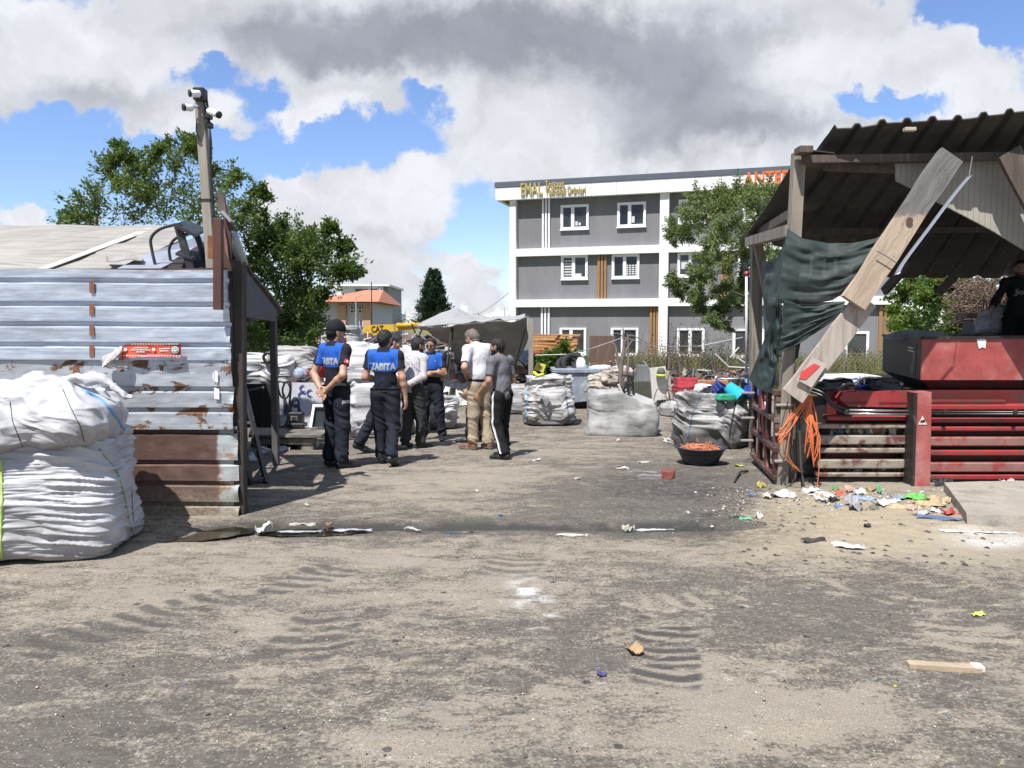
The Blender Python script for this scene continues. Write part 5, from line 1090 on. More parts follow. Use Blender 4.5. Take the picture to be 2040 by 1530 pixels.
person('officer in a navy cap, blue back panel, hands clasped behind him', 672, 931, 640, R(36), dict(elL=(-.255, -.12, 1.13), elR=(.26, -.12, 1.13), wrL=(-.045, -.185, .935), wrR=(.06, -.18, .965), anL=(-.12, -.02, .085), anR=(.12, -.04, .085), toL=(-.17, .15, .03), toR=(.17, .14, .03), knL=(-.105, .02, .5), knR=(.105, .0, .5)),
       hem=.985, paint=officer_paint, cap=True, look=R(25), hands=dict(L=dict(dir=(.7, -.15, -.65), palm=(-.2, -1, .1), curl=.5), R=dict(dir=(-.85, -.1, -.45), palm=(.1, -1, -.1), curl=.75)), extras=dict(fn=f1), group=OFF, seed=1, hairm=HAIRK)
def f2(c): wrap_text(c, 'ZABITA', .115, c['j']['chest']+np.array([0, 0, -.02]), (0, 1, 0), REFL, 'back_lettering', .33); belt(c)
person('bareheaded officer with blue back panel walking away, one heel raised', 769, 925, 656, R(7), dict(elL=(-.25, -.04, 1.14), wrL=(-.12, .16, 1.09), elR=(.245, -.05, 1.14), wrR=(.27, .0, .88), knL=(-.09, .06, .5), anL=(-.07, .07, .085), toL=(-.09, .25, .03), knR=(.11, -.02, .5), anR=(.14, -.26, .14), toR=(.165, -.10, .035)),
       hem=.985, paint=officer_paint, look=R(12), hands=dict(R=dict(dir=(.05, .1, -1), curl=.4), L=dict(dir=(.9, .3, -.1), palm=(0, .2, -1), curl=.5)), extras=dict(fn=f2), group=OFF, seed=2, hairm=HAIRK)
person('officer half hidden behind another, striding with a trailing black leg', 758, 905, 664, R(72), dict(pelvis=(0, .02, .93), waist=(0, .03, 1.06), chest=(0, .07, 1.28), neck=(0, .12, 1.44), head=(0, .18, 1.56), shL=(-.17, .07, 1.385), shR=(.17, .07, 1.385), elL=(-.2, .10, 1.11), elR=(.2, .10, 1.11), wrL=(-.14, .22, 1.0), wrR=(.14, .24, 1.0), hipL=(-.09, 0, .89), hipR=(.09, 0, .89), knR=(.09, -.16, .50), anR=(.09, -.37, .14), toR=(.09, -.20, .035), knL=(-.1, .10, .48), anL=(-.1, .12, .085), toL=(-.1, .30, .03)),
       hem=.96, paint=officer_paint, look=R(10), nod=.3, group=OFF, seed=3, loc=G(758, 905)+np.array([.0, .25, 0]))
person('man in a grey checked shirt with his hands behind his back', 823, 893, 672, R(30), dict(chest=(0, .05, 1.28), neck=(0, .10, 1.44), head=(0, .16, 1.565), shL=(-.17, .06, 1.385), shR=(.17, .06, 1.385), elL=(-.25, -.06, 1.12), elR=(.25, -.06, 1.12), wrL=(-.08, -.19, .95), wrR=(.02, -.2, .98), anL=(-.12, -.05, .085), anR=(.10, .06, .085), toL=(-.15, .12, .03), toR=(.14, .23, .03), knR=(.1, .08, .5)),
       top='shirt', shirt=CHECK, trousers=JEAN, sleeve=1.8, hem=.86, look=R(28), nod=.15, beard=HAIRK, group=PG, seed=4, hands=dict(L=dict(dir=(.7, -.1, -.6), palm=(-.2, -1, .1), curl=.7), R=dict(dir=(-.8, -.1, -.5), palm=(.1, -1, 0), curl=.7)), skin=SKIN2)
def f5(c):
    j = c['j']; em = mat('badge_blue', (.02, .05, .16), .5); gd = mat('badge_gold', (.5, .45, .3), .5)
    for s, m in ((-1, em), (1, em)): patch_disc(c, j['chest']+np.array([s*.085, 0, .055]), (0, -1, 0), .024, m, 'chest_badge'); patch_disc(c, j['chest']+np.array([s*.085, 0, .055]), (0, -1, 0), .010, gd, 'chest_badge', lift=.009)
    belt(c)
person('officer in red lensed sunglasses facing us with folded arms', 861, 876, 672, R(186), dict(elL=(-.235, .06, 1.13), elR=(.235, .06, 1.13), wrL=(.10, .19, 1.13), wrR=(-.10, .175, 1.17), anL=(-.17, 0, .085), anR=(.16, -.02, .085), toL=(-.20, .17, .03), toR=(.20, .15, .03), knL=(-.13, .02, .5), knR=(.12, .02, .5)),
       hem=.985, paint=officer_paint, look=R(8), nod=.12, glasses=True, group=OFF, seed=5, hands=dict(L=dict(dir=(1, .1, .1), palm=(0, -1, .2), curl=.5), R=dict(dir=(-1, .0, -.05), palm=(0, -1, 0), curl=.5)), extras=dict(fn=f5), skin=SKIN2, face=True, hairm=HAIRK)
person('man in dark trousers and black shoes hidden behind the white shirt', 934, 884, 668, R(-75), dict(anL=(-.06, .10, .085), toL=(-.07, .28, .03), knL=(-.08, .06, .5)), shirt=NAVY, trousers=PANTN, group=PG, seed=6, look=R(-10), loc=G(946, 884)+np.array([.02, .15, -.004]))
def f6(c): belt(c, z=.99)
person('grizzled man in a white shirt and beige trousers looking down', 957, 895, 655, R(-38), dict(waist=(0, .0, 1.08), chest=(0, .04, 1.31), neck=(0, .10, 1.47), head=(0, .19, 1.57), shL=(-.18, .05, 1.42), shR=(.18, .05, 1.42), elL=(-.31, -.06, 1.18), elR=(.25, .06, 1.15), wrL=(-.17, .10, 1.05), wrR=(.14, .22, 1.08), anL=(-.11, .04, .085), toL=(-.15, .22, .03), anR=(.10, -.06, .085), toR=(.14, .11, .03)),
       shirt=WHITEF, top='shirt', trousers=BEIGE, shoe=SHOEB, sole=SOLE, hairm=HAIRG, look=R(-12), nod=.42, sleeve=.75, hem=1.0, belly=.015, group=PG, seed=7, extras=dict(fn=f6), hands=dict(L=dict(dir=(.6, .6, -.3), palm=(.6, -.6, 0), curl=.6), R=dict(dir=(-.5, .8, .1), palm=(-.6, -.4, 0), curl=.6)))
def f8(c):
    # white side stripes sewn down each trouser leg
    for q, s in (('R', 1), ('L', -1)):
        j = c['j']; ob = c['trousers']; off = parent_origin(ob); L = []
        for w_ in (-.017, .017):
            row = []
            for t in np.linspace(0, 1, 30):
                hp, kn, an = j['hip'+q]+np.array([0, 0, .07]), j['kn'+q], j['an'+q]; p = hp+(kn-hp)*min(t*2, 1) if t < .5 else kn+(an-kn)*((t-.5)*2*.95); p = p+np.array([0, w_, 0]); d = c['RW']@np.array([s, 0, 0]); o = c['W'](p)+d*.4; ok, loc, nrm, _ = ob.ray_cast(Vector(o-off), Vector(-d)); row.append(np.array(loc)+off+d*.004 if ok else (row[-1] if row else c['W'](p)))
            L.append(row)
        MB().grid(np.array(L).transpose(1, 0, 2), th=.003).build('side_stripe', WHITES, c['root'], True)
person('young bearded man in a grey T-shirt and black striped track trousers', 1000, 913, 673, R(-52), dict(chest=(0, .03, 1.30), neck=(0, .05, 1.465), head=(0, .09, 1.60), shL=(-.19, .03, 1.41), shR=(.19, .03, 1.41), elL=(-.27, .02, 1.14), wrL=(-.29, .19, .96), elR=(.25, .0, 1.13), wrR=(.20, .18, 1.0), knL=(-.10, .02, .5), anL=(-.10, -.14, .085), toL=(-.13, .05, .03), knR=(.1, .06, .5), anR=(.1, .02, .085), toR=(.13, .2, .03)),
       top='tee', shirt=GREYT, trousers=BLACKF, sleeve=.72, hem=.86, beard=HAIRK, look=R(-18), nod=.1, group=PG, seed=8, skin=SKIN2, extras=dict(fn=f8), sole=SOLEK, hands=dict(L=dict(dir=(-.1, .5, -.85), palm=(.9, .2, 0), curl=.9), R=dict(dir=(-.2, .7, -.6), palm=(-.9, .2, 0), curl=.8)))
# ------------------------------------------------------------------ timber shelter
TIMB = mat('weathered_timber', (.27, .235, .19), .85, .3, 4, .5, 60, stretch=(5, 5, .45), col2=(.12, .10, .085), mixs=(2.2, .5, .72)); TIMBD = mat('dark_timber', (.10, .08, .065), .9, .3, 4, .5, 50, stretch=(5, 5, .5), col2=(.20, .165, .13), mixs=(3, .55, .7))
def plank_mk(T, b):
    co = T.node('ShaderNodeTexCoord').outputs['Object']; z = T.xyz(co)[2]; al = T.vmath('DOT_PRODUCT', co, (.549, .03, .835)); ac = T.vmath('DOT_PRODUCT', co, (.835, 0, -.549)); g = T.comb(T.math('ADD', T.math('MULTIPLY', ac, 16.), T.math('MULTIPLY', T.noise(co, 3, 2), 3.)), T.math('MULTIPLY', T.xyz(co)[1], 10.), T.math('MULTIPLY', al, 1.1)); n = T.noise(g, 1.6, 5, .7, dist=.5)
    c = T.mix(T.ramp(n, .35, .65), (.46, .37, .28), (.33, .25, .18)); gr = T.mix(T.ramp(n, .3, .7), (.20, .19, .18), (.11, .10, .095)); up = T.ramp(T.math('ADD', z, T.math('MULTIPLY', T.noise(co, 4, 5, .7), .4)), 1.05, 1.13); c = T.mix(up, c, gr)
    T.put(b.inputs['Base Color'], T.mix(T.math('MULTIPLY', T.ramp(T.noise(co, 24, 3, .7), .64, .7), .6), c, (.05, .04, .035))); b.inputs['Roughness'].default_value = .85; bp_ = T.node('ShaderNodeBump'); bp_.inputs['Strength'].default_value = .5; bp_.inputs['Distance'].default_value = .01; T.put(bp_.inputs['Height'], n); T.l.new(bp_.outputs[0], b.inputs['Normal'])
PLANK = custom('raw_plank', plank_mk)
def split_plank(mb, a, b, w, h, up, seed=0, bow=.0, m=0):
    """a sawn board with slightly wandering edges"""
    a = np.asarray(a, float); b = np.asarray(b, float); x, y, d = frame(b-a, up); n = 26; V = []
    for i, t in enumerate(np.linspace(0, 1, n)):
        c = a+(b-a)*t+y*bow*math.sin(math.pi*t); e = .035*w*vnoise(np.array([[t*6, seed, s_] for s_ in (0., 3.)])); 
        for sx, sy in ((-1, -1), (1, -1), (1, 1), (-1, 1)): V.append(c+x*sx*(w/2+e[0 if sx < 0 else 1])+y*sy*h/2)
    F = [(i*4+k, i*4+(k+1) % 4, i*4+4+(k+1) % 4, i*4+4+k) for i in range(n-1) for k in range(4)]+[(3, 2, 1, 0), (n*4-4, n*4-3, n*4-2, n*4-1)]; mb.add(V, F, m)
def build_shelter():
    S = thing('timber_shelter', 'crooked open timber shelter with a ribbed sheet roof over the red machine', 'shelter', (4.2, 9, 0))
    # ribbed roof: swept between its high front edge and its low back edge
    fr = [P(1662, 262, 7.88), P(1770, 247, 7.80), P(1860, 238, 7.74), P(2040, 228, 7.64), P(2500, 205, 7.5), P(3100, 180, 7.3)]; bk = [P(1489, 474, 11.2), P(1620, 508, 11.8), P(1772, 553, 12.6), P(1900, 553, 12.7), P(2300, 553, 12.8), P(2900, 553, 13)]
    def poly(pts, n): q = np.array(pts); s = np.r_[0, np.cumsum(np.linalg.norm(np.diff(q, axis=0), axis=1))]; t = np.linspace(0, s[-1], n); return np.stack([np.interp(t, s, q[:, k]) for k in range(3)], 1), t
    n = 620; A, ta = poly(fr, n); B, _ = poly(bk, n); w = np.linspace(0, 1, 26); Gd = A[:, None]*(1-w[None, :, None])+B[:, None]*w[None, :, None]
    ph = (ta/.235+.35) % 1; rib = np.clip(np.minimum((ph-.08)/.10, (.46-ph)/.10), 0, 1); Gd[..., 2] += .042*rib[:, None]; p = np.stack([np.broadcast_to(ta[:, None], Gd.shape[:2]), np.broadcast_to(w*5, Gd.shape[:2]), np.zeros(Gd.shape[:2])], -1); Gd[..., 2] += .03*fbm(p*.8, 3)+.02*np.sin(ta*1.1)[:, None]; Gd[:, 0, 2] += .018*vnoise(np.stack([ta*4, ta*0, ta*0], -1))
    rm = mat('sooty_roof_sheet', (.050, .047, .045), .75, .35, 3, .2, 30, metal=.15, col2=(.13, .105, .08), mixs=(1.6, .54, .72)); MB().grid(Gd, th=.012).build('roof', rm, S)
    # loose verge sheet on the open side
    a0, a1 = P(1606, 297, 8.0), P(1487, 476, 11.2); MB().grid(np.array([[a0+(a1-a0)*t+np.array([-.03+.16*k, 0, .012*math.sin(t*9)-.02*k]) for k in range(3)] for t in np.linspace(0, 1, 14)]), th=.012).build('roof_edge', rm, S)
    ub = (0, 1, 0)
    def bm(name, a, b, w, h, m=TIMB, up=ub, seed=0, bow=0): mb = MB(); split_plank(mb, a, b, w, h, up, seed, bow); return mb.build(name, m, S)
    bm('post', (P(1555, 972, 8.2)[0], 8.2, -.02), P(1591, 305, 8.16), .115, .11, seed=1); bm('post', (P(1575, 965, 8.3)[0], 8.3, 0), P(1572, 700, 8.3), .09, .09, TIMBD, seed=2)
    bm('post', (P(1507, 770, 11.2)[0], 11.2, -.1), P(1507, 474, 11.2), .15, .12, seed=3); bm('post', P(1542, 660, 11.0), P(1509, 480, 11.05), .12, .07, seed=4)
    bm('cross_beam', P(1492, 482, 11.0), P(1576, 459, 8.2), .12, .12, up=(0, 0, 1), seed=5); bm('cross_beam', P(1508, 468, 11.2), P(1580, 425, 8.4), .09, .10, TIMBD, up=(0, 0, 1), seed=6)
    bm('purlin', P(1600, 318, 8.05), P(2700, 300, 8.0), .075, .08, TIMBD, seed=7); bm('purlin', P(1640, 333, 8.15), P(1786, 339, 8.15), .07, .05, TIMBD, seed=8); bm('purlin', P(1560, 462, 10.4), P(2500, 452, 10.4), .07, .07, TIMBD, seed=9)
    for k, (x0, y0, x1, y1) in enumerate(((1762, 580, 1815, 520), (1872, 582, 1915, 535))): bm('rafter', P(x0, y0, 11.6), P(x1, y1, 10.6), .07, .12, TIMBD, seed=10+k)
    # block and clip under the front edge
    MB().box(P(1812, 258, 7.75), (.11, .06, .035), bev=.004).build('block', mat('pale_wood_block', (.45, .40, .32), .8, .1), S); MB().box(P(1601, 300, 7.98), (.14, .16, .07), bev=.006).build('cap_block', TIMBD, S)
    # board hung across the front
    q = [P(x, y, 8.12) for x, y in ((1783, 326), (2000, 320), (2260, 318), (2260, 640), (2040, 497), (1975, 458), (1822, 378), (1786, 360))]
    def bmk(T, b):
        co = T.node('ShaderNodeTexCoord').outputs['Object']; s = T.math('SINE', T.math('MULTIPLY', T.xyz(co)[0], 105.)); c = T.mix(T.ramp(T.noise(co, 2, 5), .35, .7), (.40, .375, .32), (.33, .31, .27)); T.put(b.inputs['Base Color'], T.mix(T.ramp(s, .75, 1.), c, (.26, .245, .21))); b.inputs['Roughness'].default_value = .7
    MB().prism(q, (0, .025, 0)).build('hung_board', custom('beige_board', bmk), S)
    # braces: two long planks lapped into one diagonal, and a third at the far side
    br = thing('brace_plank', 'long diagonal plank brace with grey top and raw lower half', 'plank', P(1690, 610, 7.8)); mb = MB(); split_plank(mb, P(1699, 604, 7.74), P(1893, 309, 7.84), .25, .075, ub, 21); mb.build('board', PLANK, br)
    mb = MB(); 
    for x, y in ((1812, 440),): mb.lathe([(0, -.004), (.035, -.004), (.034, .002), (.0, .002)], P(x, y, 7.74), 16, axis=(0, 1, 0))
    mb.build('knot', mat('wood_knot', (.10, .055, .035), .7, .3, 30), br)
    MB().tube([P(1746, 499, 7.68), P(1765, 510, 7.68), P(1785, 523, 7.68)], .006, 6).build('wire', mat('grey_wire', (.2, .2, .2), .5), br)
    b2 = thing('brace_plank', 'pale lower plank brace with torn end leaning on the front post', 'plank', P(1590, 780, 7.85)); mb = MB(); split_plank(mb, P(1579, 790, 7.86), P(1724, 596, 7.84), .235, .05, ub, 22); mb.build('board', mat('pale_plank', (.42, .36, .31), .85, .2, 5, .4, 60, stretch=(5, 5, .6), col2=(.26, .21, .18), mixs=(3, .52, .7)), b2)
    MB().prism([P(*p, 7.79) for p in ((1620, 712), (1648, 726), (1617, 772), (1588, 757))], (0, .015, 0)).build('tag_board', mat('tag_pale', (.46, .40, .35), .8, .1), b2); MB().prism([P(*p, 7.784) for p in ((1622, 724), (1634, 729), (1606, 756), (1592, 755), (1596, 741))], (0, .004, 0)).build('red_paint', mat('red_spray', (.62, .07, .06), .6, .15, 20), b2)
    b3 = thing('brace_plank', 'dark diagonal plank at the far side of the hung board', 'plank', P(2040, 400, 7.9)); mb = MB(); split_plank(mb, P(2008, 303, 7.85), P(2110, 490, 7.85), .24, .05, ub, 23); mb.build('board', TIMBD, b3)
    mb = MB(); d = tubepath(((1787, 546), (1800, 522), (1850, 455), (1900, 388), (1932, 350)), 7.62, 0, m=30); mb.grid(np.stack([d+np.array([-.028, 0, -.012]), d+np.array([0, -.008, 0]), d+np.array([.028, 0, .012])], 1), th=.003); al = thing('metal_strip', 'bent shiny metal strip hanging beside the diagonal brace', 'metal strip', P(1787, 546, 7.6)); mb.build('strip', mat('bright_aluminium', (.75, .76, .80), .28, .06, 4, metal=.85), al, True); MB().tube([P(1930, 355, 7.63), P(1937, 312, 7.8)], .004, 5).build('wire', mat('grey_wire', (.2, .2, .2)), al)
    MB().tube(tubepath(((1988, 460), (2005, 500), (2018, 520)), 10.2, 0), .012, 6).build('hanging_cable', BLACKP, label='slack cable hanging under the shelter roof beside the man', cat='cable')
build_shelter()
# ------------------------------------------------------------------ shade netting
def build_net():
    def mk(T, b):
        co = T.node('ShaderNodeTexCoord').outputs['Object']; n = T.noise(co, 5, 5, .65); x, y, z = T.xyz(co); wv = T.math('MULTIPLY', T.math('SINE', T.math('MULTIPLY', z, 900.)), T.math('SINE', T.math('MULTIPLY', T.math('ADD', x, y), 900.)))
        T.put(b.inputs['Base Color'], T.mix(T.ramp(n, .35, .65), (.010, .022, .020), (.028, .046, .043))); b.inputs['Roughness'].default_value = .7
        hole = T.ramp(T.noise(co, 9, 6, .75), .69, .73); T.put(b.inputs['Alpha'], T.math('SUBTRACT', T.math('ADD', .965, T.math('MULTIPLY', wv, .03)), T.math('MULTIPLY', hole, .55)))
    nm = custom('shade_net', mk); N = thing('shade_net', 'torn dark green shade netting draped between shelter post and brace', 'net', P(1600, 700, 8.1))
    def cloth(top, bot, n=60, m=40, sag=.0, fold=.03, dirn=(0, 1, 0), seed=0, name='net_sheet'):
        def pl(p): q = np.array([P(*a) for a in p]); s = np.r_[0, np.cumsum(np.linalg.norm(np.diff(q, axis=0), axis=1))]; t = np.linspace(0, s[-1], n); return np.stack([np.interp(t, s, q[:, k]) for k in range(3)], 1)
        a, b = pl(top), pl(bot); w = np.linspace(0, 1, m)[None, :, None]; A = a[:, None]*(1-w)+b[:, None]*w; U, W_ = np.meshgrid(np.linspace(0, 1, n), np.linspace(0, 1, m), indexing='ij')
        env = np.sin(np.pi*np.clip(U*.9+.05, 0, 1)); f = fold*(np.sin(U*3+W_*17+2.2*vnoise(np.stack([U*3, W_*3, U*0+seed], -1)))*.7+vnoise(np.stack([U*5, W_*14, U*0+seed+5], -1)))*env*(1-.5*W_); A += f[..., None]*np.asarray(dirn)+sag*(env*np.sin(np.pi*W_))[..., None]*np.array([0, -.8, -.3])
        MB().grid(A).build(name, nm, N, True)
    cloth(((1568, 455, 8.05), (1600, 474, 8.02), (1650, 484, 8.05), (1700, 484, 8.0), (1740, 476, 7.95), (1779, 462, 7.88)), ((1545, 603, 8.01), (1575, 606, 8.05), (1620, 606, 8.01), (1660, 598, 8.0), (1690, 580, 7.95), (1716, 552, 7.9)), 80, 60, .10, .035, seed=1)
    cloth(((1562, 590, 8.01), (1600, 600, 8.06), (1640, 602, 8.01), (1684, 600, 7.95)), ((1560, 672, 8.02), (1600, 655, 8.06), (1640, 638, 8.01), (1676, 624, 7.93)), 60, 30, .03, .02, seed=2)
    cloth(((1556, 662, 8.02), (1600, 650, 8.06), (1640, 632, 8.05), (1680, 618, 7.92)), ((1550, 706, 8.01), (1580, 692, 8.05), (1625, 664, 8.05), (1676, 628, 7.92)), 60, 24, .02, .03, seed=3)
    cloth(((1569, 458, 8.16), (1548, 515, 8.5), (1530, 520, 9.3), (1518, 518, 10.4)), ((1545, 765, 8.3), (1538, 772, 8.5), (1530, 765, 9.0), (1524, 740, 9.6)), 50, 60, .0, .05, (.8, .5, 0), 4)
    cloth(((1552, 600, 8.2), (1560, 640, 8.25), (1562, 680, 8.3)), ((1492, 755, 8.9), (1510, 775, 8.6), (1532, 782, 8.35)), 40, 40, .0, .05, (.3, 1, 0), 5)
    cloth(((1548, 690, 8.2), (1570, 686, 8.2), (1596, 676, 8.15)), ((1560, 735, 8.2), (1576, 726, 8.2), (1590, 712, 8.15)), 30, 20, .0, .03, seed=6)
    cloth(((1574, 770, 7.95), (1585, 762, 7.95), (1594, 770, 7.95)), ((1576, 800, 7.95), (1588, 806, 7.95), (1600, 800, 7.95)), 20, 16, .02, .03, seed=7)
build_net()
# ------------------------------------------------------------------ red press machine with hopper
def worn(name, c, c2, s=6, lo=.5, hi=.62, **k): return mat(name, c, .5, .25, 4, .15, 50, col2=c2, mixs=(s, lo, hi), spec=.4, fine=.12, **k)
RED = worn('worn_red_paint', (.31, .035, .035), (.15, .06, .052), 5, .44, .68); REDF = worn('scuffed_red_paint', (.35, .075, .068), (.42, .22, .20), 2.2, .42, .78); REDD = worn('dark_red_paint', (.13, .018, .018), (.065, .028, .025), 4, .45, .65); PALER = worn('scraped_rail', (.30, .26, .21), (.13, .055, .05), 5, .48, .62); SOOT = worn('sooty_black', (.028, .026, .025), (.12, .11, .105), 3, .56, .72)
def build_press():
    M_ = thing('baling_press', 'red ribbed steel baling press with open grid door and heavy upright', 'machine', P(1740, 968, 8.25)); Yf = 8.25
    def rail(x0, x1, y0, y1, Ya, d, m, name='rail', bev=.012): a = P(x0, y0, Ya); b = P(x1, y1, Ya); mb = MB(); mb.box(((a[0]+b[0])/2, Ya+d/2, (a[2]+b[2])/2), (b[0]-a[0], d, a[2]-b[2]), bev=bev); return mb.build(name, m, M_)
    X1 = 2600
    rail(1648, X1, 778, 966, Yf+.16, .06, REDD, 'back_plate', 0); rail(1575, 1648, 790, 966, Yf+.2, .05, SOOT, 'end_plate', 0); rail(1590, X1, 952, 972, Yf+.04, .15, SOOT, 'base_rail')
    for (a, b, m) in ((828, 838, RED), (845, 854, PALER), (868, 886, PALER), (893, 903, PALER), (916, 934, PALER), (942, 951, PALER)): rail(1630 if m is not RED else 1648, 1824, a, b, Yf, .14, m)
    for (a, b, m) in ((806, 817, RED), (833, 842, RED), (850, 859, RED), (871, 889, worn('pinkish_rail', (.27, .135, .115), (.32, .06, .05), 5)), (897, 908, RED), (922, 941, worn('pinkish_rail', (.27, .135, .115), (.32, .06, .05))), (946, 956, RED)): rail(1850, X1, a, b, Yf, .14, m)
    rail(1856, 2006, 797, 806, Yf+.02, .1, REDD); q = [P(x, y, Yf-.01) for x, y in ((1672, 794), (1680, 781), (1825, 779), (1825, 812), (1690, 810))]; MB().prism(q, (0, .12, 0)).build('top_channel', RED, M_)
    for (a, b) in ((1680, 1728), (1752, 1815)): rail(a, b, 801, 804, Yf-.016, .004, REDD, 'slot', 0)
    up = [P(x, y, 8.08) for x, y in ((1827, 783), (1856, 781), (1853, 972), (1822, 970))]; MB().prism(up, (0, .22, 0)).build('upright', REDF, M_)
    MB().prism([P(1828, 783, 8.08)-(.03, 0, 0), P(1828, 783, 8.08), P(1822, 970, 8.08), P(1822, 970, 8.08)-(.03, 0, 0)], (0, .3, 0)).build('upright_flange', SOOT, M_)
    tri = mat('sticker_pale', (.62, .58, .52), .5); MB().prism([P(x, y, 8.074) for x, y in ((1838, 828), (1847, 846), (1829, 846))], (0, .003, 0)).build('warning_sticker', tri, M_); MB().prism([P(x, y, 8.070) for x, y in ((1834, 838), (1843, 836), (1843, 841), (1834, 842))], (0, .003, 0)).build('sticker_mark', BLACKP, M_)
    # deck the man stands on, and the bed full of dark scrap
    a = P(1660, 778, 8.45); MB().box(((a[0]+9)/2, 10.1, .94), (9-a[0], 3.2, .06)).build('deck', SOOT, M_)
    for (x, y) in ((a[0]+.1, 11.5), (8.6, 11.5), (6.5, 11.5)): MB().box((x, y, .43), (.12, .12, .92)).build('leg', SOOT, M_)
    mb = MB(); rng = np.random.default_rng(6)
    for k in range(90):
        c = P(rng.uniform(1640, 1820), rng.choice([889, 938, 858])+rng.uniform(-3, 3), Yf+.10); mb.box(c, rng.uniform(.03, .09, 3), R3=np.linalg.qr(rng.normal(size=(3, 3)))[0])
    def pk(T, b):
        cr = T.node('ShaderNodeValToRGB'); T.put(cr.inputs[0], T.node('ShaderNodeNewGeometry').outputs['Random Per Island']); e = cr.color_ramp; e.interpolation = 'CONSTANT'; e.elements[0].color = (.03, .03, .03, 1); e.elements[1].position = .35; e.elements[1].color = (.25, .24, .22, 1)
        for p_, c_ in ((.5, (.08, .10, .14)), (.62, (.16, .13, .07)), (.74, (.36, .35, .34)), (.88, (.05, .09, .07)), (.95, (.16, .05, .04))): e.elements.new(p_).color = (*c_, 1)
        T.put(b.inputs['Base Color'], cr.outputs[0])
    PRESSED = custom('pressed_waste', pk); o = mb.build('pressed_waste', PRESSED, M_); o['kind'] = 'stuff'
    # hydraulic hoses and pipes
    hose = mat('black_hose', (.02, .02, .021), .35, .2, 9, spec=.6); pipe = mat('steel_pipe', (.5, .5, .5), .3, .2, 9, metal=.8)
    for k, dy in enumerate((0, 7)):
        MB().tube(tubepath(((1610, 772+dy, 8.3), (1640, 783+dy, 8.2), (1662, 806+dy*.8, 8.18), (1690, 817+dy, 8.2)), 8.2, 0), .016, 8).build('hose', hose, M_, True); MB().tube([P(1690, 817+dy, 8.2), P(1825, 819+dy, 8.2)], .012, 8).build('pipe', pipe, M_, True)
        MB().tube([P(1850, 820+dy*.6, 8.2), P(X1, 824+dy*.6, 8.2)], .011, 8).build('pipe', hose, M_, True)
    for x in (1686, 1882, 2023): MB().box(P(x, 821, 8.16), (.04, .03, .05), bev=.005).build('pipe_clamp', SOOT, M_)
    # hopper
    H_ = thing('hopper', 'scuffed red steel hopper with a blackened side standing over the press', 'hopper', P(1930, 800, 8.9))
    fl, fr_, bl, brr = P(1838, 673, 8.6), P(2700, 668, 8.6), P(1760, 668, 10.5), P(2500, 668, 10.5); zb = P(1838, 757, 8.6)[2]; zl = P(1860, 803, 8.6)[2]
    dn = lambda p, z: np.array([p[0], p[1], z])
    MB().prism([fl, fr_, dn(fr_, zb), dn(fl, zb)], (0, .02, 0)).build('front_panel', REDF, H_); MB().prism([fl, dn(fl, zb), dn(bl, zb), bl], (.02, .004, 0)).build('side_panel', SOOT, H_); MB().prism([bl, brr, dn(brr, zb), dn(bl, zb)], (0, -.02, 0)).build('back_panel', REDD, H_)
    f2, b2 = dn(fl+(.35, .25, 0), zl), dn(bl+(.3, -.3, 0), zl); MB().prism([dn(fl, zb), dn(fr_, zb), dn(fr_+(0, .25, 0), zl), f2], (0, .02, .0)).build('lower_chute', REDD, H_); MB().prism([dn(fl, zb), f2, b2, dn(bl, zb)], (.02, 0, 0)).build('lower_chute', SOOT, H_)
    mb = MB(); mb.beam(fl, fr_, .04, .03); mb.beam(fl, bl, .04, .03); mb.build('rim', SOOT, H_)
    q = [P(x, y, 8.592) for x, y in ((1955, 674), (1965, 676), (1963, 694), (1957, 692), (1950, 695), (1946, 676))]; MB().prism(q, (0, .003, 0)).build('paper_scrap', WHITES, H_); pm = mat('side_plate', (.05, .05, .05), .6, .3, 10)
    sd_ = bl-fl; A = [dn(fl+sd_*u, z_) for u, z_ in ((.12, zb+.03), (.36, zb+.05), (.36, zb+.40), (.12, zb+.40))]; MB().prism([a_-(.004, 0, 0) for a_ in A], (.003, 0, 0)).build('plate', pm, H_)
    for z_ in (.30, .335, .37): MB().prism([dn(fl+sd_*u, zb+z_+dz)-(.009, 0, 0) for u, dz in ((.18, 0), (.30, .01), (.30, .026), (.18, .016))], (.003, 0, 0)).build('plate_mark', WHITES if z_ < .36 else SOOT, H_)
    # swung open grid door
    D = thing('grid_door', 'open dark red grid door with hinge tabs at the end of the press', 'door', P(1540, 985, 8.25)); n0, n1 = P(1549, 782, 8.2), P(1504, 772, 9.7); zt, z0 = n0[2], .07; dm = worn('door_paint', (.085, .035, .032), (.16, .115, .10), 6)
    L = lambda u, z_: np.array([n0[0]+(n1[0]-n0[0])*u, n0[1]+(n1[1]-n0[1])*u, z_])
    for u in (0, .34, .67, 1): MB().beam(L(u, z0), L(u, zt), .05, .07, up=(0, 1, 0), bev=.005).build('door_bar', dm, D)
    for z_ in (zt, zt*.70, zt*.38, z0): MB().beam(L(-.03, z_), L(1.03, z_), .07, .055, bev=.005).build('door_bar', dm, D)
    MB().prism([L(.3, .1)-(.02, 0, 0), L(.62, zt-.05)-(.02, 0, 0), L(.70, zt-.05)-(.02, 0, 0), L(.38, .1)-(.02, 0, 0)], (.03, 0, 0)).build('diagonal_bar', mat('door_red', (.30, .05, .055), .6, .2), D)
    tb = mat('hinge_tab', (.28, .26, .24), .6, .2)
    for u, sx in ((.0, .05), (1., -.10)):
        for z_ in (zt-.13, zt*.55, zt*.26): MB().box(L(u, z_)+np.array([sx, -.06, 0]), (.17, .05, .03), bev=.008).build('hinge_tab', tb, D)
    return M_, H_
build_press()
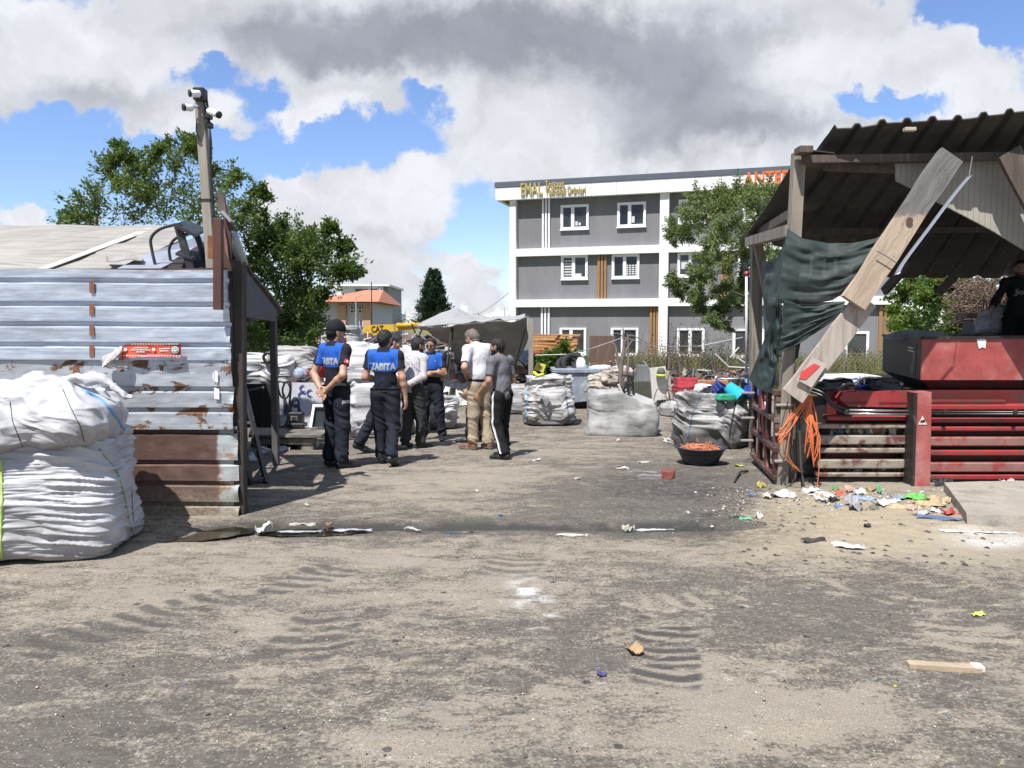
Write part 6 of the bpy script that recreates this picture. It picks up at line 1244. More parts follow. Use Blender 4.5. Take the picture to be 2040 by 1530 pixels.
# ------------------------------------------------------------------ what lies on the press
def on_press():
    wm = mat('white_sheet', (.66, .66, .66), .5, .12, 5); rng = np.random.default_rng(9)
    for k, (x0, x1, y, lab) in enumerate(((1628, 1770, 748, 'curved white plastic panel topmost on the pile behind the brace'), (1622, 1766, 754, 'white panel second from the top of the pile behind the brace'), (1630, 1776, 761, 'grey white panel in the middle of the pile behind the brace'), (1622, 1745, 768, 'bright white panel lowest in the pile behind the brace'))):
        Yk = 8.95-.07*k; A = np.array([[P(x, y+9*((x-1690)/90)**2*(1 if x > 1690 else .25)+.7*math.sin(x*.05+k), Yk)+np.array([0, .28*v, .01*math.sin(v*5)]) for v in np.linspace(0, 1, 6)] for x in np.linspace(x0, x1, 18)]); MB().grid(A, th=.022).build('plastic_sheet', wm, None, False, lab, 'panel', 'white panels stacked on the press')
    MB().box((P(1700, 775, 9.2)[0], 9.3, 1.01), (.9, .5, .08)).build('dark_board', SOOT, label='dark board under the pile of white panels', cat='board')
    # blue crate
    c = P(1706, 779, 8.8); bl = mat('blue_crate', (.05, .10, .36), .45, .1); mb = MB()
    for k in range(6): mb.box(c+np.array([(-.14+.056*k), 0, .05]), (.012, .20, .09))
    for z_ in (.0, .05, .10): mb.box(c+np.array([0, -.1, z_]), (.30, .012, .014)); mb.box(c+np.array([0, .1, z_]), (.30, .012, .014))
    mb.box(c+np.array([0, 0, .0]), (.30, .20, .008)); o = mb.build('basket', bl, label='small blue plastic basket lying among black bags on the press', cat='basket'); o.rotation_euler = (.25, -.25, .3)
    def lump(name, label, cat, px, py, Y, size, m, seed, rz=0.): return bag(name, label, P(px, py, Y), size, rz, [(0, 0), (.7, 0), (1, .2), (1.02, .5), (.8, .85), (.4, 1), (0, .96)], .3, .03, 2.5, 9, .2, m, seed, nu=90, nv=60, group=None, lump=.06, cat=cat)
    bk = mat('black_bag', (.016, .016, .018), .3, .2, 9, .3, 30, spec=.6)
    lump('bin_bag', 'crumpled black bag on the press between basket and hopper', 'bag', 1750, 788, 8.75, (.40, .3, .20), bk, 31); lump('bin_bag', 'black shiny bag at the foot of the white panels', 'bag', 1655, 786, 8.6, (.5, .3, .18), bk, 32)
    lump('rag', 'dull red folded rag lying beside the upright', 'rag', 1793, 789, 8.5, (.34, .24, .07), mat('rag_red', (.20, .06, .05), .9, .3, 9), 33); lump('rag', 'pinkish crumpled scrap on the edge of the press', 'rag', 1786, 776, 8.7, (.06, .06, .08), mat('pink_scrap', (.5, .3, .32), .8), 34)
    MB().tube(tubepath(((1695, 768, 8.7), (1720, 754, 8.7), (1722, 765, 8.7)), 8.7, 0), .008, 6).build('wire_rack', pipe_m(), label='thin wire handle sticking up from the blue basket', cat='wire')
def pipe_m(): return mat('steel_pipe', (.5, .5, .5), .3, .2, 9, metal=.8)
on_press()
# orange strapping hanging from the press corner
def build_straps():
    om = mat('orange_strap', (.62, .16, .055), .55, .15, 12); S = thing('strap_bundle', 'bundle of orange plastic straps hanging over the corner of the press', 'straps', P(1612, 970, 7.9)); rng = np.random.default_rng(12)
    for k in range(24):
        x = 1612+rng.normal(0, 4); side = k < 8
        if side: pts = ((x, 788, 7.98), (x-18, 812, 7.95), (1572+rng.normal(0, 6), 845+rng.normal(0, 6), 7.92), (1550+rng.normal(0, 3), 870+rng.normal(0, 8), 7.90))
        else:
            e = rng.choice([880, 900, 925, 968], p=[.3, .3, .25, .15])+rng.normal(0, 8); pts = ((x, 790, 8.0), (x+rng.normal(2, 5), 830, 7.95), (1622+rng.normal(0, 10), (830+e)/2, 7.93), (1618+rng.normal(0, 8), e, 7.95))
        MB().tube(tubepath(pts, 8, 0, m=20), .0065, 5).build('strap', om, S, True)
    for k in range(5):
        x = rng.uniform(1548, 1570); MB().tube(tubepath(((x+20, 800, 7.97), (x+rng.normal(8, 4), 850, 7.93), (x+4, 905, 7.9), (1590+rng.normal(0, 12), 940, 7.9)), 8, 0, m=18), .006, 5).build('strap', om if k < 2 else mat('brown_cord', (.06, .045, .035), .8), S, True)
    MB().tube(tubepath(((1590, 800, 8.05), (1594, 880, 8.0), (1596, 930, 7.95), (1603, 975, 7.9), (1606, 985, 7.9)), 8, 0), .011, 7).build('rope', mat('dark_rope', (.06, .052, .045), .9), S, True)
build_straps()
# man on the press deck
def f9(c): wrap_text(c, 'Jck', .09, c['j']['chest']+np.array([.05, 0, .0]), (0, 1, 0), mat('tee_print', (.30, .30, .30), .7), 'shirt_print', .16) if False else wrap_text(c, 'Joh', .09, c['j']['chest']+np.array([-.02, 0, -.03]), (0, -1, 0), mat('tee_print', (.22, .22, .22), .7), 'shirt_print', .20)
person('dark haired bearded man standing under the shelter behind the red hopper', 2030, 800, 517, R(205), dict(elL=(-.29, .12, 1.20), wrL=(-.25, .30, 1.02), elR=(.30, .06, 1.16), wrR=(.38, .28, 1.02)), top='tee', shirt=fabric('charcoal_tee', (.02, .021, .023)), trousers=BLACKF, hairm=HAIRK, skin=SKIN2, beard=HAIRK, look=R(6), nod=.12, sleeve=1.7, hem=.9, seed=9, loc=np.array([P(2030, 600, 10.6)[0], 10.6, .97]), extras=dict(fn=f9))
# ------------------------------------------------------------------ open side of the shed: scale platform, panel wall, sacks
def pbox(name, px0, px1, py0, py1, Y, d, m, parent=None, bev=.0, **k):
    a = P(px0, py0, Y); b = P(px1, py1, Y); mb = MB(); mb.box(((a[0]+b[0])/2, Y+d/2, (a[2]+b[2])/2), (abs(b[0]-a[0]), d, abs(a[2]-b[2])), bev=bev); return mb.build(name, m, parent, **k)
CONC = mat('rough_concrete', (.24, .22, .19), .9, .25, 4, .5, 50, col2=(.14, .125, .105), mixs=(5, .5, .7))
def build_side():
    W_ = thing('scale_platform', 'low weighing platform of worn plates on concrete blocks under the canopy', 'platform', G(570, 893)); plate = mat('worn_plate', (.13, .115, .10), .7, .25, 4, .2, 30, col2=(.24, .21, .17), mixs=(4, .5, .7))
    z = .14; A = [np.array([P(495, 868, 10.95)[0], 10.95, z]), np.array([P(640, 868, 10.95)[0], 10.95, z]), np.array([P(665, 853, 11.8)[0], 11.8, z]), np.array([P(500, 853, 11.8)[0], 11.8, z])]
    MB().prism(A, (0, 0, -.035)).build('plate', plate, W_); pbox('beam', 500, 622, 873, 886, 11.0, .2, CONC, W_, .01); pbox('block', 600, 624, 884, 898, 11.02, .2, CONC, W_, .01); pbox('block', 505, 530, 884, 898, 11.02, .2, CONC, W_, .01); pbox('gap_shade', 500, 630, 874, 900, 11.3, .05, BLACKP, W_)  # the black sheet stands in for the shade in the gap under the platform
    pw = thing('panel_wall', 'dented white panel wall with blue crescent graffiti and a dark smear', 'wall', P(610, 852, 11.9))
    def wm(T, b):
        co = T.node('ShaderNodeTexCoord').outputs['Object']; x, y, z_ = T.xyz(co); n = T.noise(co, 3, 5, .65)
        d = T.vmath('LENGTH', T.vmath('MULTIPLY', T.vmath('SUBTRACT', co, (-.02, 0, .30)), (2.1, 0, 5.6))); sm = T.ramp(T.math('ADD', d, T.math('MULTIPLY', T.math('SUBTRACT', n, .5), 1.4)), 1.0, .6); c = T.mix(T.ramp(n, .4, .7), (.62, .63, .66), (.48, .48, .50)); c = T.mix(T.math('MULTIPLY', sm, .92), c, (.025, .035, .085)); T.put(b.inputs['Base Color'], c); b.inputs['Roughness'].default_value = .5
    pbox('panel', 556, 664, 763, 866, 11.9, .06, custom('graffiti_panel', wm), pw); pbox('end_frame', 540, 556, 763, 867, 11.88, .08, mat('grey_frame', (.30, .31, .32), .6, .2), pw)
    gr = mat('blue_spray', (.035, .06, .22), .6, .15)
    for cx, cy, a0 in ((605, 774, 100), (619, 783, -90+180), (602, 788, 40)):
        pts = [P(cx+7.2*math.cos(R(t))*1.0, cy-6.2*math.sin(R(t)), 11.888) for t in np.linspace(a0-20, a0+200, 16)]; q = np.array(pts); w = np.interp(np.linspace(0, 1, 16), [0, .15, .85, 1], [.010, .024, .024, .010]); L = np.stack([q+np.array([0, 0, 0])*0+(q-P(cx, cy, 11.888))/.056*w[:, None]*.5, q-(q-P(cx, cy, 11.888))/.056*w[:, None]*.5], 1); MB().grid(L, th=.002).build('crescent', gr, pw)
    mb = MB(); MB().tube(tubepath(((552, 770), (553, 820), (556, 848), (566, 849), (573, 835), (577, 800), (579, 765), (570, 760), (563, 775), (565, 790)), 11.75, 0, m=50), .017, 8).build('hose', mat('black_hose', (.02, .02, .021), .35), None, True, 'black hose looped over the frame of the panel wall', 'hose'); MB().tube(tubepath(((553, 768), (560, 790), (572, 792), (578, 775), (572, 762), (562, 762)), 11.70, 0, m=40), .014, 8).build('hose', mat('black_hose', (.02, .02, .021)), None, True, 'second smaller coil of black hose on the panel wall', 'hose')
    dsp = thing('scale_display', 'black weighing display box with grey screen behind the platform', 'display', P(588, 850, 11.6)); pbox('case', 574, 602, 822, 845, 11.6, .15, BLACKP, dsp, .012); pbox('base', 568, 606, 844, 852, 11.58, .2, BLACKP, dsp, .01); pbox('screen', 579, 592, 829, 838, 11.59, .008, mat('lcd_grey', (.22, .24, .23), .3), dsp)
    for k in range(3): pbox('digit_row', 580.5, 590.5, 830.5+2.6*k, 831.6+2.6*k, 11.585, .004, BLACKP, dsp)
    fr = thing('window_sash', 'white framed dark window sash leaning on the panel wall', 'window frame', P(632, 850, 11.6)); MB().beam(P(619, 852, 11.55), P(626, 806, 11.7), .035, .04, up=(0, 1, 0)).build('frame', PVC, fr); MB().beam(P(626, 808, 11.68), P(662, 808, 11.68), .03, .04).build('frame', PVC, fr); MB().prism([P(*p) for p in ((622, 851, 11.6), (660, 851, 11.6), (660, 810, 11.74), (628, 810, 11.74))], (0, .01, 0)).build('pane', GLASS, fr)
    # barred crate
    c = thing('barred_cage', 'black barred metal cage standing behind the corner post', 'cage', P(512, 850, 10.6)); 
    for k in range(6): MB().tube([P(496+5.4*k, 852, 10.6), P(496+5.4*k, 776-1.0*k, 10.6)], .008, 6).build('bar', BLACKP, c)
    MB().beam(P(492, 778, 10.6), P(526, 771, 10.6), .03, .03).build('top_bar', mat('dull_bar', (.16, .15, .14), .6), c); pbox('back_board', 488, 545, 765, 852, 10.85, .05, mat('cage_board', (.02, .02, .021), .8), c)
    # folding ladder with its foot out on the yard
    lm = mat('black_ladder_paint', (.022, .024, .027), .5); L = thing('step_ladder', 'dark step ladder leaning by the corner post with its foot on the yard', 'ladder', G(528, 962)); f1_, f2_ = G(531, 963), G(500, 966); t1, t2 = P(484, 760, 9.6), P(462, 760, 9.6)
    MB().beam(f1_, t1, .03, .075, up=(0, 1, 0)).build('stile', lm, L); MB().beam(f2_, t2, .03, .075, up=(0, 1, 0)).build('stile', lm, L)
    for t in (.05, .30, .56, .82): MB().beam(f1_+(t1-f1_)*t, f2_+(t2-f2_)*t, .10, .022).build('rung', mat('ladder_rung', (.10, .10, .10), .6), L)
    MB().tube([P(489, 800, 9.3), P(512, 880, 9.2)], .008, 6).build('brace_bar', lm, L)
    mk = lambda lab, px, pyb, Y, w, h, d, m=CLOTH, sd=1, rz=0., **k: bag('bulk_bag', lab, np.array([P(px, pyb, Y)[0], Y, P(px, pyb, Y)[2]]), (w, d, h), rz, m=m, seed=sd, nu=150, nv=120, **k)
    mk('creased white bag behind the corner post beside a black wheel', 518, 765, 12.6, .62, .50, .6, sd=41, fold=.04, kz=9, kx=1.4, tilt=.3, lump=.09); mk('plain white bag right behind the canopy post', 562, 765, 12.6, .36, .46, .5, sd=42, fold=.02)
    MB().tube([P(534+9*math.cos(a), 712+9*math.sin(a), 12.2) for a in np.linspace(0, 6.28, 22)], .025, 8, cap=False).build('wheel', BLACKP, None, True, 'small black wheel hung above the creased white bag', 'wheel')
    # low wall and boards that carry them
    pbox('low_wall', 470, 600, 765, 900, 12.35, 1.2, CONC, None, label='low concrete wall behind the cage carrying the white bags', cat='wall')
    # clear sack of bottles
    s = thing('bottle_sack', 'clear sack of blue water bottles lying on the panel wall', 'sack', P(600, 760, 12.5)); pet = mat('clear_blue_plastic', (.55, .66, .80), .12, .1, 9, trans=.55); rng = np.random.default_rng(3)
    for k in range(26):
        c0 = P(rng.uniform(574, 616), rng.uniform(731, 757), 12.5+rng.uniform(0, .3)); d = unit(rng.normal(size=3)); mb = MB(); mb.lathe([(0, -.11), (.032, -.105), (.034, .04), (.012, .09), (.012, .11), (0, .11)], c0, 10, axis=d); mb.build('bottle', pet, s, True)
    mb = MB(); mb.lathe([(0, -.01), (.085, 0), (.09, .16), (.075, .19), (0, .19)], P(609, 745, 12.3), 18, axis=(-.5, -.8, .1)); mb.build('bottle', pet, s, True)
    mk('grey mesh topped sack behind the bottles', 590, 765, 12.9, .75, .62, .5, CLOTHG, 44, fold=.03)
    A = np.array([[P(572+5.6*i, 757+8*(j/5)-.12*i*(j == 0)*1.0-4*math.sin(i*.8)*(1-j/5), 12.3-.05*j) for j in range(6)] for i in range(17)]); MB().grid(A, th=.006).build('tarp', mat('maroon_tarp', (.055, .03, .035), .6, .3, 9), None, True, 'dark maroon tarpaulin over the top of the panel wall', 'tarpaulin')
    # red cloth hung behind the capped officer
    U, V_ = np.meshgrid(np.linspace(0, 1, 26), np.linspace(0, 1, 26), indexing='ij'); A = np.array([[P(655-39*v+(35+39*v)*u, 690-18*u*(1-v)+62*v, 12.6+.05*math.sin(u*14+v*3)) for u, v in zip(ru, rv)] for ru, rv in zip(U, V_)]); MB().grid(A, th=.006).build('red_cloth', mat('red_cloth', (.50, .045, .04), .75, .2, 6), None, True, 'bright red cloth hanging behind the officer with the cap', 'cloth')
    # tall white bags behind the officers
    mk('tall white bag standing between the two officers, lower of its stack', 742, 866, 13.0, .98, 1.02, .9, sd=51, fold=.045, kz=3.5, kx=2.6, tilt=.5, lump=.09); mk('white bag slumped on top of the tall one behind the officers', 735, 764, 13.0, .92, .66, .8, sd=52, fold=.05, kz=4, kx=2.2, tilt=.6, lump=.10, lean=(-.12, 0), prof=[(0, 0), (.8, 0), (1.02, .12), (1.03, .4), (.85, .75), (.55, 1.0), (.3, 1.05), (0, .98)]); mk('white bag peeping out beside the checked shirt', 808, 866, 13.6, .8, 1.55, .8, sd=53, fold=.05, kz=4, kx=2.4, tilt=.5)
    mk('grey plastic sheeted bag behind the capped officer', 690, 720, 13.6, .45, .62, .4, CLOTHG, 54)
    mk('stained rumpled sack on the ground behind the checked shirt', 868, 852, 14.2, .8, .6, .7, CLOTHD, 55, fold=.05)
build_side()
make_tree('shrub', 'dark ragged thicket below the trees behind the panel wall', 'thicket', (P(570, 760, 18.5)[0], 18.5, -.3), [(x, y, .55) for x in (470, 505, 540, 575, 605) for y in (655, 695, 735)], 18.5, 20000, .10, .03, leaf_mat('leaf_thicket', (.02, .04, .014), (.04, .075, .02), (.06, .10, .03)), .08, seed=15, fork=(P(570, 740, 18.5)[0], 18.5, .3), limb=.05)
# ------------------------------------------------------------------ scrap heap, excavator arm, tarpaulin tent
def debris_mat():
    def pk(T, b):
        r = T.node('ShaderNodeNewGeometry').outputs['Random Per Island']; cr = T.node('ShaderNodeValToRGB'); T.put(cr.inputs[0], r); e = cr.color_ramp; e.interpolation = 'CONSTANT'; e.elements[0].color = (.05, .045, .04, 1); e.elements[1].position = .3; e.elements[1].color = (.16, .10, .07, 1)
        for p_, c_ in ((.45, (.24, .22, .20)), (.62, (.10, .10, .105)), (.74, (.40, .39, .38)), (.84, (.20, .09, .06)), (.9, (.60, .59, .58)), (.96, (.16, .20, .27))): e.elements.new(p_).color = (*c_, 1)
        co = T.node('ShaderNodeTexCoord').outputs['Object']; v = T.ramp(T.noise(co, 7, 4), .3, .7, .7, 1.2); T.put(b.inputs['Base Color'], T.mix(1., cr.outputs[0], T.comb(v, v, v), 'MULTIPLY')); b.inputs['Roughness'].default_value = .6
    return custom('mixed_scrap', pk)
def heap(name, label, px0, px1, ytop, ybot, Y, depth, n, seed, smax=.5, long=.5):
    """a heap nobody could count: a lumpy core with scrap of all shapes bedded in it"""
    rng = np.random.default_rng(seed); mb = MB(); a = P(px0, ybot, Y); b = P(px1, ybot, Y); zg = float(gz(0, Y)); xs = np.linspace(a[0], b[0], 40); top = np.interp(np.linspace(0, 1, 40), np.linspace(0, 1, len(ytop)), [P(1000, y, Y)[2] for y in ytop])
    w = np.linspace(-1, 1, 22); A = np.array([[(x, Y+depth*v*.5, zg-.1+max(.05, (t-zg)*(1-abs(v)**2.2)*.92)) for v in w] for x, t in zip(xs, top)]); A[..., 2] += .12*fbm(A*2.3+seed, 4)*(A[..., 2] > zg); A[..., 1] += .1*fbm(A*2+9, 3); mb.grid(A)
    for k in range(n):
        u = rng.random(); v = rng.uniform(-.95, .5); t = np.interp(u, np.linspace(0, 1, 40), top); x = a[0]+(b[0]-a[0])*u; z = zg+max(.05, (t-zg)*(1-abs(v)**2.2))+rng.uniform(-.05, .10); c = np.array([x, Y+depth*v*.5-.05, z]); Q = np.linalg.qr(rng.normal(size=(3, 3)))[0]
        if rng.random() < long: d = unit(rng.normal(size=3)*[1, .6, .45]); L = rng.uniform(.2, 1)*smax*2; mb.tube([c-d*L/2, c+rng.normal(0, .05, 3), c+d*L/2], rng.uniform(.008, .03), 5)
        elif rng.random() < .5: mb.box(c, (rng.uniform(.15, 1)*smax, rng.uniform(.1, .7)*smax, rng.uniform(.01, .06)), R3=Q)
        else: mb.box(c, rng.uniform(.08, .5, 3)*smax, R3=Q, bev=.01)
    o = mb.build(name, debris_mat(), None, label=label, kind='stuff'); return o
heap('scrap_heap', 'tangled heap of scrap metal behind the men', 640, 905, [700, 690, 670, 678, 686, 684, 682, 680, 680, 692, 705], 720, 24, 5, 420, 21, .6, .6)
heap('rubble', 'low bank of mixed rubbish before the scrap heap', 690, 1010, [735, 722, 715, 725, 728, 735], 760, 19.5, 2.6, 160, 22, .5, .5)
heap('junk_bank', 'bank of mixed junk along the wire fence', 1040, 1500, [742, 735, 738, 746, 742, 748, 752, 750, 755, 750], 790, 19.3, 2.6, 700, 23, .5, .55)
def build_excavator():
    ym = mat('machine_yellow', (.62, .37, .025), .5, .18, 3, col2=(.45, .27, .04), mixs=(3, .5, .7)); Y = 29; E = thing('excavator', 'yellow excavator arm lying across the scrap heap', 'excavator', P(780, 668, Y))
    q = [P(x, y, Y) for x, y in ((722, 668), (717, 661), (733, 649), (742, 647), (836, 645), (842, 652), (822, 656), (765, 662), (742, 669))]; MB().prism(q, (0, .55, 0)).build('boom', ym, E)
    q = [P(x, y, Y-.1) for x, y in ((824, 649), (848, 652), (888, 668), (884, 674), (870, 668), (838, 657))]; MB().prism(q, (0, .45, 0)).build('stick', ym, E)
    MB().tube([P(790, 648, Y-.12), P(838, 647, Y-.12)], .09, 10).build('cylinder', ym, E, True); MB().tube([P(838, 647, Y-.12), P(862, 654, Y-.12)], .05, 8).build('piston_rod', pipe_m(), E, True)
    text_on('lettering', 'CAT', .34, P(752, 655.5, Y-.012), (1, 0, .05), (0, 0, 1), BLACKP, E, .004, .46, .008)
    for k in range(4): MB().tube(tubepath(((785+14*k, 652, Y-.1), (787+14*k, 640-k, Y-.2), (797+14*k, 638, Y-.1), (800+14*k, 650, Y-.1)), Y, 0), .014, 6).build('hose', BLACKP, E, True)
    z0 = float(gz(0, 29)); MB().box((P(800, 700, 30.5)[0], 31, z0+.7), (3.2, 2.2, .9), bev=.1).build('body', ym, E); 
    for s in (-1, 1): MB().box((P(800, 700, 30.5)[0], 31+s*1.2, z0+.28), (3.6, .5, .55), bev=.2).build('track', BLACKP, E)
build_excavator()
P0 = P; bag0 = bag
def P_far(x, y, Y): return P0(x, y, Y*1.2 if Y >= 13.3 else Y)
def bag_far(name, label, c, size, *a, **k): f = 1.2 if c[1] > 15.9 else 1.; return bag0(name, label, c, tuple(q*f for q in size), *a, **k)
def build_tent():
    P = P_far
    tp = mat('grey_tarpaulin', (.20, .195, .185), .7, .2, 2, .15, 9, col2=(.29, .275, .25), mixs=(1.4, .5, .7)); tl = mat('pale_tarpaulin', (.32, .32, .32), .65, .15, 2, .15, 9, col2=(.24, .23, .21), mixs=(2, .5, .7)); T_ = thing('tarpaulin_tent', 'sagging grey tarpaulin shelter on poles behind the white shirted man', 'tent', G(1000, 745))
    def strip(rows, name, m, n=40, fold=.03, seed=0):
        def pl(p): q = np.array([P(*a) for a in p]); s = np.r_[0, np.cumsum(np.linalg.norm(np.diff(q, axis=0), axis=1))]; t = np.linspace(0, s[-1], n); return np.stack([np.interp(t, s, q[:, k]) for k in range(3)], 1)
        K = [pl(r) for r in rows]; w = np.linspace(0, len(K)-1, 10*(len(K)-1)+1); i = np.minimum(w.astype(int), len(K)-2); f = (w-i); A = np.stack([K[a]*(1-b)+K[a+1]*b for a, b in zip(i, f)], 1); A += (fold*fbm(A*2.5+seed, 3))[..., None]*np.array([.2, .5, 1]); MB().grid(A, th=.01).build(name, m, T_, True)
    strip([[(822, 653, 15.0), (880, 650, 14.6), (960, 642, 14.2), (1050, 631, 13.8)], [(832, 646, 15.6), (895, 628, 15.6), (945, 636, 15.2), (1046, 627, 14.6)], [(845, 641, 16.5), (910, 612, 17.0), (948, 632, 16.8), (1040, 634, 16)]], 'roof_sheet', tl, seed=1, fold=.05)
    strip([[(826, 653, 14.99), (900, 649, 14.5), (1051, 632, 13.79)], [(850, 660, 15.2), (900, 668, 15.2), (1056, 660, 14.1)], [(904, 700, 15.7), (950, 706, 15.4), (1048, 690, 14.4)], [(907, 728, 15.9), (960, 735, 15.6), (1022, 738, 14.8)]], 'hanging_sheet', tp, seed=2, fold=.07)
    strip([[(1050, 630, 13.8), (1058, 634, 13.7)], [(1051, 650, 13.8), (1061, 655, 13.7)], [(1054, 668, 13.8), (1058, 680, 13.75)]], 'corner_rag', tl, 14, .04, 3)
    wd = mat('grey_timber', (.30, .27, .225)); MB().beam(G(1059, 800)*0+np.array([P(1058, 740, 13.7)[0], 13.7*1.2, -.18]), P(1057, 636, 13.7), .10, .09, up=(0, 1, 0)).build('post', wd, T_)
    for a, b, r in (((884, 775, 14.4), (900, 652, 14.6), .022), ((893, 760, 14.6), (903, 652, 14.7), .016), ((1022, 742, 14.3), (1046, 650, 13.9), .03)): MB().tube([P(*a), P(*b)], r, 7).build('pole', mat('tent_pole', (.05, .045, .04), .7), T_)
build_tent()
def build_mid():
    P = P_far; bag = bag_far
    # cone
    g = G(905, 803); co_ = thing('traffic_cone', 'scuffed orange traffic cone behind the men', 'cone', g); om = mat('cone_orange', (.66, .10, .03), .5, .15, 8); mb = MB(); mb.lathe([(.0, .68), (.035, .68), (.04, .66), (.135, .03), (.16, .03)], g, 20); mb.build('cone_body', om, co_, True); MB().box(g+(0, 0, .018), (.40, .40, .036), bev=.012).build('base', om, co_)
    # planks
    rng = np.random.default_rng(8); wm = [mat('fresh_plank', (.40, .22, .07), .8, .25, 5, stretch=(1, 5, 5)), mat('red_plank', (.33, .13, .065), .8, .25, 5, stretch=(1, 5, 5)), mat('honey_plank', (.47, .29, .11), .8, .25, 5, stretch=(1, 5, 5))]; Yp = 17.6
    for k in range(22):
        r, c = k//2, k % 2; y = 708-4.0*r; x0 = 1056+r*.9+c*rng.uniform(0, 12)+(0 if c == 0 else 26); x1 = x0+rng.uniform(48, 66)-r*.4
        if k == 15: x1 = 1152
        a = P(x0, y+rng.uniform(-.6, .6), Yp+.3*c); b = P(x1, y+rng.uniform(-.5, 1.5), Yp+.3*c-.2); MB().beam(a, b, .28, .054, bev=.004).build('plank', wm[(0, 2, 1)[k % 3] if r > 2 else 1], label='sawn timber plank lying in the stack by the tarpaulin tent', cat='plank', group='sawn planks stacked by the tent')
    for k, x in enumerate((1066, 1118)): pbox('trestle', x, x+7, 709, 775, Yp*1.2+.1, .3, TIMBD, None, label=('dark trestle under the tent end of the plank stack', 'dark trestle under the window end of the plank stack')[k], cat='trestle')
    def corr(name, label, q, m, n=14, amp=.02):
        a, b, c, d = [P(*p) for p in q]; U, V_ = np.meshgrid(np.linspace(0, 1, n*6), np.linspace(0, 1, 4), indexing='ij'); A = (a*(1-U[..., None])+b*U[..., None])*(1-V_[..., None])+(d*(1-U[..., None])+c*U[..., None])*V_[..., None]; A[..., 2] += amp*np.sin(U*n*6.283); MB().grid(A, th=.006).build(name, m, None, False, label, 'sheet')
    corr('corrugated_sheet', 'rusty red corrugated sheet under the plank stack', ((1052, 705, 16.8), (1140, 702, 16.8), (1155, 696, 18), (1060, 698, 18)), mat('rusty_sheet', (.26, .07, .045), .7, .3, 6)); corr('corrugated_sheet', 'pale blue grey corrugated sheet leaning inside the tent', ((1034, 723, 15.6), (1052, 723, 15.6), (1056, 698, 16.2), (1042, 698, 16.2)), mat('blue_grey_sheet', (.38, .45, .52), .5, .15), 6); corr('corrugated_sheet', 'orange brown corrugated sheet behind the grey T-shirt man', ((1026, 745, 14.8), (1046, 742, 14.8), (1040, 728, 15.4), (1024, 728, 15.4)), mat('orange_brown_sheet', (.36, .14, .07), .7, .2), 6)
    # skip
    S = thing('steel_skip', 'grey blue scratched steel waste container on wheels', 'waste container', G(1155, 812)); sm = mat('skip_paint', (.27, .31, .36), .55, .25, 5, .2, 40, metal=.2, col2=(.50, .52, .54), mixs=(9, .56, .68), stretch=(1, 1, .6), fine=.15); Ys = 14.4
    f = [P(x, y, Ys) for x, y in ((1104, 742), (1194, 742), (1190, 797), (1140, 802), (1112, 797))]; MB().prism(f, (0, .9, 0)).build('body', sm, S); pbox('rim', 1100, 1197, 735, 743, Ys*1.2-.05, 1.0, sm, S, .01); 
    for x in (1124, 1178): c = P(x, 806, Ys+.1); mb = MB(); mb.lathe([(0, -.03), (.07, -.03), (.07, .03), (0, .03)], c, 14, axis=(1, 0, 0)); mb.build('wheel', BLACKP, S)
    pbox('axle', 1118, 1186, 799, 812, Ys*1.2+.3, .3, BLACKP, S)
    pbox('old_door', 1175, 1225, 669, 735, 20.5, .06, mat('brown_door', (.13, .082, .058), .75, .3, 3, .2, 30, stretch=(8, 1, .5), col2=(.20, .135, .10), mixs=(6, .52, .7)), None, label='brown wood grained panel standing on edge before the windows', cat='panel')
    # foliage and things in the skip
    make_tree('creeper', 'bright green creeper growing over the junk below the planks', 'plant', (P0(1100, 760, 18.8)[0], 18.8, -.2), [(1080, 728, .2), (1095, 718, .24), (1110, 708, .26), (1125, 712, .24), (1105, 730, .22), (1090, 735, .17), (1120, 724, .24)], 18.8, 2600, .085, .035, LEAF4, .02, seed=25, spray=8, fork=(P0(1100, 745, 18.8)[0], 18.8, .5), limb=.015, depth=.15)
    b = thing('yellow_tin', 'tilted yellow tin with dark print lying at the edge of the skip', 'tin', P(1075, 745, 14.0)); mb = MB(); Q = np.stack(frame(unit((.35, 0, 1)), (0, 1, 0)), 1); mb.box(P(1076, 732, 14.0), (.21, .12, .18), R3=Q, bev=.008); mb.build('body', mat('tin_yellow', (.66, .56, .10), .45, .1), b); mb = MB(); mb.box(P(1077, 731, 13.94), (.07, .006, .05), R3=Q); mb.build('print', mat('tin_print', (.16, .12, .05), .5), b)
    MB().tube(tubepath(((1064, 742, 14), (1072, 748, 13.9), (1082, 746, 14)), 14, 0), .03, 8).build('yellow_bag', mat('bag_yellow', (.7, .66, .05), .5), None, True, 'bright yellow scrap of bag hanging over the junk edge', 'bag')
    rng = np.random.default_rng(33)
    for k, (px, py, rr, lab) in enumerate(((1142, 728, .20, 'black worn tyre heaped on the skip'), (1128, 731, .17, 'smaller black tyre half buried beside the skip rim'))):
        mb = MB(); c = P(px, py, 14.7); ax = unit((.3, -1, .3+k*.4)); x, y, _ = frame(ax); mb.tube([c+(x*math.cos(a)+y*math.sin(a))*rr*1.2 for a in np.linspace(0, 6.2832, 26)], .065, 10, cap=False); mb.build('tyre', mat('tyre_rubber', (.02, .02, .021), .8, .2), None, True, lab, 'tyre')
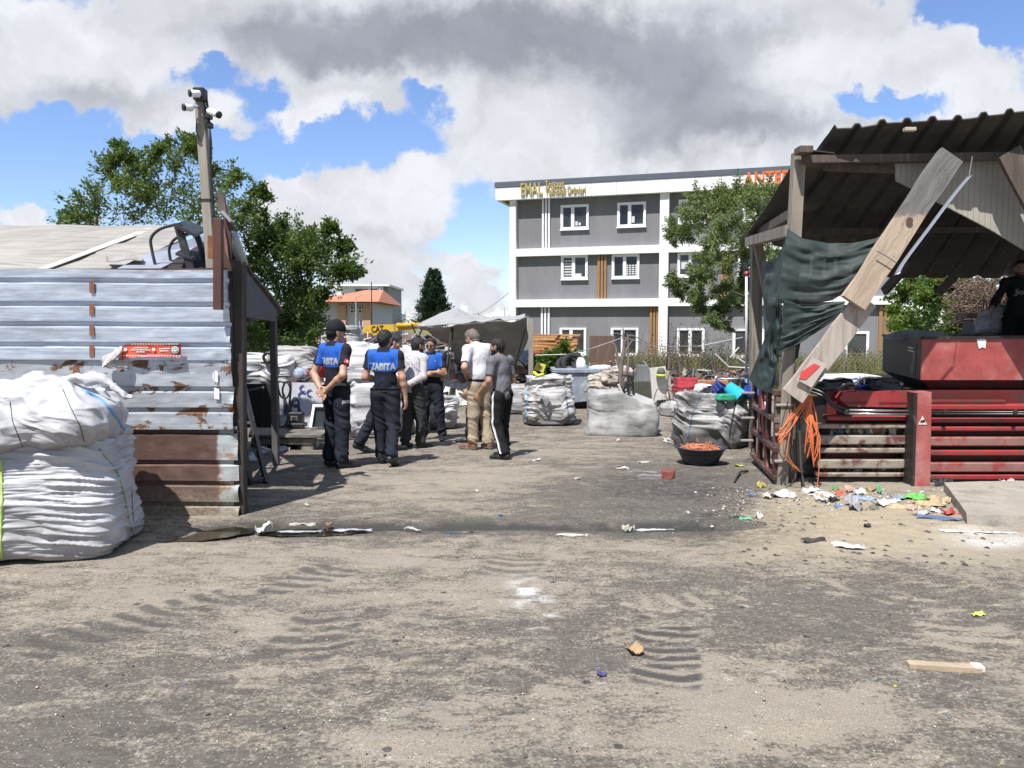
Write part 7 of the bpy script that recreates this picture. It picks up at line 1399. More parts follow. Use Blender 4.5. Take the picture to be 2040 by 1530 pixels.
    for k, (px, py, w, h, col, lab) in enumerate(((1157, 727, .16, .22, (.66, .67, .68), 'white and teal plastic part on the skip'), (1178, 737, .34, .05, (.62, .61, .58), 'white pipe end resting on the skip rim'), (1140, 738, .3, .05, (.6, .6, .58), 'pale curved strip on the skip rim'), (1163, 732, .12, .12, (.16, .42, .42), 'teal plastic scrap in the middle of the skip top'), (1196, 730, .42, .10, (.55, .56, .57), 'heap of pale plastic behind the skip corner'))):
        bag('plastic_scrap', lab, P(px, py+8, 14.55), (w, .14, h), rng.uniform(-.5, .5), [(0, 0), (.8, 0), (1, .2), (1, .7), (.6, 1), (0, 1)], .5, .012, 3, 6, .1, mat('scrap_%s' % 'abcde'[k], col, .4, .15, 9), 60+k, nu=48, nv=30, group=None, lump=.03, cat='scrap')
    # heap of rugs and rags
    for k, (px, py, w, h, col, lab) in enumerate(((1212, 782, .72, .22, (.34, .30, .26), 'beige crumpled rug lowest in the rag heap'), (1222, 766, .6, .26, (.30, .26, .22), 'brownish rolled rug across the middle of the rag heap'), (1235, 752, .34, .20, (.38, .34, .30), 'pale rag on the top of the rag heap'), (1205, 760, .40, .14, (.42, .38, .34), 'light folded rag beside the skip'))):
        bag('rag', lab, P(px, py, 14.0), (w, .5, h), .2*k, [(0, 0), (.8, 0), (1, .25), (1, .6), (.7, .95), (0, 1)], .35, .04, 2, 9, .3, mat('rag_cloth_%s' % 'abcd'[k], col, .9, .3, 8, .2, 40), 70+k, nu=110, nv=70, group=None, lump=.08, cat='rag')
    # dead tree, pushchair frame, boards, fridge panel
    t = thing('dead_tree', 'bare dead stem with broken grey branches beside the brown panel', 'tree', G(1244, 800)); mb = MB(); Yd = 14.9
    for p, r in ((((1240, 785), (1236, 750), (1240, 715), (1243, 690), (1241, 652)), (.06, .05, .04, .03, .01)), (((1238, 745), (1230, 715), (1226, 690), (1215, 682)), (.035, .03, .02, .01)), (((1241, 715), (1252, 690), (1262, 676)), (.03, .02, .01)), (((1242, 690), (1256, 668), (1290, 684)), (.02, .014, .006)), (((1237, 760), (1250, 735), (1252, 700), (1250, 665)), (.04, .03, .02, .012)), (((1243, 672), (1228, 664), (1210, 672)), (.012, .01, .005))): q = tubepath([(*a, Yd) for a in p], Yd, 0, m=16); mb.tube(q, np.interp(np.linspace(0, 1, 16), np.linspace(0, 1, len(r)), r), 7)
    mb.build('trunk', mat('dead_bark', (.17, .135, .115), .9, .3, 8, .5, 30), t, True)
    f = thing('pushchair', 'broken black pushchair frame with a pale handle', 'pushchair', P(1250, 795, 13.6)); mb = MB()
    for p in (((1230, 760), (1246, 785), (1256, 795)), ((1262, 748), (1246, 770), (1240, 792)), ((1238, 748), (1258, 752), (1262, 785)), ((1245, 760), (1262, 770)), ((1234, 785), (1262, 790)), ((1250, 745), (1252, 795))): mb.tube(tubepath([(*a, 13.6) for a in p] if len(p) > 2 else [(*p[0], 13.6), ((p[0][0]+p[1][0])/2, (p[0][1]+p[1][1])/2, 13.55), (*p[1], 13.6)], 13.6, 0), .018, 7)
    mb.build('frame', BLACKP, f, True)
    for c in ((1256, 790), (1240, 792)): MB().tube([P(c[0]+5*math.cos(a), c[1]+6*math.sin(a), 13.5) for a in np.linspace(0, 6.28, 16)], .015, 6, cap=False).build('wheel', BLACKP, f, True)
    MB().tube(tubepath(((1232, 765), (1240, 785), (1246, 795)), 13.5, 0), .022, 8).build('handle', mat('pale_tube', (.55, .54, .52), .5), f, True)
    pbox('board', 1256, 1298, 760, 799, 17.5, .05, mat('olive_board', (.07, .07, .05), .8, .3, 5), None, label='dark olive board leaning behind the slumped grey sack', cat='board')
    MB().prism([P(*p, 14.6) for p in ((1273, 728), (1292, 728), (1298, 760), (1268, 760))], (0, .35, 0)).build('grey_bin', mat('grey_bin', (.20, .205, .21), .5, .2), label='dark grey upturned plastic bin behind the fridge door', cat='bin')
    d = thing('fridge_door', 'dirty white fridge door standing on end with a cap on it', 'fridge door', P(1313, 800, 13.7)); MB().prism([P(*p, 13.7) for p in ((1295, 734), (1326, 730), (1332, 795), (1300, 798))], (0, .10, 0)).build('panel', mat('dirty_white_panel', (.60, .57, .54), .5, .1, 3, .1, 20, col2=(.33, .25, .2), mixs=(9, .55, .7), stretch=(3, 1, .5)), d); MB().prism([P(*p, 13.85) for p in ((1327, 736), (1334, 740), (1340, 794), (1333, 795))], (0, .08, 0)).build('edge', mat('dirty_edge', (.42, .36, .32), .6, .2), d)
    cp = thing('work_cap', 'dark grey and lime yellow cap on top of the fridge door', 'cap', P(1317, 748, 13.6)); mb = MB(); mb.lathe([(0, .145), (.06, .13), (.09, .06), (.096, .0), (.085, .0)], P(1317, 746, 13.62), 16); mb.build('crown', mat('cap_grey', (.10, .095, .095), .8), cp, True); mb = MB(); mb.lathe([(.09, .0), (.118, -.012), (.108, -.054), (.06, -.06)], P(1317, 745, 13.62), 16); mb.build('brim', mat('cap_lime', (.52, .62, .04), .6), cp, True)
    wf = thing('wire_tangle', 'twisted rusty wire frame before the fridge door', 'wire', P(1335, 800, 13.3)); mb = MB()
    for p in (((1302, 798), (1310, 776), (1330, 778), (1336, 800)), ((1330, 775), (1345, 785), (1360, 800)), ((1330, 760), (1336, 740), (1352, 745), (1362, 758)), ((1322, 790), (1345, 798), (1356, 790)), ((1330, 800), (1326, 780), (1334, 768))): mb.tube(tubepath([(*a, 13.3) for a in p], 13.3, 0), .009, 6)
    mb.build('wire', mat('rusty_wire', (.16, .09, .065), .7, .3), wf, True)
    # crates, bricks, pail, bowls on the far sack
    def crate(name, lab, px, py, Y, w, h, d, m, rot=(0, 0, 0)):
        c = np.array([0., 0, 0]); mb = MB(); nx = 9
        for s in (-1, 1):
            for k in range(nx): mb.box((-w/2+w*k/(nx-1), s*d/2, h/2), (w*.045, .012, h))
            for k in range(6): mb.box((s*w/2, -d/2+d*k/5, h/2), (.012, d*.06, h))
            for z in (.02, h*.5, h-.015): mb.box((0, s*d/2, z), (w, .016, .028)); mb.box((s*w/2, 0, z), (.016, d, .028))
        mb.box((0, 0, .008), (w, d, .012)); g = P(px, py, Y); sc_ = 1.2 if Y >= 13.3 else 1.; v = np.concatenate(mb.v)*sc_; from mathutils import Euler; M3 = np.array(Euler(rot).to_matrix()); mb.v = [v@M3.T+g]; return mb.build(name, m, None, False, lab, 'crate')
    rc = mat('crate_red', (.50, .07, .085), .45, .15, 9); crate('plastic_crate', 'red plastic crate upper of the pair before the wire fence', 1366, 770, 14.2, .36, .16, .3, rc); crate('plastic_crate', 'red plastic crate lower of the pair before the wire fence', 1366, 785, 14.2, .38, .16, .3, rc, (0, 0, .12)); crate('plastic_crate', 'dark blue crate tipped among the rubbish on the far sack', 1432, 787, 11.4, .26, .16, .2, mat('crate_blue', (.03, .06, .26), .45, .1), (.5, .5, .4))
    bm_ = mat('hollow_brick', (.42, .19, .10), .9, .2, 9); k = 0
    for r in range(3):
        for c in range(6): pbox('hollow_brick', 1386+11*c+(r % 2)*4, 1396+11*c+(r % 2)*4, 780-7.5*r-7, 780-7.5*r, 18.0, .2, bm_, None, .006, label='orange hollow brick in the stack behind the red crates', cat='brick', group='hollow bricks stacked behind the crates')
    p = thing('pail', 'bright cyan plastic pail tipped over on the far sack', 'pail', P(1456, 790, 11.2)); mb = MB(); ax = unit((.62, -.45, -.55)); c = P(1450, 770, 11.25); mb.lathe([(0, 0), (.085, .0), (.108, .24), (.116, .24), (.112, .255), (.10, .25), (.08, .02), (0, .02)], c, 28, axis=ax); mb.build('body', mat('pail_cyan', (.03, .42, .62), .4, .06), p, True)
    mb = MB(); mb.lathe([(0, .0), (.10, .01), (.16, .08), (.165, .085), (.15, .08), (.09, .02), (0, .012)], P(1484, 785, 11.3), 22, axis=(.5, -.5, .6)); mb.build('bowl', BLACKP, None, True, 'black plastic bowl beside the cyan pail', 'bowl'); mb = MB(); mb.lathe([(0, .0), (.09, .01), (.12, .10), (.11, .10), (.08, .02), (0, .012)], P(1494, 788, 11.1), 20, axis=(.2, -.5, .8)); mb.build('bowl', mat('bowl_blue', (.03, .06, .34), .4), None, True, 'deep blue plastic bowl beside the black one', 'bowl')
    bag('plastic_scrap', 'green plastic scrap below the cyan pail', P(1444, 797, 11.1), (.22, .12, .08), .2, [(0, 0), (.8, 0), (1, .3), (.8, .9), (0, 1)], .4, .02, 3, 8, .2, mat('scrap_green', (.03, .30, .17), .45), 80, nu=48, nv=30, group=None, cat='scrap'); bag('plastic_scrap', 'white foam block between the crates and the pail', P(1402, 790, 12.6), (.3, .2, .22), .4, [(0, 0), (.9, 0), (1, .3), (.9, .9), (0, 1)], .6, .01, 3, 8, .2, mat('foam_white', (.68, .68, .69), .8), 81, nu=48, nv=30, group=None, cat='scrap')
    bag('plastic_scrap', 'black tangle of plastic between crate and pail', P(1425, 800, 11.5), (.42, .3, .22), .4, [(0, 0), (.9, 0), (1, .3), (.8, .9), (0, 1)], .4, .05, 3, 8, .2, BLACKP, 82, nu=60, nv=40, group=None, cat='scrap')
    # big sacks in the yard
    def gb(lab, px, pyb, w, h, d, m, sd, rz=0., **k): g = G(px, pyb); g[1] += d*.45; g[2] = float(gz(0, g[1])); return bag0('bulk_bag', lab, g, (w, d, h), rz, m=m, seed=sd, nu=240, nv=190, **k)
    soft = [(0, 0), (.7, 0), (.93, .03), (1.0, .16), (1.0, .45), (.95, .70), (.90, .78), (.88, .86), (.93, 1.0), (.86, 1.03), (.78, .93), (.4, .86), (0, .84)]
    b1 = gb('white bulk bag with blue corner straps and a blackened belly', 1096, 849, .92, .90, .8, CLOTHD, 91, R(6), prof=soft, fold=.035, kx=1.4, kz=9); seam(b1, ((1050, 775), (1052, 805), (1049, 840)), .012, BLUE); seam(b1, ((1126, 778), (1130, 805), (1134, 845)), .012, mat('dull_blue_strap', (.09, .16, .26), .7)); 
    gb('plain grey white sack tucked behind the grey T-shirt man', 1030, 826, .62, .62, .5, CLOTHG, 92, fold=.015)
    def crs(A): A[..., 2] += np.where(A[..., 2] > .5, -.12*(A[..., 0]/.7), 0)+.05*np.where(A[..., 2] > .5, np.cos(A[..., 0]*6), 0); A[..., 0] += .10*(A[..., 2]-.3)*0; return A
    gb('low grey smooth sided sack with crisp diagonal creases', 1245, 869, 1.20, .70, .85, CLOTHG, 93, R(-9), prof=[(0, 0), (.8, 0), (.98, .02), (1.02, .15), (1.0, .6), (.99, .92), (.97, 1.0), (.90, .96), (.5, .80), (0, .78)], sq=1.1, fold=.012, kx=.8, kz=3, crease=crs, lump=.05)
    gb('collapsed dirty white sack lying behind the creased grey one', 1362, 830, .78, .34, .6, CLOTHD, 94, R(20), fold=.03, prof=[(0, 0), (.8, 0), (1, .1), (1.0, .5), (.7, .9), (.3, 1), (0, .98)])
    b4 = gb('bulging sack with a black burnt base filled with plastic waste', 1430, 893, 1.02, .80, .9, CLOTHK, 95, R(-28), prof=soft, fold=.05, kx=1.8, kz=5, tilt=.6, sq=.9); seam(b4, ((1395, 790), (1378, 830), (1370, 872)), .008, mat('dull_blue_strap', (.09, .16, .26))); seam(b4, ((1466, 800), (1456, 850), (1452, 885)), .012, BLK)
    # tub of copper coloured wire
    g = G(1404, 929); t = thing('rubber_tub', 'dark blue black rubber tub heaped with orange stripped wire', 'tub', g); g = g+np.array([0, .22, 0]); mb = MB(); mb.lathe([(0, 0), (.20, 0), (.215, .02), (.305, .20), (.33, .205), (.33, .215), (.29, .212), (.20, .05), (0, .05)], g, 40); mb.build('body', mat('tub_rubber', (.022, .027, .045), .5, .2, 9), t, True); wm_ = mat('orange_wire', (.55, .20, .10), .5, .2, 20); rng = np.random.default_rng(5)
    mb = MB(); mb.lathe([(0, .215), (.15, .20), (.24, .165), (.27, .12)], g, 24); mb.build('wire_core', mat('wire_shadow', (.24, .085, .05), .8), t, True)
    mb = MB()
    for k in range(150):
        r0 = .22*math.sqrt(rng.random()); a = rng.uniform(0, 6.28); c = g+np.array([r0*math.cos(a), r0*math.sin(a), .225-r0*r0*1.0]); d = unit(rng.normal(size=3)*[1, 1, .25]); e = np.cross(d, (0, 0, 1)); L = rng.uniform(.04, .11); mb.tube([c-d*L, c-d*L*.3+e*.02+(0, 0, .012), c+d*L*.4-e*.015+(0, 0, .01), c+d*L], .0042, 4)
    o = mb.build('wire_tangle', wm_, t, True); o['kind'] = 'stuff'
    # poles, pipes
    pl = thing('painted_pole', 'thin pole painted white above and blue below with a red collar', 'pole', G(1487, 775)*0+np.array([P(1487, 770, 11.9)[0], 11.9, -.12])); x = P(1488, 700, 11.9)[0]; MB().tube([(x, 11.9, -.12), P(1487, 745, 11.9)], .024, 10).build('lower_pole', mat('pole_blue', (.06, .16, .38), .5), pl, True); MB().tube([P(1487, 745, 11.9), P(1487, 548, 11.9)], .020, 10).build('upper_pole', mat('pole_white', (.58, .58, .60), .5), pl, True); MB().tube([P(1487, 549, 11.9), P(1487, 541, 11.9)], .028, 10).build('collar', mat('pole_red', (.55, .05, .06), .5), pl, True)
    for k in range(6): MB().tube([P(1385, 757+2.2*k, 15.6), P(1512, 753+2.4*k, 15.2)], .026, 7).build('pipe', mat('dark_pipe', (.035, .033, .032), .5) if k else pipe_m(), None, True, ('shiny pipe topmost of the bundle before the wire fence' if k == 0 else 'black pipe in the bundle lying before the wire fence'), 'pipe', None if k == 0 else 'black pipes bundled by the fence')
    for k, p in enumerate((((1425, 705), (1452, 731), (1492, 733)), ((1468, 712), (1490, 727)), ((1455, 712), (1472, 692)))): q = [P(*a, 15.0) for a in p]; MB().tube(q if len(q) > 2 else [q[0], (q[0]+q[1])/2, q[1]], .018, 7).build('bent_tube', mat('pale_tube', (.45, .42, .38), .6), None, False, ('bent tube forming a rail beside the painted pole', 'short pale strut against the painted pole', 'grey rod leaning up before the feathery tree')[k], 'tube')
build_mid()
# ------------------------------------------------------------------ wire fence and weeds before the office building
def build_fence():
    F_ = thing('wire_fence', 'sagging wire mesh fence before the office building', 'fence', P(1360, 760, 21.6)); wmat = mat('fence_wire', (.30, .29, .28), .5, .2, metal=.5); Yf = 21.6; x0, x1 = P(1215, 700, Yf)[0], P(1800, 700, Yf)[0]; z0, z1 = -.15, P(1300, 703, Yf)[2]; mb = MB(); s = .13
    for k in range(int((x1-x0+z1-z0)/s)):
        for sg in (1, -1):
            xa = x0+k*s-(z1-z0 if sg > 0 else 0); xb = xa+(z1-z0)
            za, zb = (z0, z1) if sg > 0 else (z1, z0)
            if xa < x0: t = (x0-xa)/(z1-z0); za = za+(zb-za)*t; xa = x0
            if xb > x1: t = (xb-x1)/(z1-z0); zb = zb-(zb-za)*t; xb = x1
            if xb > xa: mb.tube([(xa, Yf, za), (xb, Yf, zb)], .0035, 3, cap=False)
    for z in (z1, (z0+z1)/2): mb.tube([(x, Yf-.01, z-.03*math.sin((x-x0)*2)) for x in np.linspace(x0, x1, 30)], .004, 4)
    mb.build('wire_mesh', wmat, F_)
    for x in np.linspace(x0, x1, 6): MB().tube([(x, Yf+.03, z0-.1), (x+.03, Yf+.03, z1+.1)], .03, 8).build('post', mat('fence_post', (.2, .17, .15), .7, .3), F_)
    MB().tube([P(1060, 708, 18), P(1130, 706, 18), P(1180, 694, 18.3), P(1242, 672, 18.6)], .012, 5).build('loose_wire', mat('fence_wire', (.3, .29, .28)), None, False, 'loose wire strung from the tent post to the dead tree', 'wire')
    MB().tube([P(1244, 672, 18.6), P(1300, 690, 18.8), P(1390, 690, 19), P(1480, 672, 19)], .010, 5).build('loose_wire', mat('fence_wire', (.3, .29, .28)), None, False, 'loose wire strung from the dead tree toward the painted pole', 'wire')
build_fence()
def weeds(name, label, px0, px1, Y0, Y1, n, h0, h1, m, seed, w=.008, head=0., dens=None):
    rng = np.random.default_rng(seed); Yr = rng.uniform(Y0, Y1, n); px = rng.uniform(px0, px1, n); X = (px-1020)/FPX*Yr; hh = rng.uniform(h0, h1, n)*(.55+.9*np.clip(.5+fbm(np.stack([X*.9, Yr*.9, Yr*0], -1), 2), 0, 1)); a = rng.uniform(0, 6.28, n); ln = rng.normal(0, .22, (n, 2)); B = np.stack([X, Yr, gz(X, Yr)-.03], -1); T_ = B+np.stack([ln[:, 0]*hh, ln[:, 1]*hh, hh], -1); S = np.stack([np.cos(a), np.sin(a), 0*a], -1)*w; Md = (B+T_)/2+np.stack([0*a, 0*a, hh*.06], -1)
    V = np.stack([B-S, B+S, Md+S*.8, T_, Md-S*.8], 1).reshape(-1, 3); i = np.arange(n)*5; F = [*np.stack([i, i+1, i+2, i+4], 1).tolist(), *np.stack([i+4, i+2, i+3], 1).tolist()]
    if head:
        k = rng.random(n) < head; C = []; D = []
        for t, b in zip(T_[k], B[k]):
            q = t[None]+(b-t)[None]*rng.uniform(0, .35, (14, 1))+rng.normal(0, .03, (14, 3)); C.append(q); D.append(np.repeat(unit(t-b)[None], 14, 0))
        if C: V2, F2 = leaves(np.concatenate(C), np.concatenate(D), .05, .016, rng, .1); F += (F2+len(V)).tolist(); V = np.concatenate([V, V2])
    mkobj(name, V, F, m, label=label, kind='stuff')
weeds('dry_weeds', 'dry straw coloured weeds along the wire fence', 1190, 1800, 20.6, 26, 5500, .3, .95, leaf_mat('straw', (.22, .17, .08), (.34, .27, .14), (.16, .15, .06), .3), 41, .007, .15)
weeds('green_weeds', 'green weeds growing under the dry stalks by the fence', 1250, 1800, 20.6, 26, 5000, .3, .75, leaf_mat('weed_green', (.07, .10, .03), (.13, .17, .05), (.18, .19, .07), .3), 42, .010, .4)
weeds('seed_stalks', 'tall brown seed stalks before the building windows', 1230, 1500, 20.5, 24, 200, .9, 1.5, leaf_mat('seed_brown', (.06, .035, .025), (.12, .075, .05), None, .1), 43, .008, 1.)
weeds('far_grass', 'rough grass in the waste ground before the building', 600, 2100, 26, 44, 9000, .25, .6, leaf_mat('far_green', (.08, .10, .035), (.20, .18, .08), (.12, .14, .05), .3), 44, .02, .1)
weeds('near_grass', 'yellow grass tufts behind the press', 1600, 1830, 13.5, 17.5, 2200, .25, .7, leaf_mat('straw', (.22, .17, .08), (.34, .27, .14)), 45, .008, .1)
weeds('tent_grass', 'fresh grass tufts under the tarpaulin tent', 890, 1000, 20.5, 23, 1100, .2, .5, leaf_mat('leaf_fresh', (.05, .10, .018), (.11, .19, .03)), 46, .010, .1)
# brush pile, boxes and sack behind the hopper
def build_behind():
    rng = np.random.default_rng(77); mb = MB()
    for k in range(420):
        c = P(rng.uniform(1905, 2060), rng.uniform(560, 640), 14.2+rng.uniform(-.4, .6)); d = unit(rng.normal(size=3)); L = rng.uniform(.15, .5); mb.tube([c-d*L, c+rng.normal(0, .05, 3), c+d*L], [.010, .007, .003], 4, cap=False)
    a = P(1980, 600, 14.8); A = np.array([[(a[0]+u*1.2, 15+.3*math.cos(v*3), .2+(1-u*u)*2.1*v) for v in np.linspace(0, 1, 8)] for u in np.linspace(-1, 1, 14)]); mb.grid(A+(.1*fbm(A*2, 3))[..., None]); mb.build('brushwood', mat('brush_twig', (.15, .10, .075), .9, .3, 6, island=.5), label='pile of dry brushwood beyond the man on the press', kind='stuff')
    s = bag('bulk_bag', 'small pale sack behind the red hopper', P(1992, 668, 10.9), (.42, .35, .42), 0, fold=.03, m=CLOTHG, seed=61, nu=90, nv=70)
    pbox('dark_box', 1945, 1975, 638, 668, 11.3, .35, BLACKP, None, .01, label='black box standing behind the hopper rim', cat='box'); pbox('wood_block', 1926, 1975, 624, 634, 11.4, .3, TIMB, None, .006, label='short timber block lying on the black box', cat='wood'); pbox('stand_board', 1920, 2000, 668, 770, 11.2, .6, TIMBD, None, label='dark timber stand behind the hopper', cat='stand')
    mb = MB(); mb.grid(np.array([[P(x, 566+3*math.sin(x*.2)+5*v, 12.6+.4*v) for v in np.linspace(0, 1, 4)] for x in np.linspace(1993, 2022, 10)]), th=.02); mb.build('folded_sheet', WHITES, None, True, 'folded white sheet on the brushwood behind the man', 'sheet')
    bag('heaped_waste', 'grey heap of waste showing over the hopper rim', P(1830, 676, 9.6), (.75, .6, .12), 0, [(0, 0), (.9, 0), (1, .2), (.7, .75), (.3, 1), (0, 1)], .3, .02, 2, 6, .1, CLOTH, 62, nu=80, nv=50, group=None, cat='waste')
build_behind()
# ------------------------------------------------------------------ concrete slab by the press
def build_slab():
    f0, f1_, b1_, b0 = G(1926, 1046), G(2300, 1062), G(2300, 970), G(1880, 980); z = .10
    n = 30; mb = MB(); q = [np.array([p[0], p[1], z]) for p in (f0, f1_, b1_, b0)]; A = np.array([[q[0]*(1-u)*(1-v)+q[1]*u*(1-v)+q[2]*u*v+q[3]*(1-u)*v for v in np.linspace(0, 1, n)] for u in np.linspace(0, 1, n)]); A[..., 2] += .006*fbm(A*6, 3); A[:, 0, 1] += .03*vnoise(A[:, 0]*7); mb.grid(A); lo = A[:, 0].copy(); lo[:, 2] = -.02; lo[:, 1] += -.02; mb.grid(np.stack([lo, A[:, 0]], 1)); lf = A[0].copy(); lf[:, 2] = -.02; mb.grid(np.stack([A[0], lf], 1))
    mb.build('concrete_slab', mat('slab_concrete', (.33, .30, .255), .9, .2, 3, .4, 60, col2=(.19, .175, .155), mixs=(3, .48, .7), fine=.15), kind='structure', label='broken edged concrete slab in front of the press')
build_slab()
# ------------------------------------------------------------------ litter: each piece that can be told apart
def sheet(name, lab, px, py, w, d, col, cat='scrap', rz=0., curl=.02, z=.004, n=12, seed=0, group=None, m=None, fold=0., rag=.12, tilt=(0, 0)):
    g = G(px, py); U, V_ = np.meshgrid(np.linspace(-1, 1, n), np.linspace(-1, 1, n), indexing='ij'); col = tuple(.72*q+.28*(.55*sum(col)/3) for q in col); e = 1+rag*vnoise(np.stack([U*2, V_*2, U*0+seed], -1)); x = U*w/2*e; y = V_*d/2*e
    h = curl*(.5+fbm(np.stack([U*1.6, V_*1.6, U*0+seed*3.7], -1), 3))+fold*np.abs(U)+tilt[0]*(U+1)+tilt[1]*(V_+1); c, s = math.cos(rz), math.sin(rz); A = np.stack([x*c-y*s, x*s+y*c, np.maximum(h, 0)+z], -1)+g
    return MB().grid(A, th=.003).build(name, m or mat('litter_'+'%02d%02d%02d' % tuple(int(99*q) for q in col), col, .7, .25, 12, col2=tuple(.35*q+.05 for q in col), mixs=(16, .5, .7)), None, False, lab, cat, group)
def build_litter():
    S = sheet
    S('cardboard_piece', 'folded orange brown cardboard scrap on the tyre prints', 1263, 1300, .075, .10, (.50, .31, .13), 'cardboard', .3, .01, fold=.03, seed=1)
    w = thing('split_board', 'grey brown split board lying alone on the yard, pale at one end', 'board', G(1885, 1334)); mb = MB(); split_plank(mb, G(1808, 1329)+(0, 0, .014), G(1952, 1338)+(0, 0, .014), .024, .055, (0, 1, 0), 77); mb.build('board', mat('split_wood', (.40, .31, .215), .85, .25, 6, .4, 60), w); mb = MB(); mb.box(G(1947, 1337)+(0, 0, .018), (.05, .058, .03), rz=-.08, bev=.004); mb.build('pale_end', mat('pale_wood_end', (.62, .56, .50), .8), w)
    S('round_scrap', 'small flattened purple blue cap on the open yard', 1199, 1347, .042, .035, (.07, .06, .22), 'cap', .2, .012, seed=2, fold=.006); S('wrapper', 'bright yellow green wrapper on the open yard', 1948, 1226, .075, .04, (.55, .66, .06), 'wrapper', .1, .015, seed=3)
    S('paper_scrap', 'white crumpled paper at the tent end of the long puddle', 527, 1061, .13, .07, (.66, .65, .63), 'paper', .2, .06, seed=4, z=.01); S('paper_scrap', 'off white crushed cup in the drain line', 1252, 1060, .09, .07, (.55, .52, .42), 'paper', .5, .07, seed=5); S('film_or_glint', 'strip of pale film lying in the drain line beside the cup', 1140, 1068, .24, .035, (.55, .53, .49), 'film', .02, .015, seed=6)
    S('film_or_glint', 'thin white film strip at the far end of the drain line', 1305, 1058, .30, .015, (.62, .62, .6), 'film', .03, .012, seed=7); S('film_or_glint', 'crumpled pale film above the long puddle', 605, 1049, .22, .04, (.50, .46, .40), 'film', .1, .03, seed=8); S('leaf_scrap', 'orange brown scrap above the long puddle', 655, 1047, .05, .035, (.42, .22, .10), 'scrap', .4, .02, seed=9)
    S('film_or_glint', 'twisted pale strip in the middle of the drain line', 823, 1058, .16, .03, (.48, .46, .43), 'film', -.4, .02, seed=10); S('round_scrap', 'blue bottle cap on the yard before the drain line', 997, 1028, .035, .03, (.02, .08, .45), 'cap', 0, .01, seed=11)
    S('film_or_glint', 'pale sheet standing in for sky reflected in the long puddle near the white paper', 598, 1060, .34, .05, (.40, .42, .45), 'film', .04, .012, seed=12, z=.0); S('film_or_glint', 'grey white strip standing in for sky reflection at the far end of the long puddle', 702, 1058, .30, .04, (.40, .42, .46), 'film', .02, .012, seed=13, z=.0)  # two pale sheets added on the water as painted sky reflection
    # clay red block and bits round the tub
    mb = MB(); g = G(1331, 953); v = np.array([(-.075, -.03, 0), (.02, -.06, 0), (.075, -.01, 0), (.02, .05, 0), (-.06, .04, 0), (-.085, -.025, .085), (.0, -.045, .07), (.08, -.005, .10), (.03, .05, .095), (-.07, .04, .09)])+g; mb.add(v, [(4, 3, 2, 1, 0), (5, 6, 7, 8, 9), (0, 1, 6, 5), (1, 2, 7, 6), (2, 3, 8, 7), (3, 4, 9, 8), (4, 0, 5, 9)]); mb.build('brick_lump', mat('brick_red', (.20, .055, .045), .85, .3, 14, .4, 60), None, False, 'broken dark red brick lump on the yard near the tub', 'brick')
    for k, (px, py, w_, d_, col, lab) in enumerate(((1239, 934, .14, .08, (.50, .46, .42), 'flat pale stone chip on the yard between the men and the tub'), (1282, 922, .15, .06, (.52, .46, .43), 'pinkish pale scrap on the yard beyond the stone chip'), (1068, 918, .14, .04, (.66, .66, .66), 'white paper sliver beside the grey T-shirt man shadow'), (1048, 905, .07, .03, (.55, .56, .57), 'pale chip in the shadow of the grey T-shirt man'), (1232, 878, .10, .05, (.55, .53, .5), 'pale chip before the low grey sack'), (1328, 876, .22, .10, (.50, .46, .40), 'flat dirty rag between the low grey sack and the burnt one'), (1330, 882, .30, .03, (.56, .56, .57), 'thin white strip before the dirty rag'), (1473, 930, .09, .09, (.50, .55, .06), 'crushed yellow green bottle beside the tub'), (612, 1008, .08, .03, (.45, .43, .4), 'pale sliver in the yard before the capped officer'), (950, 980, .05, .03, (.5, .48, .45), 'tiny pale chip in the middle of the yard'), (1150, 955, .06, .03, (.5, .5, .48), 'small pale chip on the dark stain'))): S('litter_scrap', lab, px, py, w_, d_, col, 'scrap', .3*k, .02, seed=20+k)
    mb = MB(); mb.tube([G(1463, 962)+(0, 0, .01), G(1475, 945)+(0, 0, .03), G(1490, 940)+(0, 0, .012)], .012, 6); mb.build('black_hose_end', BLACKP, None, True, 'short black hose end lying by the grid door', 'hose')
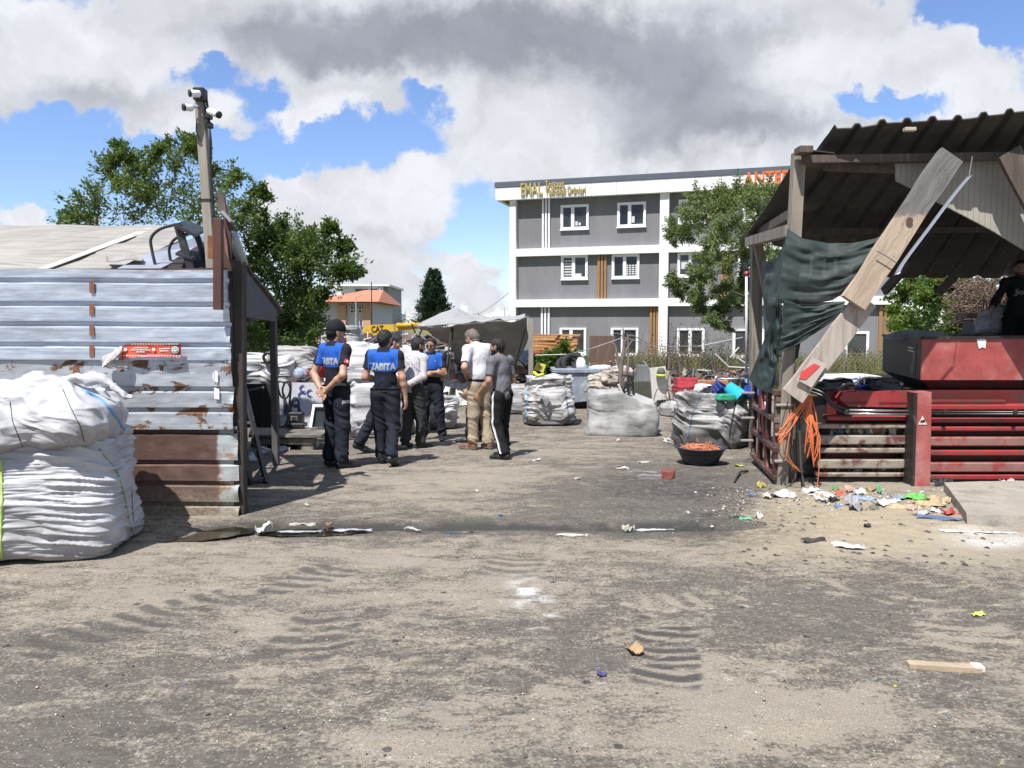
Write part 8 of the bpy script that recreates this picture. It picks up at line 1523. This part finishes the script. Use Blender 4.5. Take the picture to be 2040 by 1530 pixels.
    # rubbish spilled before the press
    for k, (px, py, w_, d_, col, rz, cu, lab) in enumerate(((1640, 990, .20, .13, (.56, .56, .57), .4, .03, 'big white torn paper at the post end of the spilled rubbish'), (1618, 982, .16, .08, (.56, .56, .57), -.3, .05, 'second white paper leaning up behind the torn one'), (1636, 1000, .07, .10, (.56, .56, .57), .9, .05, 'white paper strip standing before the torn paper'), (1633, 995, .05, .07, (.50, .30, .10), .2, .05, 'small brown carton bit on the white papers'), (1672, 988, .07, .06, (.70, .10, .05), .2, .05, 'red orange crushed carton in the spilled rubbish'), (1665, 978, .05, .04, (.05, .40, .10), .2, .04, 'green bottle top behind the red carton'), (1722, 995, .15, .10, (.27, .38, .62), .1, .02, 'light blue flat card in the middle of the spilled rubbish'), (1700, 1008, .14, .09, (.40, .38, .42), .6, .07, 'silvery crumpled film before the blue card'), (1704, 1018, .12, .09, (.30, .29, .30), 1., .07, 'dark grey crumpled film nearest in the spilled rubbish'), (1752, 983, .04, .05, (.05, .45, .18), .3, .05, 'small green cap behind the pale papers'), (1735, 980, .09, .05, (.42, .26, .06), .3, .04, 'amber crushed bottle against the press foot'), (1775, 1002, .18, .06, (.66, .68, .66), .5, .04, 'long pale paper strip before the green sheet'), (1792, 996, .14, .07, (.24, .33, .38), .45, .04, 'grey blue striped wrapper beside the green sheet'), (1824, 996, .20, .10, (.12, .55, .06), -.2, .05, 'bright green plastic sheet in the spilled rubbish'), (1800, 1014, .30, .12, (.58, .42, .22), .15, .03, 'long flat tan cardboard before the green sheet'), (1852, 1008, .24, .12, (.54, .38, .19), -.1, .05, 'bent tan cardboard box flap at the slab edge'), (1868, 1003, .16, .16, (.56, .42, .20), -.8, .06, 'yellowish cardboard panel leaning on the slab'), (1895, 1027, .13, .08, (.55, .035, .04), .2, .06, 'red carton lying at the slab corner'), (1872, 1036, .30, .06, (.07, .13, .28), -.28, .03, 'dark blue folded cloth strip before the slab corner'), (1838, 1026, .12, .07, (.50, .49, .47), .3, .03, 'grey paper scrap behind the blue cloth strip'), (1862, 1022, .08, .06, (.62, .60, .58), .7, .04, 'white scrap tucked beside the red carton'), (1815, 1018, .08, .05, (.60, .35, .30), .1, .04, 'pink printed label stuck on the tan cardboard'), (1552, 990, .28, .12, (.60, .58, .62), .05, .05, 'clear crumpled plastic tray before the front post'), (1530, 992, .09, .07, (.60, .50, .34), .9, .04, 'tan paper corner beside the clear tray'), (1518, 972, .08, .06, (.50, .42, .06), .3, .05, 'yellow bottle pieces at the foot of the grid door'), (1496, 988, .05, .04, (.10, .20, .38), .3, .04, 'blue bottle cap in the dirt by the grid door'), (1668, 1012, .045, .035, (.10, .25, .55), .2, .03, 'small blue cap before the spilled rubbish'), (1692, 980, .09, .05, (.60, .36, .26), .3, .05, 'salmon coloured scrap against the press foot'), (1484, 1036, .09, .03, (.10, .52, .28), -.1, .02, 'green plastic sliver on the dark dirt'), (1468, 1032, .12, .02, (.06, .10, .07), -.1, .02, 'dark green stalk beside the green sliver'), (1512, 1034, .05, .05, (.62, .60, .58), .2, .05, 'crumpled white tissue beyond the green sliver'), (1690, 1090, .20, .10, (.60, .56, .54), -.4, .02, 'torn pale film on the sand nearest the camera side'), (1622, 1080, .16, .05, (.05, .045, .042), .1, .03, 'dark leafy clod on the sand'), (1728, 1052, .05, .03, (.03, .03, .035), .1, .03, 'black chip on the sand before the rubbish'), (1950, 1062, .5, .03, (.56, .56, .57), -.12, .012, 'long white strip lying along the slab front'), (2012, 970, .16, .10, (.56, .56, .57), .4, .07, 'white folded paper on the slab by the press'), (1925, 972, .07, .05, (.56, .56, .57), .1, .04, 'white paper ball on the slab by the press'), (1880, 968, .20, .07, (.03, .032, .035), .1, .07, 'black cloth wad behind the slab corner'), (1756, 1010, .10, .09, (.64, .63, .63), .5, .06, 'bunched white film between blue card and cardboard'), (1742, 1016, .08, .05, (.18, .20, .14), .5, .04, 'olive scrap below the white film'), (1660, 1000, .10, .05, (.03, .03, .033), .5, .05, 'black rubber bit beside the red carton'), (1712, 985, .10, .05, (.58, .56, .58), .2, .05, 'grey white wrapper behind the blue card'))): S('litter_scrap' if k not in (14, 15, 16) else 'cardboard_piece', lab, px, py, w_*1.15, d_*1.15, col, 'scrap' if k not in (14, 15, 16) else 'cardboard', rz, cu*.75, seed=50+k, tilt=(0, cu*.18))
    for k, (px, py, lab) in enumerate(((614, 892, 'clear crushed bottle under the edge of the weighing platform'), (527, 905, 'clear plastic bag lying behind the step ladder'), (500, 918, 'larger clear bag crumpled beside the corner post'))): bag('plastic_bag', lab, G(px, py), (.18+.06*k, .14, .12), k, [(0, 0), (.8, 0), (1, .3), (.8, .8), (.3, 1), (0, 1)], .3, .03, 3, 9, .2, mat('cloudy_plastic', (.55, .57, .60), .2, .1, trans=.3), 120+k, nu=60, nv=40, group=None, cat='plastic bag')
    S('paper_card', 'blue and white printed card under the weighing platform', 565, 898, .17, .10, (.60, .62, .68), 'card', .1, .02, seed=99, tilt=(0, .02))
    # the finest rubbish, too small and too many to count
    rng = np.random.default_rng(71); V = []; F = []; n = 0; cols = 0
    for k in range(1500):
        if k < 1000: px = rng.normal(1740, 110); py = rng.normal(1002, 16)
        else: px = rng.normal(1500, 60); py = rng.normal(990, 26)
        if py < 972 or px > 1960: continue
        if px > 1885 and py < 1044 and px > 1885+(py-985)*.7: continue
        g = G(px, py); r = rng.uniform(.004, .017); Q = np.linalg.qr(rng.normal(size=(3, 3)))[0]; q = np.array([(-1, -1, 0), (1, -1, .3), (1, 1, 0), (-1, 1, .2)])*rng.uniform(.4, 1, (4, 1))*r; V.append(q@Q.T*[1, 1, .5]+g+(0, 0, r*.5)); F.append((4*n, 4*n+1, 4*n+2, 4*n+3)); n += 1
    def mk(T, b):
        cr = T.node('ShaderNodeValToRGB'); T.put(cr.inputs[0], T.node('ShaderNodeNewGeometry').outputs['Random Per Island']); e = cr.color_ramp; e.interpolation = 'CONSTANT'; e.elements[0].color = (.55, .54, .53, 1); e.elements[1].position = .3; e.elements[1].color = (.05, .05, .05, 1)
        for p_, c_ in ((.5, (.30, .25, .2)), (.66, (.20, .20, .22)), (.80, (.42, .40, .38)), (.90, (.13, .18, .30)), (.95, (.34, .14, .11)), (.975, (.36, .29, .12))): e.elements.new(p_).color = (*c_, 1)
        T.put(b.inputs['Base Color'], cr.outputs[0]); b.inputs['Roughness'].default_value = .6
    mkobj('litter', np.concatenate(V), F, custom('litter_flakes', mk), None, kind='stuff', label='fine shredded rubbish spilled before the press', origin=(0, 0, 0))
    # small clods and stones thrown up on the sandy patch
    mb = MB()
    for k in range(150):
        g = G(rng.uniform(1480, 1980), rng.uniform(1020, 1125)); r = rng.uniform(.01, .035); q = np.array([(math.cos(a), math.sin(a), 0) for a in np.linspace(0, 6.28, 7)[:-1]])*r*rng.uniform(.6, 1.2, (6, 1)); mb.add(np.concatenate([q+g, [g+(0, 0, r*.5)]]), [(i, (i+1) % 6, 6) for i in range(6)])
    mb.build('dirt_clods', mat('dark_clod', (.075, .065, .055), .95, .4, 9, island=.5), None, False, 'dark clods strewn on the sandy patch', kind='stuff')
build_litter()
